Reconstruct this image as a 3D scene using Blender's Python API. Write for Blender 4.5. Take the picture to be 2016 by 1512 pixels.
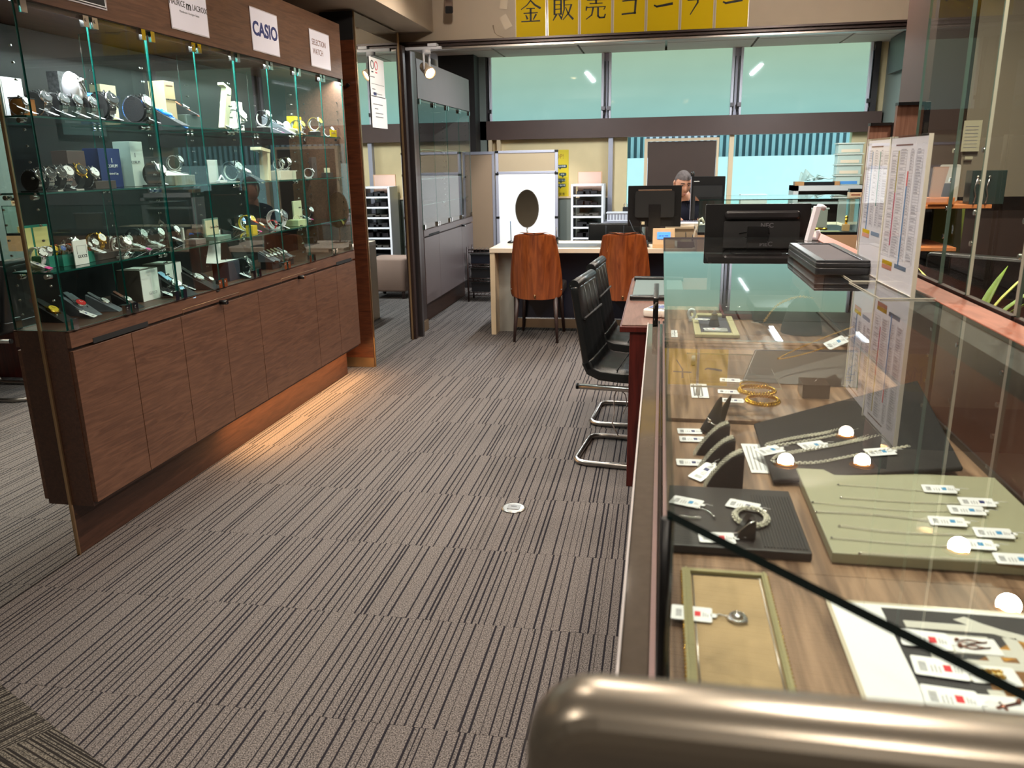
import bpy, bmesh, math, random
from mathutils import Matrix, Vector
random.seed(7)
S = bpy.context.scene
for o in list(bpy.data.objects): bpy.data.objects.remove(o)
C = S.collection
PI = math.pi

# ------------------------------------------------------------------ camera
H = 1.42
FPX = 1572.42
YAW, PIT, ROL = -0.184067512, 0.269665346, -0.0171875886
def _rot(y, p, r):
    B = Matrix(((1,0,0),(0,0,-1),(0,1,0)))
    cy, sy, cp, sp, cr, sr = math.cos(y), math.sin(y), math.cos(p), math.sin(p), math.cos(r), math.sin(r)
    return Matrix(((cr,-sr,0),(sr,cr,0),(0,0,1))) @ Matrix(((1,0,0),(0,cp,-sp),(0,sp,cp))) @ B @ Matrix(((cy,-sy,0),(sy,cy,0),(0,0,1)))
M = _rot(YAW, PIT, ROL)
cd = bpy.data.cameras.new('camera'); cam = bpy.data.objects.new('camera', cd); C.objects.link(cam)
R3 = Matrix((M[0], -M[1], -M[2])).transposed()
cam.matrix_world = Matrix.Translation((0, 0, H)) @ R3.to_4x4()
cd.sensor_width = 36; cd.lens = FPX / 2016 * 36; cd.clip_start = 0.02; cd.clip_end = 100
cd.dof.use_dof = True; cd.dof.focus_distance = 3.2; cd.dof.aperture_fstop = 8.5
S.camera = cam
# ------------------------------------------------------------------ world, exposure
S.view_settings.view_transform = 'Standard'; S.view_settings.look = 'None'
S.view_settings.gamma = 1; S.view_settings.use_curve_mapping = False
S.view_settings.exposure = 0.42
try:
    S.cycles.transparent_max_bounces = 40; S.cycles.max_bounces = 10
    S.cycles.caustics_reflective = False; S.cycles.caustics_refractive = False
    S.cycles.sample_clamp_indirect = 4
except Exception: pass
W = bpy.data.worlds.new('world'); S.world = W; W.use_nodes = True
W.node_tree.nodes['Background'].inputs[0].default_value = (0.78, 0.9, 1.0, 1)
W.node_tree.nodes['Background'].inputs[1].default_value = 1.9
# a plain point of a surface seen at a pixel of the 2016x1512 photograph
def ray(px, py):
    return M.transposed() @ Vector(((px - 1008) / FPX, (py - 756) / FPX, 1))
def onz(px, py, z):
    d = ray(px, py); t = (z - H) / d.z; return Vector((d.x*t, d.y*t, z))
def ony(px, py, y):
    d = ray(px, py); t = y / d.y; return Vector((d.x*t, y, H + d.z*t))
def onx(px, py, x):
    d = ray(px, py); t = x / d.x; return Vector((x, d.y*t, H + d.z*t))
def area(name, loc, size, power, col, rot=(0,0,0), shape='RECTANGLE', sy=None, spread=None):
    l = bpy.data.lights.new(name, 'AREA'); l.shape = shape; l.size = size
    if sy: l.size_y = sy
    l.energy = power; l.color = col
    if spread: l.spread = spread
    o = bpy.data.objects.new(name, l); o.location = loc; o.rotation_euler = rot; C.objects.link(o); return o
def spot(name, loc, target, power, col, ang=60, blend=0.5, r=0.04):
    l = bpy.data.lights.new(name, 'SPOT'); l.energy = power; l.color = col; l.spot_size = math.radians(ang); l.spot_blend = blend; l.shadow_soft_size = r
    o = bpy.data.objects.new(name, l); o.location = loc
    o.rotation_euler = (Vector(target) - Vector(loc)).to_track_quat('-Z', 'Y').to_euler(); C.objects.link(o); return o
WARM = (1.0, 0.885, 0.75); NEUT = (1.0, 0.93, 0.84); COOL = (0.88, 0.97, 1.0)
# ceiling lights of the shop: (x, y, watts, cone) of the round downlights
DOWN = ((0.83, 4.98, 110), (1.32, 5.60, 40), (1.30, 5.04, 60), (1.49, 3.89, 120), (1.51, 3.35, 120), (-0.9, 4.6, 45), (-0.7, 3.0, 80), (-0.7, 1.4, 30), (-0.2, 4.1, 45), (-0.28, 2.3, 125), (0.35, 1.2, 100), (-1.35, 5.5, 50), (-0.3, 5.4, 60), (-1.2, -0.6, 60), (0.5, -0.8, 80))
for _x, _y, _w in DOWN: spot('downlight_beam', (_x, _y, 2.72), (_x, _y, 0), _w, WARM, 150, 1.0, 0.05)
for _x, _y in ((-1.0, 7.6), (1.15, 7.8)): area('back_room_tube_light', (_x, _y, 2.53), 0.04, 52, COOL, sy=1.2)
# wall washers aimed at the lintel signs, and the strip inside the watch cabinet header
for _x in (-1.1, 0.9): spot('lintel_washer', (_x, 4.6, 2.70), (_x + 0.5, 6.5, 2.42), 55, WARM, 100, 1.0, 0.05)
for _y in (3.2, 4.6): spot('header_fill_spot', (-0.5, _y, 2.70), (-2.04, _y + 0.3, 2.0), 55, WARM, 80, 1.0, 0.05)  # added spots that brighten the header signs, no fixture belongs to them
area('cabinet_strip_light', (-2.085, 3.82, 1.952), 0.02, 44, (0.93, 0.98, 1.0), rot=(0, math.radians(-14), 0), sy=2.68)

# ------------------------------------------------------------------ materials
def lin(c):
    return tuple(((v/255)/12.92 if v/255 <= 0.04045 else (((v/255)+0.055)/1.055)**2.4) for v in c) + (1,)
MATS = {}
def mat(name, col, rough=0.5, metal=0.0, spec=0.5, emit=None, es=1.0, var=0.0, vscale=8.0, bump=0.0, bscale=60.0, coat=0.0, stretch=None, trans=0.0):
    if name in MATS: return MATS[name]
    m = bpy.data.materials.new(name); m.use_nodes = True; nt = m.node_tree; b = nt.nodes['Principled BSDF']
    c = lin(col) if max(col) > 1.001 else tuple(col) + (1,)
    b.inputs['Base Color'].default_value = c; b.inputs['Roughness'].default_value = rough; b.inputs['Metallic'].default_value = metal
    b.inputs['Specular IOR Level'].default_value = spec; b.inputs['Coat Weight'].default_value = coat
    b.inputs['Transmission Weight'].default_value = trans
    if emit is not None:
        b.inputs['Emission Color'].default_value = lin(emit); b.inputs['Emission Strength'].default_value = es
    tc = nt.nodes.new('ShaderNodeTexCoord'); mp = nt.nodes.new('ShaderNodeMapping'); nt.links.new(tc.outputs['Object'], mp.inputs[0])
    if stretch: mp.inputs['Scale'].default_value = stretch
    n = nt.nodes.new('ShaderNodeTexNoise'); n.inputs['Scale'].default_value = vscale; n.inputs['Detail'].default_value = 4
    nt.links.new(mp.outputs[0], n.inputs['Vector'])
    r = nt.nodes.new('ShaderNodeValToRGB')
    v = max(var, 0.015)
    r.color_ramp.elements[0].position = 0.3; r.color_ramp.elements[1].position = 0.7
    r.color_ramp.elements[0].color = tuple(x*(1-v) for x in c[:3]) + (1,); r.color_ramp.elements[1].color = tuple(min(1, x*(1+v)) for x in c[:3]) + (1,)
    nt.links.new(n.outputs[0], r.inputs[0]); nt.links.new(r.outputs[0], b.inputs['Base Color'])
    if bump:
        n2 = nt.nodes.new('ShaderNodeTexNoise'); n2.inputs['Scale'].default_value = bscale; n2.inputs['Detail'].default_value = 3
        nt.links.new(mp.outputs[0], n2.inputs['Vector'])
        bp = nt.nodes.new('ShaderNodeBump'); bp.inputs['Strength'].default_value = bump; bp.inputs['Distance'].default_value = 0.004
        nt.links.new(n2.outputs[0], bp.inputs['Height']); nt.links.new(bp.outputs[0], b.inputs['Normal'])
    MATS[name] = m; return m
def wood(name, c1, c2, axis='Y', scale=26.0, rough=0.45, fine=14.0, dist=1.5, coat=0.0, spec=0.5, pos=False):
    """long grain along axis; two tones"""
    m = bpy.data.materials.new(name); m.use_nodes = True; nt = m.node_tree; b = nt.nodes['Principled BSDF']
    b.inputs['Roughness'].default_value = rough; b.inputs['Coat Weight'].default_value = coat; b.inputs['Specular IOR Level'].default_value = spec
    tc = nt.nodes.new('ShaderNodeTexCoord'); mp = nt.nodes.new('ShaderNodeMapping'); nt.links.new(tc.outputs['Object'], mp.inputs[0])
    sc = [1.0, 1.0, 1.0]; sc['XYZ'.index(axis)] = 1.0 / fine; mp.inputs['Scale'].default_value = sc
    n = nt.nodes.new('ShaderNodeTexNoise'); n.inputs['Scale'].default_value = scale; n.inputs['Detail'].default_value = 6; n.inputs['Distortion'].default_value = dist
    nt.links.new(mp.outputs[0], n.inputs['Vector'])
    r = nt.nodes.new('ShaderNodeValToRGB'); r.color_ramp.elements[0].position = 0.32; r.color_ramp.elements[1].position = 0.68
    r.color_ramp.elements[0].color = lin(c1); r.color_ramp.elements[1].color = lin(c2)
    nt.links.new(n.outputs[0], r.inputs[0]); nt.links.new(r.outputs[0], b.inputs['Base Color'])
    bp = nt.nodes.new('ShaderNodeBump'); bp.inputs['Strength'].default_value = 0.12; bp.inputs['Distance'].default_value = 0.001
    nt.links.new(n.outputs[0], bp.inputs['Height']); nt.links.new(bp.outputs[0], b.inputs['Normal'])
    MATS[name] = m; return m
def glassmat(name, tint=(0.93, 0.98, 0.96), ior=1.5, rough=0.0, gain=1.0):
    m = bpy.data.materials.new(name); m.use_nodes = True; nt = m.node_tree; nt.nodes.clear()
    out = nt.nodes.new('ShaderNodeOutputMaterial'); mix = nt.nodes.new('ShaderNodeMixShader')
    t = nt.nodes.new('ShaderNodeBsdfTransparent'); g = nt.nodes.new('ShaderNodeBsdfGlossy'); f = nt.nodes.new('ShaderNodeFresnel')
    t.inputs[0].default_value = tint + (1,); g.inputs[0].default_value = (1, 1, 1, 1); g.inputs['Roughness'].default_value = rough
    f.inputs['IOR'].default_value = ior
    ge = nt.nodes.new('ShaderNodeNewGeometry'); inv = nt.nodes.new('ShaderNodeMath'); inv.operation = 'SUBTRACT'; inv.inputs[0].default_value = 1
    # only the outward face of a pane mirrors, so that a pane gives one reflection
    ml = nt.nodes.new('ShaderNodeMath'); ml.operation = 'MULTIPLY'; ml2 = nt.nodes.new('ShaderNodeMath'); ml2.operation = 'MULTIPLY'; ml2.inputs[1].default_value = gain; ml2.use_clamp = True
    nt.links.new(ge.outputs['Backfacing'], inv.inputs[1]); nt.links.new(f.outputs[0], ml.inputs[0]); nt.links.new(inv.outputs[0], ml.inputs[1]); nt.links.new(ml.outputs[0], ml2.inputs[0])
    nt.links.new(ml2.outputs[0], mix.inputs[0]); nt.links.new(t.outputs[0], mix.inputs[1]); nt.links.new(g.outputs[0], mix.inputs[2]); nt.links.new(mix.outputs[0], out.inputs[0])
    MATS[name] = m; return m
G_CLEAR = glassmat('clear_glass', gain=1.05)
G_CASE = glassmat('showcase_glass', (0.95, 0.98, 0.965), gain=1.4)
G_SCREEN = glassmat('partition_glass', (0.9, 0.93, 0.9), gain=0.35)
G_ACR = glassmat('clear_acrylic', (0.97, 0.97, 0.98), 1.45)
G_TEAL = glassmat('tinted_window_glass', (0.74, 0.9, 0.87), gain=0.8)
G_SMOKE = glassmat('smoked_plastic', (0.8, 0.8, 0.8), gain=1.0)
EDGE = mat('glass_edge_green', (16, 78, 70), 0.15, spec=0.8)
EDGE_L = mat('acrylic_edge', (225, 222, 205), 0.2)
EDGE_D = mat('glass_edge_dark', (8, 34, 32), 0.15, spec=0.8)
WOODC = wood('brown_cabinet_laminate', (78, 50, 36), (104, 71, 53), 'Y', 60, 0.42, 12)
WOODK = wood('dark_brown_laminate', (58, 35, 25), (78, 49, 36), 'Y', 60, 0.5, 12)
WOODM = wood('mahogany_panel', (74, 38, 24), (106, 58, 35), 'X', 40, 0.4, 8)
WOODR = wood('red_brown_ledge_laminate', (132, 74, 54), (154, 92, 70), 'Y', 60, 0.45, 6)
WOODT = wood('mahogany_table_laminate', (60, 18, 15), (92, 32, 26), 'Z', 60, 0.35, 14)
WOODTT = wood('mahogany_table_top', (98, 72, 64), (124, 94, 85), 'Y', 60, 0.3, 14)
WOODCH = wood('orange_brown_plywood', (104, 46, 18), (148, 76, 34), 'Z', 22, 0.28, 10, 2.0, coat=0.4)
WOODSH = wood('striped_walnut_shelf', (84, 60, 44), (164, 132, 107), 'Y', 70, 0.38, 16, 0.35)
WOODB = wood('walnut_board', (110, 72, 56), (150, 112, 94), 'Z', 30, 0.4, 14)
BEIGEW = mat('cream_laminate', (214, 190, 158), 0.4, var=0.03)
BEAMM = mat('brown_beam_laminate', (84, 64, 58), 0.5, var=0.04)
MDARK = mat('dark_brown_metal', (58, 44, 42), 0.35, metal=0.3, var=0.05)
MGREY = mat('brushed_dark_frame', (96, 90, 92), 0.3, metal=0.8, var=0.06)
BRONZE = mat('bronze_trim', (176, 146, 112), 0.3, metal=0.9)
CHROME = mat('polished_chrome', (225, 225, 225), 0.08, metal=1)
STEEL = mat('satin_steel', (170, 165, 160), 0.28, metal=1)
ALU = mat('anodised_aluminium', (168, 168, 182), 0.4, metal=0.3)
BLACK = mat('black_plastic', (14, 14, 16), 0.35)
BLACKM = mat('matt_black', (16, 15, 16), 0.7)
VELVET = mat('charcoal_velvet', (25, 22, 23), 0.9, bump=0.2, bscale=300)
LEATHER = mat('black_leather', (16, 18, 19), 0.33, bump=0.25, bscale=220)
WHITE = mat('white_card', (238, 238, 240), 0.6)
WHITEP = mat('white_plastic', (226, 228, 236), 0.35)
CREAM = mat('cream_card', (226, 214, 180), 0.6)
WALLP = mat('cream_wall_paint', (182, 168, 150), 0.8, var=0.02, bump=0.05, bscale=200)
WALLY = mat('yellow_cream_wall', (216, 196, 154), 0.8, var=0.03)
CEILP = mat('ceiling_board', (198, 182, 176), 0.85, var=0.02)
CEILW = mat('white_ceiling', (206, 200, 194), 0.9)
GREYW = mat('grey_green_panel', (118, 124, 118), 0.5, var=0.02)
YELL = mat('yellow_sign_sheet', (212, 180, 2), 0.6, spec=0.15, var=0.03, vscale=3)
INK = mat('black_ink', (14, 13, 14), 0.6)
INKG = mat('grey_ink', (118, 118, 122), 0.7)
INKL = mat('pale_grey_ink', (168, 168, 172), 0.7)
INKB = mat('blue_ink', (60, 140, 190), 0.7)
INKN = mat('navy_ink', (34, 44, 104), 0.6)
INKR = mat('red_ink', (214, 50, 60), 0.7)
INKBR = mat('brown_ink', (120, 84, 74), 0.7)
PINK = mat('pink_sticker', (238, 90, 170), 0.6)
GOLD = mat('gold', (240, 190, 80), 0.18, metal=1)
SILVER = mat('silver', (236, 236, 238), 0.14, metal=1)
CHAINS = mat('chain_silver', (226, 222, 206), 0.3, metal=0.45); CHAING = mat('chain_gold', (232, 180, 84), 0.28, metal=0.6)
SKIN = mat('skin', (196, 140, 112), 0.5, var=0.04, vscale=20)
NAVY = mat('navy_fabric', (18, 22, 44), 0.85, bump=0.2, bscale=150)
MIR = mat('mirror_glass', (0.82, 0.86, 0.84), 0.0, metal=1)
MATS['mirror_glass'].node_tree.nodes['Principled BSDF'].inputs['Base Color'].default_value = (0.8, 0.84, 0.82, 1)

FRAME = mat('window_frame_silver', (226, 222, 234), 0.5)
# carpet: dark irregular stripes along one axis, each tile with its own pattern
def carpet(name, axis='X', dens=40.0, base=(98, 91, 88), dark=(32, 29, 34), thr=0.11, ang=0.0):
    m = bpy.data.materials.new(name); m.use_nodes = True; nt = m.node_tree; b = nt.nodes['Principled BSDF']; b.inputs['Roughness'].default_value = 0.95
    b.inputs['Specular IOR Level'].default_value = 0.15
    g = nt.nodes.new('ShaderNodeTexCoord'); mp = nt.nodes.new('ShaderNodeMapping'); mp.inputs['Rotation'].default_value = (0, 0, ang)
    nt.links.new(g.outputs['Object'], mp.inputs[0])
    sx = nt.nodes.new('ShaderNodeSeparateXYZ'); nt.links.new(mp.outputs[0], sx.inputs[0])
    oi = nt.nodes.new('ShaderNodeObjectInfo')
    a = nt.nodes.new('ShaderNodeMath'); a.operation = 'MULTIPLY_ADD'; a.inputs[1].default_value = 17.0
    nt.links.new(oi.outputs['Random'], a.inputs[0]); nt.links.new(sx.outputs[axis], a.inputs[2])
    v = nt.nodes.new('ShaderNodeTexVoronoi'); v.voronoi_dimensions = '1D'; v.feature = 'DISTANCE_TO_EDGE'; v.inputs['Scale'].default_value = dens
    nt.links.new(a.outputs[0], v.inputs['W'])
    nz = nt.nodes.new('ShaderNodeTexNoise'); nz.inputs['Scale'].default_value = 420; nz.inputs['Detail'].default_value = 2; nt.links.new(mp.outputs[0], nz.inputs['Vector'])
    ad = nt.nodes.new('ShaderNodeMath'); ad.operation = 'MULTIPLY_ADD'; ad.inputs[1].default_value = 0.06; nt.links.new(nz.outputs[0], ad.inputs[0]); nt.links.new(v.outputs['Distance'], ad.inputs[2])
    # stripe width wanders across the pile so that lines bunch, thin out and vanish
    wn = nt.nodes.new('ShaderNodeTexNoise'); wn.noise_dimensions = '1D'; wn.inputs['Scale'].default_value = dens*0.55; nt.links.new(a.outputs[0], wn.inputs['W'])
    wr = nt.nodes.new('ShaderNodeMapRange'); wr.inputs['From Min'].default_value = 0.34; wr.inputs['From Max'].default_value = 0.56; wr.inputs['To Min'].default_value = -0.02; wr.inputs['To Max'].default_value = thr*1.15
    nt.links.new(wn.outputs[0], wr.inputs['Value'])
    sb = nt.nodes.new('ShaderNodeMath'); sb.operation = 'SUBTRACT'; nt.links.new(ad.outputs[0], sb.inputs[0]); nt.links.new(wr.outputs[0], sb.inputs[1])
    st = nt.nodes.new('ShaderNodeMapRange'); st.inputs['From Min'].default_value = 0.02; st.inputs['From Max'].default_value = 0.06
    nt.links.new(sb.outputs[0], st.inputs['Value'])
    n2 = nt.nodes.new('ShaderNodeTexNoise'); n2.inputs['Scale'].default_value = 260; n2.inputs['Detail'].default_value = 3; nt.links.new(mp.outputs[0], n2.inputs['Vector'])
    r = nt.nodes.new('ShaderNodeValToRGB'); r.color_ramp.elements[0].position = 0.36; r.color_ramp.elements[1].position = 0.64
    L = lin(base); r.color_ramp.elements[0].color = tuple(x*0.30 for x in L[:3]) + (1,); r.color_ramp.elements[1].color = tuple(min(1, x*1.75) for x in L[:3]) + (1,)
    nt.links.new(n2.outputs[0], r.inputs[0])
    mx = nt.nodes.new('ShaderNodeMixRGB'); mx.inputs[1].default_value = lin(dark); nt.links.new(st.outputs[0], mx.inputs[0]); nt.links.new(r.outputs[0], mx.inputs[2])
    nt.links.new(mx.outputs[0], b.inputs['Base Color'])
    bp = nt.nodes.new('ShaderNodeBump'); bp.inputs['Strength'].default_value = 0.5; bp.inputs['Distance'].default_value = 0.003
    nt.links.new(st.outputs[0], bp.inputs['Height']); nt.links.new(bp.outputs[0], b.inputs['Normal'])
    MATS[name] = m; return m
CARP = carpet('striped_carpet')
CARP2 = carpet('fine_striped_carpet', 'X', 110, (92, 86, 78), (36, 32, 30), 0.30, 0.5)
CARP3 = carpet('cross_striped_carpet', 'Y', 110, (92, 86, 78), (36, 32, 30), 0.30, 0.35)

# ------------------------------------------------------------------ mesh helpers
US, Z0F = 1.0, 0.0      # unit length and base height of the frame the next things are measured in
class MB:
    def __init__(s): s.v = []; s.f = []; s.m = []; s.sm = []; s.c = 0
    def _add(s, vs, fs, mi=0, sm=False, T=None):
        k = len(s.v)
        s.v += [tuple(T @ Vector(p)) if T is not None else tuple(p) for p in vs]
        s.f += [tuple(i + k for i in f) for f in fs]; s.m += [mi]*len(fs); s.sm += [sm]*len(fs)
        return s
    def box(s, x0, x1, y0, y1, z0, z1, mi=0, T=None, edge=None, thin=None):
        vs = [(x0,y0,z0),(x1,y0,z0),(x1,y1,z0),(x0,y1,z0),(x0,y0,z1),(x1,y0,z1),(x1,y1,z1),(x0,y1,z1)]
        fs = [(0,3,2,1),(4,5,6,7),(0,1,5,4),(2,3,7,6),(1,2,6,5),(3,0,4,7)]
        s._add(vs, fs, mi, False, T)
        if edge is not None:
            ax = {'z': (0,1), 'y': (2,3), 'x': (4,5)}[thin]; n = len(s.m)
            for i in range(6):
                if i not in ax: s.m[n-6+i] = edge
        return s
    def cb(s, c, d, mi=0, T=None):
        return s.box(c[0]-d[0]/2, c[0]+d[0]/2, c[1]-d[1]/2, c[1]+d[1]/2, c[2]-d[2]/2, c[2]+d[2]/2, mi, T)
    def rbox(s, c, d, r, mi=0, T=None, n=4, axis='z', sm=True):
        """box with rounded vertical (axis) edges"""
        order = {'z': (0,1,2), 'x': (1,2,0), 'y': (2,0,1)}[axis]
        a, b, e = d[order[0]]/2, d[order[1]]/2, d[order[2]]/2
        pts = []
        for (cx, cy, a0) in ((a-r, b-r, 0), (-(a-r), b-r, PI/2), (-(a-r), -(b-r), PI), (a-r, -(b-r), 1.5*PI)):
            for i in range(n+1):
                t = a0 + PI/2*i/n; pts.append((cx + r*math.cos(t), cy + r*math.sin(t)))
        N = len(pts); vs = []
        for zz in (-e, e):
            for p in pts:
                q = [0, 0, 0]; q[order[0]] = p[0]; q[order[1]] = p[1]; q[order[2]] = zz
                vs.append((q[0]+c[0], q[1]+c[1], q[2]+c[2]))
        s._add(vs, [tuple(range(N-1, -1, -1)), tuple(range(N, 2*N))], mi, False, T); k = len(s.v) - 2*N
        for i in range(N):
            s.f.append((k+i, k+(i+1) % N, k+N+(i+1) % N, k+N+i)); s.m.append(mi); s.sm.append(sm)
        return s
    def prism(s, poly, z0, z1, mi=0, T=None, edge=None):
        N = len(poly); vs = [(p[0], p[1], z0) for p in poly] + [(p[0], p[1], z1) for p in poly]
        s._add(vs, [tuple(range(N-1, -1, -1)), tuple(range(N, 2*N))], mi, False, T)
        k = len(s.v) - 2*N
        for i in range(N):
            s.f.append((k+i, k+(i+1) % N, k+N+(i+1) % N, k+N+i)); s.m.append(mi if edge is None else edge); s.sm.append(False)
        return s
    def cyl(s, p0, p1, r0, r1=None, n=16, mi=0, cap=True, T=None):
        r1 = r0 if r1 is None else r1; p0 = Vector(p0); p1 = Vector(p1); d = (p1-p0).normalized()
        a = d.orthogonal().normalized(); b = d.cross(a); vs = []
        for (p, r) in ((p0, r0), (p1, r1)):
            for i in range(n): t = 2*PI*i/n; vs.append(p + a*r*math.cos(t) + b*r*math.sin(t))
        s._add(vs, [], mi, False, T); k = len(s.v) - 2*n
        for i in range(n): s.f.append((k+i, k+(i+1) % n, k+n+(i+1) % n, k+n+i)); s.m.append(mi); s.sm.append(True)
        if cap:
            s.f += [tuple(k+i for i in range(n-1, -1, -1)), tuple(k+n+i for i in range(n))]; s.m += [mi, mi]; s.sm += [False, False]
        return s
    def tube(s, path, r, n=8, mi=0, closed=False, T=None):
        P = [Vector(p) for p in path]; N = len(P); rings = []; prev = None
        for i in range(N):
            if closed: d = (P[(i+1) % N] - P[i-1])
            else: d = P[min(i+1, N-1)] - P[max(i-1, 0)]
            d.normalize()
            if prev is None: a = d.orthogonal().normalized()
            else:
                a = prev - d*prev.dot(d)
                a = a.normalized() if a.length > 1e-6 else d.orthogonal().normalized()
            prev = a; b = d.cross(a); rr = r[i] if isinstance(r, (list, tuple)) else r
            rings.append([P[i] + a*rr*math.cos(2*PI*j/n) + b*rr*math.sin(2*PI*j/n) for j in range(n)])
        s._add([v for q in rings for v in q], [], mi, False, T); k = len(s.v) - N*n
        for i in range(N if closed else N-1):
            i2 = (i+1) % N
            for j in range(n): s.f.append((k+i*n+j, k+i*n+(j+1) % n, k+i2*n+(j+1) % n, k+i2*n+j)); s.m.append(mi); s.sm.append(True)
        if not closed:
            s.f += [tuple(k+j for j in range(n-1, -1, -1)), tuple(k+(N-1)*n+j for j in range(n))]; s.m += [mi, mi]; s.sm += [False, False]
        return s
    def lathe(s, prof, n=20, mi=0, T=None, c=(0,0,0)):
        vs = []; m = len(prof)
        for (r, z) in prof:
            for j in range(n): vs.append((c[0]+r*math.cos(2*PI*j/n), c[1]+r*math.sin(2*PI*j/n), c[2]+z))
        s._add(vs, [], mi, False, T); k = len(s.v) - m*n
        for i in range(m-1):
            for j in range(n): s.f.append((k+i*n+j, k+i*n+(j+1) % n, k+(i+1)*n+(j+1) % n, k+(i+1)*n+j)); s.m.append(mi); s.sm.append(True)
        s.f += [tuple(k+j for j in range(n-1, -1, -1)), tuple(k+(m-1)*n+j for j in range(n))]; s.m += [mi, mi]; s.sm += [False, False]
        return s
    def ball(s, c, r, mi=0, nu=10, nv=7, T=None):
        r = (r, r, r) if not isinstance(r, (tuple, list)) else r; vs = [(c[0], c[1], c[2]+r[2])]
        for i in range(1, nv):
            for j in range(nu):
                a = PI*i/nv; t = 2*PI*j/nu; vs.append((c[0]+r[0]*math.sin(a)*math.cos(t), c[1]+r[1]*math.sin(a)*math.sin(t), c[2]+r[2]*math.cos(a)))
        vs.append((c[0], c[1], c[2]-r[2])); fs = [(0, 1+j, 1+(j+1) % nu) for j in range(nu)]
        for i in range(nv-2):
            for j in range(nu): a = 1+i*nu; fs.append((a+j, a+nu+j, a+nu+(j+1) % nu, a+(j+1) % nu))
        a = 1+(nv-2)*nu; fs += [(a+j, len(vs)-1, a+(j+1) % nu) for j in range(nu)]
        return s._add(vs, fs, mi, True, T)
    def mesh(s, name, mats):
        me = bpy.data.meshes.new(name); me.from_pydata([(p[0]*US, p[1]*US, p[2]*US) for p in s.v] if US != 1.0 else s.v, [], s.f)
        for q in (mats if isinstance(mats, (list, tuple)) else [mats]): me.materials.append(q)
        me.polygons.foreach_set('material_index', s.m); me.polygons.foreach_set('use_smooth', s.sm); me.update()
        return me
    def build(s, name, mats, parent=None, bevel=0.0, seg=2, loc=None, T=None):
        o = bpy.data.objects.new(name, s.mesh(name, mats)); C.objects.link(o)
        if parent is not None: o.parent = parent
        if loc is not None: o.location = loc
        if T is not None: o.matrix_basis = unitT(T)
        if bevel:
            b = o.modifiers.new('bevel', 'BEVEL'); b.width = bevel*US; b.segments = seg; b.limit_method = 'ANGLE'; b.angle_limit = 0.7
        return o
def unitT(T):
    T = T.copy(); T.translation = T.translation*US; return T
def tag(o, label=None, cat=None, group=None, kind=None):
    if label: o['label'] = label
    if cat: o['category'] = cat
    if group: o['group'] = group
    if kind: o['kind'] = kind
    return o
def thing(name, label, cat, loc=(0,0,0), rz=0.0, group=None):
    o = bpy.data.objects.new(name, None); C.objects.link(o); o.empty_display_size = 0.05
    o.location = (loc[0]*US, loc[1]*US, Z0F + loc[2]*US); o.rotation_euler = (0, 0, rz); return tag(o, label, cat, group)
def struct(name, mb, m, parent=None, bevel=0.0):
    o = mb.build(name, m, parent, bevel)
    if parent is None: o['kind'] = 'structure'
    return o
def newobj(name, me, parent=None, T=None):
    o = bpy.data.objects.new(name, me); C.objects.link(o)
    if parent is not None: o.parent = parent
    if T is not None: o.matrix_basis = unitT(T)
    return o
TXT = {}
def text(s, size, m, parent=None, T=None, depth=0.0006, name='lettering', align='CENTER', sx=1.0, bold=0.0):
    key = (s, size, depth, align, sx, bold, US)
    if key not in TXT:
        cu = bpy.data.curves.new('lettering', 'FONT'); cu.body = s; cu.size = size; cu.extrude = depth; cu.align_x = align; cu.align_y = 'CENTER'; cu.offset = bold; cu.resolution_u = 3
        o = bpy.data.objects.new('tmp', cu); C.objects.link(o); dg = bpy.context.evaluated_depsgraph_get()
        me = bpy.data.meshes.new_from_object(o.evaluated_get(dg)); bpy.data.objects.remove(o)
        if US != 1.0: me.transform(Matrix.Scale(US, 4))
        if sx != 1.0: me.transform(Matrix.Diagonal((sx, 1, 1, 1)))
        TXT[key] = me
    me = TXT[key].copy(); me.materials.clear(); me.materials.append(m)
    return newobj(name, me, parent, T)
def TR(x, y, z, rz=0.0, rx=0.0, ry=0.0, s=1.0):
    return Matrix.Translation((x, y, z)) @ Matrix.Rotation(rz, 4, 'Z') @ Matrix.Rotation(ry, 4, 'Y') @ Matrix.Rotation(rx, 4, 'X') @ Matrix.Scale(s, 4)
FX = Matrix(((0,0,1,0),(1,0,0,0),(0,1,0,0),(0,0,0,1)))     # plane facing +X: local x -> world Y, local y -> Z
FMY = Matrix(((1,0,0,0),(0,0,-1,0),(0,1,0,0),(0,0,0,1)))   # plane facing -Y: local x -> X, local y -> Z
def at(x, y, z, F): return Matrix.Translation((x, y, z)) @ F
# ================================================================== structure
fl = struct('floor', MB().box(-2.9, 2.6, -3.0, 9.75, -0.08, -0.004), CARP)
tile = [MB().box(-0.2495, 0.2495, -0.2495, 0.2495, -0.006, 0.0).mesh('carpet_tile', CARP)]
for i in range(5):
    for j in range(17):
        newobj('carpet_tile', tile[0], fl, TR(-1.9 + i*0.5, 1.45 + j*0.5, 0.0))
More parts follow.
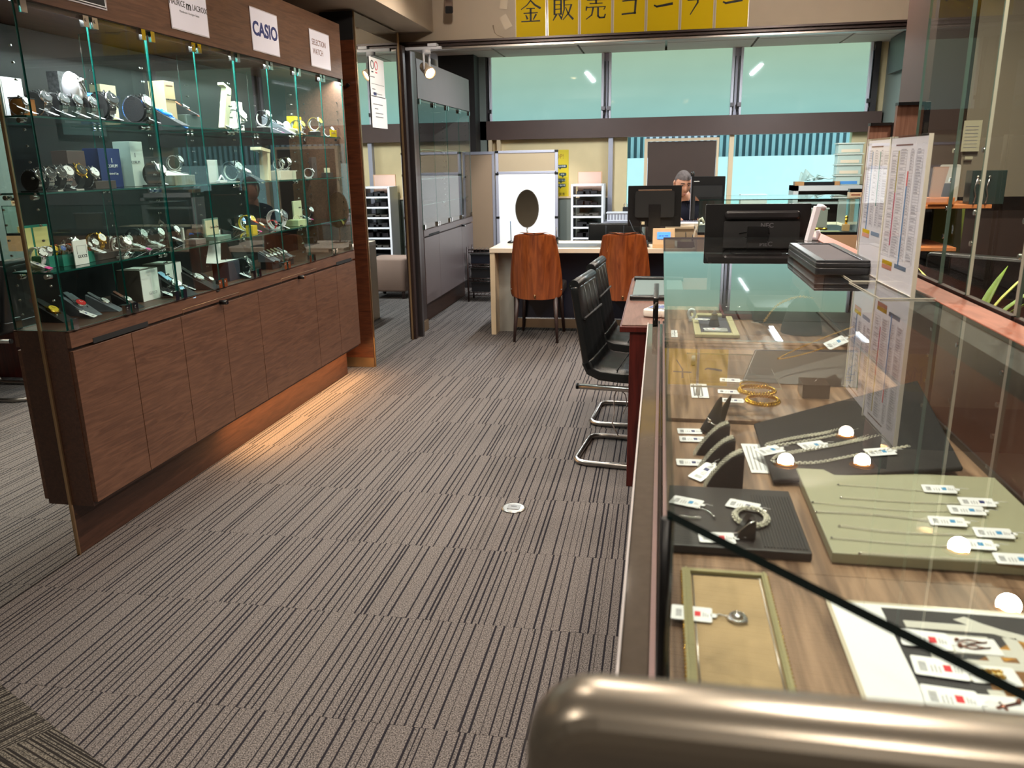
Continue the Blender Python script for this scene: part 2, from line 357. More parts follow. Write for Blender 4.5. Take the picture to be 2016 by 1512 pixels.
# finer striped inlay beside the mirror, turned against the main carpet
def inlay(poly, m):
    MB().prism(poly, -0.003, 0.0015).build('carpet_tile', m, fl)
inlay([(-2.15, 1.84), (-1.53, 1.545), (-1.86, 1.13), (-2.15, 1.22)], CARP2)
inlay([(-1.53, 1.545), (-1.16, 1.37), (-0.95, 0.9), (-1.5, 0.7), (-1.86, 1.13)], CARP3)
struct('ceiling', MB().box(-2.9, 2.6, -3.0, 6.5, 2.75, 2.85), CEILW)
bc = struct('ceiling', MB().box(-2.9, 2.6, 6.62, 9.75, 2.62, 2.7), MGREY)
for i in range(6):
    for j in range(4):
        x0 = -2.7 + i*0.9; y0 = 6.64 + j*0.78
        MB().box(x0+0.012, x0+0.888, y0+0.012, y0+0.768, 2.585, 2.63).build('ceiling_panel', CEILP, bc)
struct('wall_left', MB().box(-2.9, -2.62, -3.0, 9.75, 0, 2.85), WALLP)
struct('wall_right', MB().box(2.42, 2.6, -3.0, 9.75, 0, 2.85), WOODK)
struct('wall_rear', MB().box(-2.62, 2.42, -3.0, -2.6, 0, 2.85), WALLP)
struct('wall_lintel', MB().box(-2.62, 2.42, 6.5, 6.64, 2.325, 2.85), WALLP)
struct('trim_1', MB().box(-2.06, 2.42, 6.47, 6.6, 2.306, 2.326).box(-2.06, 2.42, 6.44, 6.49, 2.326, 2.340), MDARK)
struct('trim_2', MB().box(-1.98, 2.42, 6.50, 6.56, 2.285, 2.306), STEEL, bevel=0.003)
# dropped bulkhead over the cabinet run
struct('ceiling', MB().box(-2.62, -1.785, -2.6, 6.498, 2.41, 2.75), WALLP)
# frame posts at the opening
for k, (x0, x1, y0, y1, m) in enumerate(((-2.10, -1.995, 6.352, 6.41, MDARK), (-2.10, -2.015, 6.41, 6.45, MGREY), (-2.1, -1.965, 6.452, 6.50, MGREY), (-2.1, -1.975, 6.50, 6.53, MDARK), (-2.4, -2.025, 6.53, 6.79, MDARK))):
    struct('trim_%d' % (3+k), MB().box(x0, x1, y0, y1, 0, 2.31), m, bevel=0.003)
struct('baseboard_left', MB().box(-2.03, -2.012, 6.53, 6.79, 0, 0.09), BRONZE)
# end panel and its base, tall mirror beside it
ep = thing('end_panel', 'dark mahogany end panel at the far end of the watch cabinet', 'panel', (-2.13, 5.40, 0))
MB().box(-0.12, 0.105, -0.012, 0.0, 0.07, 2.22).build('board', WOODM, ep)
MB().box(-0.12, 0.105, -0.013, 0.0, 2.22, 2.395).build('top_board', BLACKM, ep)
MB().box(-0.12, 0.107, -0.016, -0.001, 0.0, 0.07).build('base_strip', BRONZE, ep)
MB().cyl((0.05, -0.012, 1.94), (0.05, -0.03, 1.94), 0.012, n=12).build('knob', BLACK, ep)
mp = thing('wall_mirror', 'tall mirror panel between the mahogany end panel and the dark doorway frame', 'mirror', (-2.025, 5.87, 0))
MB().box(-0.02, 0.003, -0.455, 0.465, 0.004, 2.395, edge=1, thin='x').build('mirror_pane', [MIR, EDGE_D], mp)
for y in (-0.466, 0.467): MB().box(-0.02, 0.010, y-0.006, y+0.008, 0.0, 2.395).build('edge_strip', BRONZE, mp)
mp = thing('wall_mirror', 'large mirror panel with bronze edge left of the watch cabinet', 'mirror', (-2.155, 0.9, 0))
MB().box(-0.02, 0.003, -2.4, 1.532, 0.004, 2.405, edge=1, thin='x').build('mirror_pane', [MIR, EDGE_D], mp)
MB().box(-0.012, 0.009, 1.530, 1.5375, 0.0, 2.405).build('edge_strip', BRONZE, mp)
# notice taped on the second mirror
nt = thing('paper_notice', 'two taped paper notices hanging on the tall mirror', 'notice', (-2.018, 5.80, 1.9))
MB().box(0, 0.0012, -0.155, 0.15, -0.01, 0.25).build('sheet', WHITE, nt)
MB().box(0, 0.0012, -0.16, 0.165, -0.22, -0.005).build('sheet', WHITE, nt)
q = MB()
for (y, z, w, h) in ((-0.12, 0.12, 0.12, 0.006), (0.0, 0.075, 0.26, 0.003), (-0.09, 0.04, 0.06, 0.006), (-0.02, 0.012, 0.2, 0.004), (-0.02, -0.06, 0.2, 0.006), (-0.06, -0.09, 0.07, 0.006), (0, -0.12, 0.16, 0.006), (0, -0.145, 0.16, 0.006)):
    q.box(0.0012, 0.0018, y-w/2, y+w/2, z-h/2, z+h/2)
q.build('printed_line', INKG, nt)
MB().box(0.0012, 0.0018, -0.1, -0.04, -0.012+0.01, 0.02).build('printed_block', INKN, nt)
for y, m in ((-0.1, INK), (-0.02, INKR)):
    p = [(-0.03, 0.0)]; b = MB(); b.tube([(0.0016, y + 0.028*math.cos(a*PI/8), 0.2 + 0.028*math.sin(a*PI/8)) for a in range(16)], 0.003, 5, closed=True)
    b.build('printed_emblem', m, nt); MB().box(0.0012, 0.0018, y-0.02, y+0.02, 0.15, 0.158).build('printed_line', m, nt)
# back room: columns, beam, window wall
struct('trim_8', MB().box(-2.5, -2.09, 9.25, 9.49, 0, 2.585), mat('dark_column', (30, 24, 23), 0.6))
struct('trim_9', MB().box(-2.5, -2.02, 9.5, 9.6, 0, 2.585), GREYW)
struct('trim_10', MB().box(-2.4, 2.28, 9.5, 9.68, 1.683, 1.89), BEAMM)
Y9 = 9.6
WINM = bpy.data.materials.new('frosted_window_daylight'); WINM.use_nodes = True
_n = WINM.node_tree; _b = _n.nodes['Principled BSDF']; _b.inputs['Base Color'].default_value = lin((70, 96, 90)); _b.inputs['Roughness'].default_value = 0.04
_tc = _n.nodes.new('ShaderNodeTexCoord'); _sx = _n.nodes.new('ShaderNodeSeparateXYZ'); _n.links.new(_tc.outputs['Generated'], _sx.inputs[0])
_r = _n.nodes.new('ShaderNodeValToRGB'); _r.color_ramp.elements[0].color = lin((146, 192, 186)); _r.color_ramp.elements[1].color = lin((165, 195, 168))
_n.links.new(_sx.outputs['Z'], _r.inputs[0])
_bk = _n.nodes.new('ShaderNodeTexNoise'); _bk.inputs['Scale'].default_value = 3
_mx = _n.nodes.new('ShaderNodeMixRGB'); _mx.blend_type = 'MULTIPLY'; _mx.inputs[0].default_value = 0.12; _n.links.new(_r.outputs[0], _mx.inputs[1]); _n.links.new(_bk.outputs[0], _mx.inputs[2])
_n.links.new(_mx.outputs[0], _b.inputs['Emission Color']); _b.inputs['Emission Strength'].default_value = 0.72
for k, (a, b) in enumerate(((-1.958, -0.703), (-0.59, 0.709), (0.831, 2.114))):
    w = struct('window_%d' % (k+1), MB().box(a-0.02, b+0.02, 9.60, 9.64, 1.885, 2.59), FRAME)
    MB().box(a, b, 9.585, 9.60, 1.89, 2.585).build('pane', WINM, w)
    for x, s in ((a, -1), (b, 1)):
        MB().box(x+s*0.002, x+s*0.03, 9.55, 9.60, 1.89, 2.585).build('window_frame', FRAME, w, bevel=0.003)
        MB().box(x+s*0.036, x+s*0.042, 9.56, 9.60, 1.93, 2.5).build('lift_rod', BLACK, w)
        MB().box(x+s*0.004, x+s*0.045, 9.53, 9.56, 1.98, 2.02).cyl((x+s*0.03, 9.545, 1.89), (x+s*0.03, 9.545, 1.98), 0.006).build('window_latch', MGREY, w)
struct('trim_17', MB().box(-0.70, -0.59, 9.602, 9.63, 1.89, 2.585).box(0.709, 0.831, 9.602, 9.63, 1.89, 2.585), mat('mullion_grey', (196, 190, 204), 0.5))
struct('trim_11', MB().box(-2.06, -2.0, 9.52, 9.6, 1.89, 2.585).box(2.16, 2.22, 9.55, 9.6, 1.89, 2.585), MGREY)
struct('wall_far', MB().box(-2.5, -0.60, 9.6, 9.72, 1.03, 1.70).box(-0.56, -0.40, 9.6, 9.72, 0, 1.70).box(2.02, 2.42, 9.6, 9.72, 0, 1.7).box(2.15, 2.42, 9.6, 9.72, 1.7, 2.62).box(-0.40, 2.05, 9.6, 9.72, 0, 0.72).box(-2.5, -1.96, 9.64, 9.72, 1.7, 2.62).box(-1.96, 2.15, 9.64, 9.72, 2.57, 2.65), WALLY)
struct('wall_dado', MB().box(-2.5, -0.60, 9.57, 9.72, 0, 1.015), GREYW)
struct('trim_12', MB().box(-2.5, -0.60, 9.55, 9.60, 1.015, 1.035), BEIGEW)
struct('trim_13', MB().box(-0.61, -0.56, 9.52, 9.62, 0, 1.683), ALU)
struct('trim_14', MB().box(0.725, 0.775, 9.54, 9.62, 0.72, 1.683), BEIGEW)
struct('trim_15', MB().box(-2.0, -1.96, 9.5, 9.6, 1.03, 1.683).box(-1.90, -1.86, 9.5, 9.6, 1.03, 1.683), BEIGEW)
for k, (a, b) in enumerate(((-0.40, -0.20), (0.60, 0.725), (0.775, 2.02))):
    struct('window_%d' % (k+4), MB().box(a, b, 9.62, 9.63, 0.72, 1.683, edge=1, thin='y'), [G_TEAL, EDGE_D])
d = struct('door_1', MB().box(-0.165, 0.585, 9.56, 9.6, 0.02, 1.625), mat('dark_brown_door', (64, 46, 38), 0.6, var=0.04))
MB().box(-0.205, -0.17, 9.54, 9.62, 0, 1.66).build('door_frame', BEIGEW, d); MB().box(0.59, 0.615, 9.54, 9.62, 0, 1.66).build('door_frame', BEIGEW, d)
MB().box(-0.17, 0.59, 9.54, 9.62, 1.63, 1.66).build('door_frame', BEIGEW, d)
# street outside
og = struct('wall_street', MB().box(-4, 5, 12.2, 12.4, -0.5, 1.46), mat('white_street_wall', (225, 232, 232), 0.9))
sh = thing('street_shutter', 'grey ribbed shutter across the street behind the windows', 'shutter', (0.5, 12.3, 1.46))
MB().box(-4.5, 4.5, 0.02, 0.05, 0, 2.2).build('backing', mat('shutter_grey', (92, 112, 120), 0.7), sh)
slm = MB().box(-0.022, 0.022, -0.03, 0.02, 0, 2.2).mesh('slat', mat('shutter_slat_grey', (150, 172, 178), 0.6))
for k in range(70): newobj('slat', slm, sh, TR(-3.1 + k*0.09, 0, 0))
# side wall of the back room
struct('wall_back_room_right', MB().box(2.30, 2.42, 6.64, 9.6, 0, 2.62), GREYW)
w = struct('window_7', MB().box(2.27, 2.30, 7.95, 8.75, 1.75, 2.15), MGREY)
MB().box(2.262, 2.272, 8.0, 8.7, 1.8, 2.1).build('pane', WINM, w)
tv = thing('wall_television', 'black wall television high on the grey side wall beyond the opening', 'television', (2.26, 8.9, 2.4))
MB().rbox((0, 0, 0), (0.05, 0.75, 0.34), 0.01, axis='x').build('screen_case', BLACK, tv)
MB().box(0.02, 0.04, -0.1, 0.1, -0.1, 0.1).build('bracket', MDARK, tv)

# ================================================================== glazed cabinets
def cabinet(name, label, X, Y0, Y1, nmod, seams, body, dark, ztop, hz, shelves, depth=0.42, slots=(), pulls=(), locks=()):
    """X front plane, Y0..Y1 run, everything in world coordinates under an Empty at the foot"""
    t = thing(name, label, 'cabinet', (X, Y0, 0)); 
    def B(mb, n, m, **k): return mb.build(n, m, t, T=Matrix.Translation((-X, -Y0, 0)), **k)
    xb = X - depth
    B(MB().box(xb, X-0.113, Y0, Y1-0.0, 0.0, 0.2), 'plinth', dark)
    B(MB().box(xb, X-0.018, Y0, Y1, 0.205, 0.868), 'base_carcass', dark)
    B(MB().box(X-0.018, X, Y0, Y1, 0.812, 0.872), 'front_rail', body, bevel=0.0015)
    B(MB().box(xb, X, Y0, Y1, 0.868, 0.8725), 'case_floor', dark)
    for a, b in zip(seams[:-1], seams[1:]):
        B(MB().box(X-0.018, X, a+0.0015, b-0.0015, 0.222, 0.800), 'door', body, bevel=0.0012)
    for a, b in slots:
        B(MB().box(X-0.0005, X+0.0015, a, b, 0.806, 0.826), 'pull_slot', BLACKM)
    for a, b in pulls:
        B(MB().tube([(X+0.0006, a, 0.806), (X+0.0006, a, 0.828), (X+0.0006, b, 0.828), (X+0.0006, b, 0.806)], 0.0012, 4), 'pull_outline', BRONZE)
    for y in locks:
        k = B(MB().cyl((X, y, 0.808), (X+0.035, y, 0.808), 0.011, n=14).cyl((X+0.035, y, 0.808), (X+0.038, y, 0.808), 0.009, n=14, mi=1), 'push_lock', [BLACK, CHROME])
    # header
    B(MB().box(xb, X, Y0-0.0, Y1, ztop+0.004, hz), 'header', body, bevel=0.001)
    B(MB().box(X-0.020, X-0.014, Y0+0.01, Y1-0.01, ztop-0.014, ztop+0.004), 'valance', dark)
    B(MB().box(xb, xb+0.02, Y0, Y1, 0.872, ztop), 'back_panel', BLACK)
    B(MB().box(xb+0.02, X-0.12, Y0+0.001, Y0+0.014, 0.872, ztop), 'side_panel', BLACKM)
    B(MB().box(xb+0.02, X-0.003, Y1-0.014, Y1, 0.872, ztop), 'side_panel', body)
    md = (Y1 - Y0 - 0.014) / nmod
    hm = MB().box(-0.004, 0.009, -0.013, 0.013, -0.02, 0.02).mesh('hinge', CHROME)
    lm = MB().box(-0.004, 0.012, -0.0145, 0.0145, -0.002, 0.036).cyl((0.012, 0, 0.022), (0.0145, 0, 0.022), 0.006, n=10).mesh('latch', CHROME)
    for k in range(nmod):
        ya = Y0 + k*md; yb = ya + md; ym = (ya+yb)/2
        for (a, b, hs) in ((ya+0.004, ym-0.0015, ya+0.03), (ym+0.0015, yb-0.004, yb-0.03)):
            g = B(MB().box(X-0.009, X-0.003, a, b, 0.876, ztop-0.001, edge=1, thin='x'), 'glass_door', [G_CLEAR, EDGE])
            for z in (0.895, ztop-0.02): newobj('hinge', hm, g, TR(X, hs, z))
            e = ym-0.024 if b < ym else ym+0.024
            newobj('latch', lm, g, TR(X, e, 0.878)); newobj('latch', lm, g, TR(X, e, ztop-0.04))
        # divider pane with its column of shelf pins
        if k > 0: B(MB().box(X-0.30, X-0.014, ya-0.004, ya+0.002, 0.874, ztop-0.001, edge=1, thin='y'), 'glass_divider', [G_CLEAR, EDGE])
        else: B(MB().box(X-0.112, X-0.010, Y0+0.001, Y0+0.007, 0.874, ztop-0.001, edge=1, thin='y'), 'glass_end_pane', [G_CLEAR, EDGE])
        pn = MB(); z = 0.93
        while z < ztop-0.1:
            for xx in (X-0.045, X-0.27):
                pn.cyl((xx, ya+0.003, z), (xx, ya+0.010, z), 0.004, n=6); pn.cyl((xx, yb-0.012, z), (xx, yb-0.005, z), 0.004, n=6)
            z += 0.052
        tag(B(pn, 'shelf_pin', CHROME), kind='stuff')
        for zs in shelves:
            B(MB().box(xb+0.03, X-0.032, ya+0.010, yb-0.012, zs-0.006, zs, edge=1, thin='z'), 'glass_shelf', [G_CLEAR, EDGE])
            for yy, s in ((ya+0.004, 1), (yb-0.006, -1)):
                for xx in (X-0.06, X-0.28):
                    B(MB().cyl((xx, yy, zs-0.016), (xx, yy+s*0.026, zs-0.016), 0.0085, n=10), 'shelf_bracket', CHROME)
    return t
XC = -2.039
cabinet('watch_display_cabinet', 'long brown watch cabinet with glass doors above and laminate doors below', XC, 2.438, 5.192, 4,
        (2.440, 2.770, 3.111, 3.462, 3.808, 4.512, 4.850, 5.190), WOODC, WOODK, 1.953, 2.285, (1.600, 1.350, 1.080),
        slots=((2.55, 2.88), (4.86, 5.12)), pulls=((3.13, 3.62), (4.08, 4.55)), locks=(3.44, 4.30))
cabinet('display_cabinet', 'grey brown glass cabinet in the back room beyond the doorway', -2.022, 6.80, 8.68, 2,
        (6.802, 7.286, 8.169, 8.678), mat('grey_brown_laminate', (92, 80, 80), 0.4, var=0.03), WOODK, 1.950, 2.268, (1.55, 1.3, 1.08),
        slots=((6.95, 7.3),), pulls=((7.95, 8.3),), locks=(8.17,))
# warm LED strip under the cabinet doors
MB().box(-0.008, 0.008, -1.34, 1.34, 0.003, 0.006).build('case_strip', mat('strip_lens', (235, 240, 245), 0.4, emit=(230, 240, 250), es=2.0), thing('case_light', 'thin light strip under the header of the watch cabinet', 'light', (-2.085, 3.82, 1.9505)))
led = thing('led_strip', 'warm light strip glowing under the far cabinet doors', 'light', (-2.118, 4.35, 0.21))
MB().box(-0.014, 0.014, -0.85, 0.85, -0.008, -0.002).build('strip', mat('led_warm', (255, 170, 80), 0.5, emit=(255, 150, 60), es=3.0), led)
area('led_light', (-2.085, 4.35, 0.196), 0.05, 10.5, (1.0, 0.54, 0.2), rot=(0, math.radians(-24), 0), sy=1.68)
# header signs of the watch cabinet
def hsign(y0, y1, label, dark=False, z0=1.988, h=0.205):
    t = thing('brand_sign', label, 'sign', (XC+0.002, (y0+y1)/2, z0))
    w = y1-y0
    MB().box(0, 0.0012, -w/2, w/2, 0, h).build('laminate_film', mat('laminate_clear_edge', (196, 190, 196), 0.25), t)
    MB().box(0.0012, 0.0018, -w/2+0.005, w/2-0.005, 0.005, h-0.005).build('sheet', INK if dark else mat('sign_sheet', (228, 226, 240), 0.35), t)
    return t
s1 = hsign(2.58, 2.896, 'dark sign with white border at the near end of the header', True)
MB().tube([(0.0021, -0.148, 0.01), (0.0021, 0.148, 0.01), (0.0021, 0.148, 0.195), (0.0021, -0.148, 0.195)], 0.003, 4, closed=True).build('border', WHITE, s1)
s2 = hsign(3.306, 3.60, 'white header sign with a letter emblem and two line watch name')
text('MAURICE', 0.034, INK, s2, at(0.0019, -0.088, 0.108, FX), sx=0.82); text('LACROIX', 0.034, INK, s2, at(0.0019, 0.086, 0.108, FX), sx=0.82)
text('m', 0.05, INK, s2, at(0.0019, -0.002, 0.108, FX), bold=0.001); text('Manufacture Horlogere Suisse', 0.0125, INKG, s2, at(0.0019, 0, 0.078, FX))
s3 = hsign(4.006, 4.305, 'white header sign with bold navy capital letters')
text('CASIO', 0.092, INKN, s3, at(0.0019, 0, 0.105, FX), bold=0.003, sx=1.02)
s4 = hsign(4.709, 5.0, 'white header sign lettered in thin brown capitals nearest the end panel')
text('SELECTION', 0.046, INKBR, s4, at(0.0019, -0.118, 0.136, FX), sx=0.86, align='LEFT'); text('WATCH', 0.046, INKBR, s4, at(0.0019, -0.112, 0.085, FX), sx=0.86, align='LEFT')

# seven yellow sheets on the lintel; lettering drawn with brush-like strokes
KAN = {  # unit square glyphs: list of (points, start width, end width)
 '金': [([(.5,.98),(.32,.78),(.04,.6)],.05,.03), ([(.5,.98),(.7,.78),(.97,.62)],.05,.08), ([(.3,.62),(.7,.62)],.035,.035), ([(.16,.42),(.84,.42)],.035,.035), ([(.5,.62),(.5,.06)],.075,.075), ([(.26,.33),(.34,.16)],.04,.08), ([(.76,.34),(.64,.14)],.07,.035), ([(.05,.05),(.95,.05)],.045,.045)],
 '販': [([(.08,.93),(.08,.3)],.07,.07), ([(.08,.93),(.4,.93)],.03,.03), ([(.4,.93),(.4,.3)],.07,.07), ([(.08,.73),(.4,.73)],.03,.03), ([(.08,.53),(.4,.53)],.03,.03), ([(.08,.32),(.4,.32)],.03,.03), ([(.17,.28),(.02,.05)],.07,.03), ([(.3,.28),(.42,.12)],.04,.08), ([(.52,.92),(.98,.94)],.04,.04), ([(.55,.92),(.55,.5),(.42,.06)],.07,.03), ([(.58,.7),(.9,.7)],.03,.03), ([(.9,.7),(.78,.35),(.5,.05)],.07,.03), ([(.62,.6),(.75,.3),(.98,.06)],.03,.08)],
 '売': [([(.5,1),(.5,.7)],.07,.07), ([(.08,.86),(.92,.86)],.04,.04), ([(.2,.7),(.8,.7)],.035,.035), ([(.05,.56),(.03,.42)],.07,.04), ([(.05,.54),(.95,.54),(.88,.42)],.035,.04), ([(.36,.5),(.3,.2),(.04,.02)],.07,.03), ([(.6,.5),(.6,.14),(.68,.06),(.9,.06),(.95,.2)],.07,.05)],
 'コ': [([(.18,.78),(.8,.82)],.05,.06), ([(.8,.82),(.76,.22)],.08,.07), ([(.16,.2),(.8,.24)],.06,.05)],
 'ー': [([(.08,.52),(.2,.46),(.92,.56)],.05,.09)],
 'ナ': [([(.05,.68),(.95,.7)],.06,.06), ([(.52,1.0),(.5,.55),(.18,.05)],.09,.03)],
}
def glyph(ch, size, m, parent, T):
    mb = MB()
    for pts, wa, wb in KAN[ch]:
        n = len(pts); wa *= 1.3; wb *= 1.3
        for i in range(n-1):
            (x0, y0), (x1, y1) = pts[i], pts[i+1]; a = wa + (wb-wa)*i/(n-1); b = wa + (wb-wa)*(i+1)/(n-1)
            dx, dy = x1-x0, y1-y0; L = math.hypot(dx, dy); nx, ny = -dy/L, dx/L; ex, ey = dx/L*a*0.3, dy/L*a*0.3
            P = [(x0-ex+nx*a/2, y0-ey+ny*a/2), (x0-ex-nx*a/2, y0-ey-ny*a/2), (x1+ex-nx*b/2, y1+ey-ny*b/2), (x1+ex+nx*b/2, y1+ey+ny*b/2)]
            P = [((p[0]-.5)*size, (p[1]-.5)*size) for p in P][::1]
            mb._add([(p[0], p[1], 0) for p in P] + [(p[0], p[1], 0.0008) for p in P], [(0,1,2,3), (7,6,5,4), (0,4,5,1), (1,5,6,2), (2,6,7,3), (3,7,4,0)])
    return mb.build('lettering', m, parent, T=T)
names = ['leftmost yellow sheet of the row, a many stroked character with a roof shape', 'yellow sheet with a two part character, second from left in the row', 'yellow sheet with a crossed stroke character, third from left in the row',
         'yellow sheet with an open square character, middle of the row', 'yellow sheet with one long dash, left of the cross shaped one', 'yellow sheet with a cross shaped character, second from right', 'rightmost yellow sheet of the row with one long dash']
for i, ch in enumerate('金販売コーナー'):
    x0 = -1.129 + i*0.2465; w = 0.225
    t = thing('yellow_sign', names[i], 'sign', (x0+w/2, 6.497, 2.347), group='yellow sheets on the lintel')
    MB().box(-w/2-0.006, w/2+0.006, -0.001, 0, -0.006, 0.315).build('laminate_film', mat('film_edge', (206, 196, 176), 0.2), t)
    MB().box(-w/2, w/2, -0.002, -0.001, 0, 0.309).build('sheet', YELL, t)
    glyph(ch, 0.155, INK, t, at(0, -0.0022, 0.178 if i < 3 else 0.172, FMY))
# tape remnants on the lintel
t = thing('tape_scrap', 'yellowed tape scrap on the lintel left of the yellow sheets', 'tape', (-1.21, 6.497, 2.46))
MB().box(-0.03, 0.03, -0.0012, 0, -0.05, 0.05, T=TR(0,0,0,0,0,-0.5)).build('strip', mat('old_tape', (190, 174, 150), 0.35), t)
t = thing('tape_scrap', 'yellowed tape scrap at the very top of the lintel', 'tape', (-1.22, 6.497, 2.60))
MB().box(-0.03, 0.03, -0.0012, 0, -0.05, 0.05, T=TR(0,0,0,0,0,0.15)).build('strip', mat('old_tape', (190, 174, 150), 0.35), t)
t = thing('wall_crack', 'peeling crack in the lintel paint beside the yellow sheets', 'crack', (-1.25, 6.4985, 2.4))
MB().tube([(-0.06, 0, 0.04), (-0.05, 0, -0.01), (-0.03, 0, -0.03), (0.02, 0, -0.05), (0.05, 0, -0.075)], [0.006, 0.003, 0.002, 0.003, 0.002], 5).build('flake', mat('crack_shadow', (150, 132, 112), 0.9), t)
# ================================================================== lintel fittings
def track_spot(x, y, z, tx, ty, tz, label, pw=40):
    t = thing('track_spotlight', label, 'light', (x, y, z))
    MB().box(-0.16, 0.12, -0.018, 0.018, 0.145, 0.165).box(0.02, 0.09, -0.03, 0.03, 0.165, 0.185).build('mount', WHITEP, t)
    MB().cyl((0, 0, 0.145), (0, 0, 0.115), 0.035, n=18).cyl((-0.012, -0.035, 0.12), (-0.012, -0.035, 0.0), 0.008).cyl((0.012, 0.035, 0.12), (0.012, 0.035, 0.0), 0.008).build('yoke', WHITEP, t)
    d = (Vector((tx, ty, tz)) - Vector((x, y, z))).normalized(); q = d.to_track_quat('Z', 'Y').to_matrix().to_4x4()
    h = MB().lathe([(0.028, -0.07), (0.036, -0.05), (0.036, 0.02), (0.044, 0.03), (0.046, 0.06), (0.041, 0.06), (0.039, 0.045)], 22).build('lamp_head', mat('cream_lamp', (190, 172, 150), 0.4), t, T=q)
    MB().lathe([(0.0, 0.048), (0.038, 0.048)], 20).build('lamp_lens', mat('lamp_glow', (255, 240, 210), 0.5, emit=(255, 232, 190), es=14), t, T=q)
    spot('spot_beam', Vector((x, y, z)) + d*0.07, (tx, ty, tz), pw, (1.0, 0.95, 0.89), 42, 0.6, 0.03)
track_spot(-1.80, 6.33, 2.12, -0.7, 5.3, 1.2, 'track spotlight at the left end of the opening beside the dark frame', 45)
track_spot(1.96, 6.33, 2.13, 1.7, 6.0, 0.3, 'track spotlight at the right of the opening above the glass partition')
t = thing('downlight', 'added round ceiling lamp brightening the folding partition', 'light', (-1.25, 7.35, 2.58)); MB().lathe([(0.06, 0.0), (0.055, -0.02), (0.04, -0.03)], 22).build('trim_ring', WHITEP, t); MB().lathe([(0.0, -0.031), (0.038, -0.031)], 18).build('lamp_lens', mat('lamp_glow', (255, 240, 210), 0.5, emit=(255, 232, 190), es=14), t)
spot('partition_fill_beam', (-1.25, 7.35, 2.54), (-1.45, 9.0, 0.95), 170, (1.0, 0.97, 0.93), 44, 0.5, 0.04)  # lamp and beam added to brighten the white board
t = thing('security_camera', 'grey security camera hanging from the lintel left of the yellow sheets', 'camera', (-1.62, 6.42, 2.66))
MB().cyl((0, 0, 0.02), (0, 0, 0.09), 0.03, n=16).cyl((0, 0, 0.02), (0, -0.01, -0.05), 0.012).build('mount', MGREY, t)
MB().rbox((0, 0, 0), (0.062, 0.22, 0.06), 0.014, axis='y').build('housing', mat('taupe_housing', (128, 108, 96), 0.4), t, T=TR(0.01, -0.09, -0.09, 0.25, 0.45))
MB().rbox((0, -0.112, -0.002), (0.055, 0.01, 0.05), 0.01, axis='y').build('lens_window', BLACK, t, T=TR(0.01, -0.09, -0.09, 0.25, 0.45))

# ================================================================== white desk and what stands on it
def desk():
    t = thing('consultation_desk', 'long cream topped desk with navy front in the back room', 'desk', (-1.40, 6.60, 0))
    MB().box(0, 3.1, -0.01, 0.68, 0.700, 0.737).build('tabletop', mat('desk_top', (226, 208, 186), 0.35, var=0.02), t, bevel=0.002)
    MB().box(0.0, 0.042, 0.0, 0.68, 0.0, 0.70).build('side_panel', BEIGEW, t, bevel=0.002)
    MB().box(0.04, 0.17, 0.16, 0.68, 0.0, 0.70).build('pedestal', mat('greige_laminate', (150, 146, 138), 0.5), t)
    MB().box(0.17, 3.1, 0.20, 0.22, 0.12, 0.70).build('front_panel', mat('navy_laminate', (20, 24, 44), 0.45), t)
    for k in range(4): MB().box(0.18+0.73*k, 0.18+0.73*k+0.70, 0.195, 0.215, 0.03, 0.11).build('kick_plate', mat('brass_kick', (150, 132, 112), 0.3, metal=0.8), t)
desk()
zt = 0.737
t = thing('desk_mat', 'dark grey mat on the cream desk between the two wooden chairs', 'mat', (-0.78, 6.68, zt))
MB().box(-0.22, 0.30, 0.0, 0.32, 0, 0.004).build('sheet', mat('grey_mat', (88, 90, 92), 0.5), t)
MB().box(0.26, 0.30, 0.01, 0.2, 0.004, 0.006).box(0.2, 0.29, 0.0, 0.03, 0.004, 0.007).build('clear_corner', STEEL, t)
# oval mirror
t = thing('table_mirror', 'oval table mirror on a slim stem in front of the bright white partition', 'mirror', (-1.16, 7.1, zt))
mm = MB(); mm.cyl((0, 0, 0), (0, 0, 0.008), 0.07, n=24); mm.cyl((0, 0, 0.0), (0, 0, 0.15), 0.008); mm.build('stand', STEEL, t)
T_ = TR(0, 0, 0.295, 0.06, -0.05)
def oval(rx, rz, y0, y1, n=36): return [(rx*math.cos(2*PI*i/n), rz*math.sin(2*PI*i/n)) for i in range(n)]
MB().prism(oval(0.105, 0.165, 0, 0), -0.006, 0.006).build('frame', STEEL, t, T=T_ @ FMY)
MB().prism(oval(0.099, 0.159, 0, 0), 0.006, 0.0075).build('mirror_pane', MIR, t, T=T_ @ FMY)
# pens and trays
t = thing('pen_stand', 'thin pen in a black holder left of the oval mirror', 'pen', (-1.30, 7.06, zt))
MB().lathe([(0.035, 0), (0.03, 0.012), (0.012, 0.02)], 14).build('holder', BLACK, t)
MB().cyl((0, 0, 0.015), (-0.004, 0, 0.19), 0.004).build('pen', mat('blue_grey_pen', (70, 100, 130), 0.4), t)
t = thing('desk_organiser', 'black organiser with a pen right of the bright white partition', 'organiser', (-0.92, 6.98, zt))
MB().box(-0.05, 0.05, -0.04, 0.04, 0, 0.06).box(-0.055, 0.055, -0.045, 0.045, 0.05, 0.056).build('tray', BLACK, t)
MB().cyl((0.03, 0.02, 0.05), (0.035, 0.02, 0.14), 0.004).build('pen', STEEL, t)
t = thing('desk_phone', 'black phone on the desk left of the beige display unit', 'phone', (-0.17, 6.78, zt))
MB().box(-0.10, 0.08, -0.09, 0.09, 0, 0.03).rbox((-0.07, 0, 0.045), (0.045, 0.2, 0.03), 0.012, axis='y').build('body', BLACK, t, bevel=0.004)
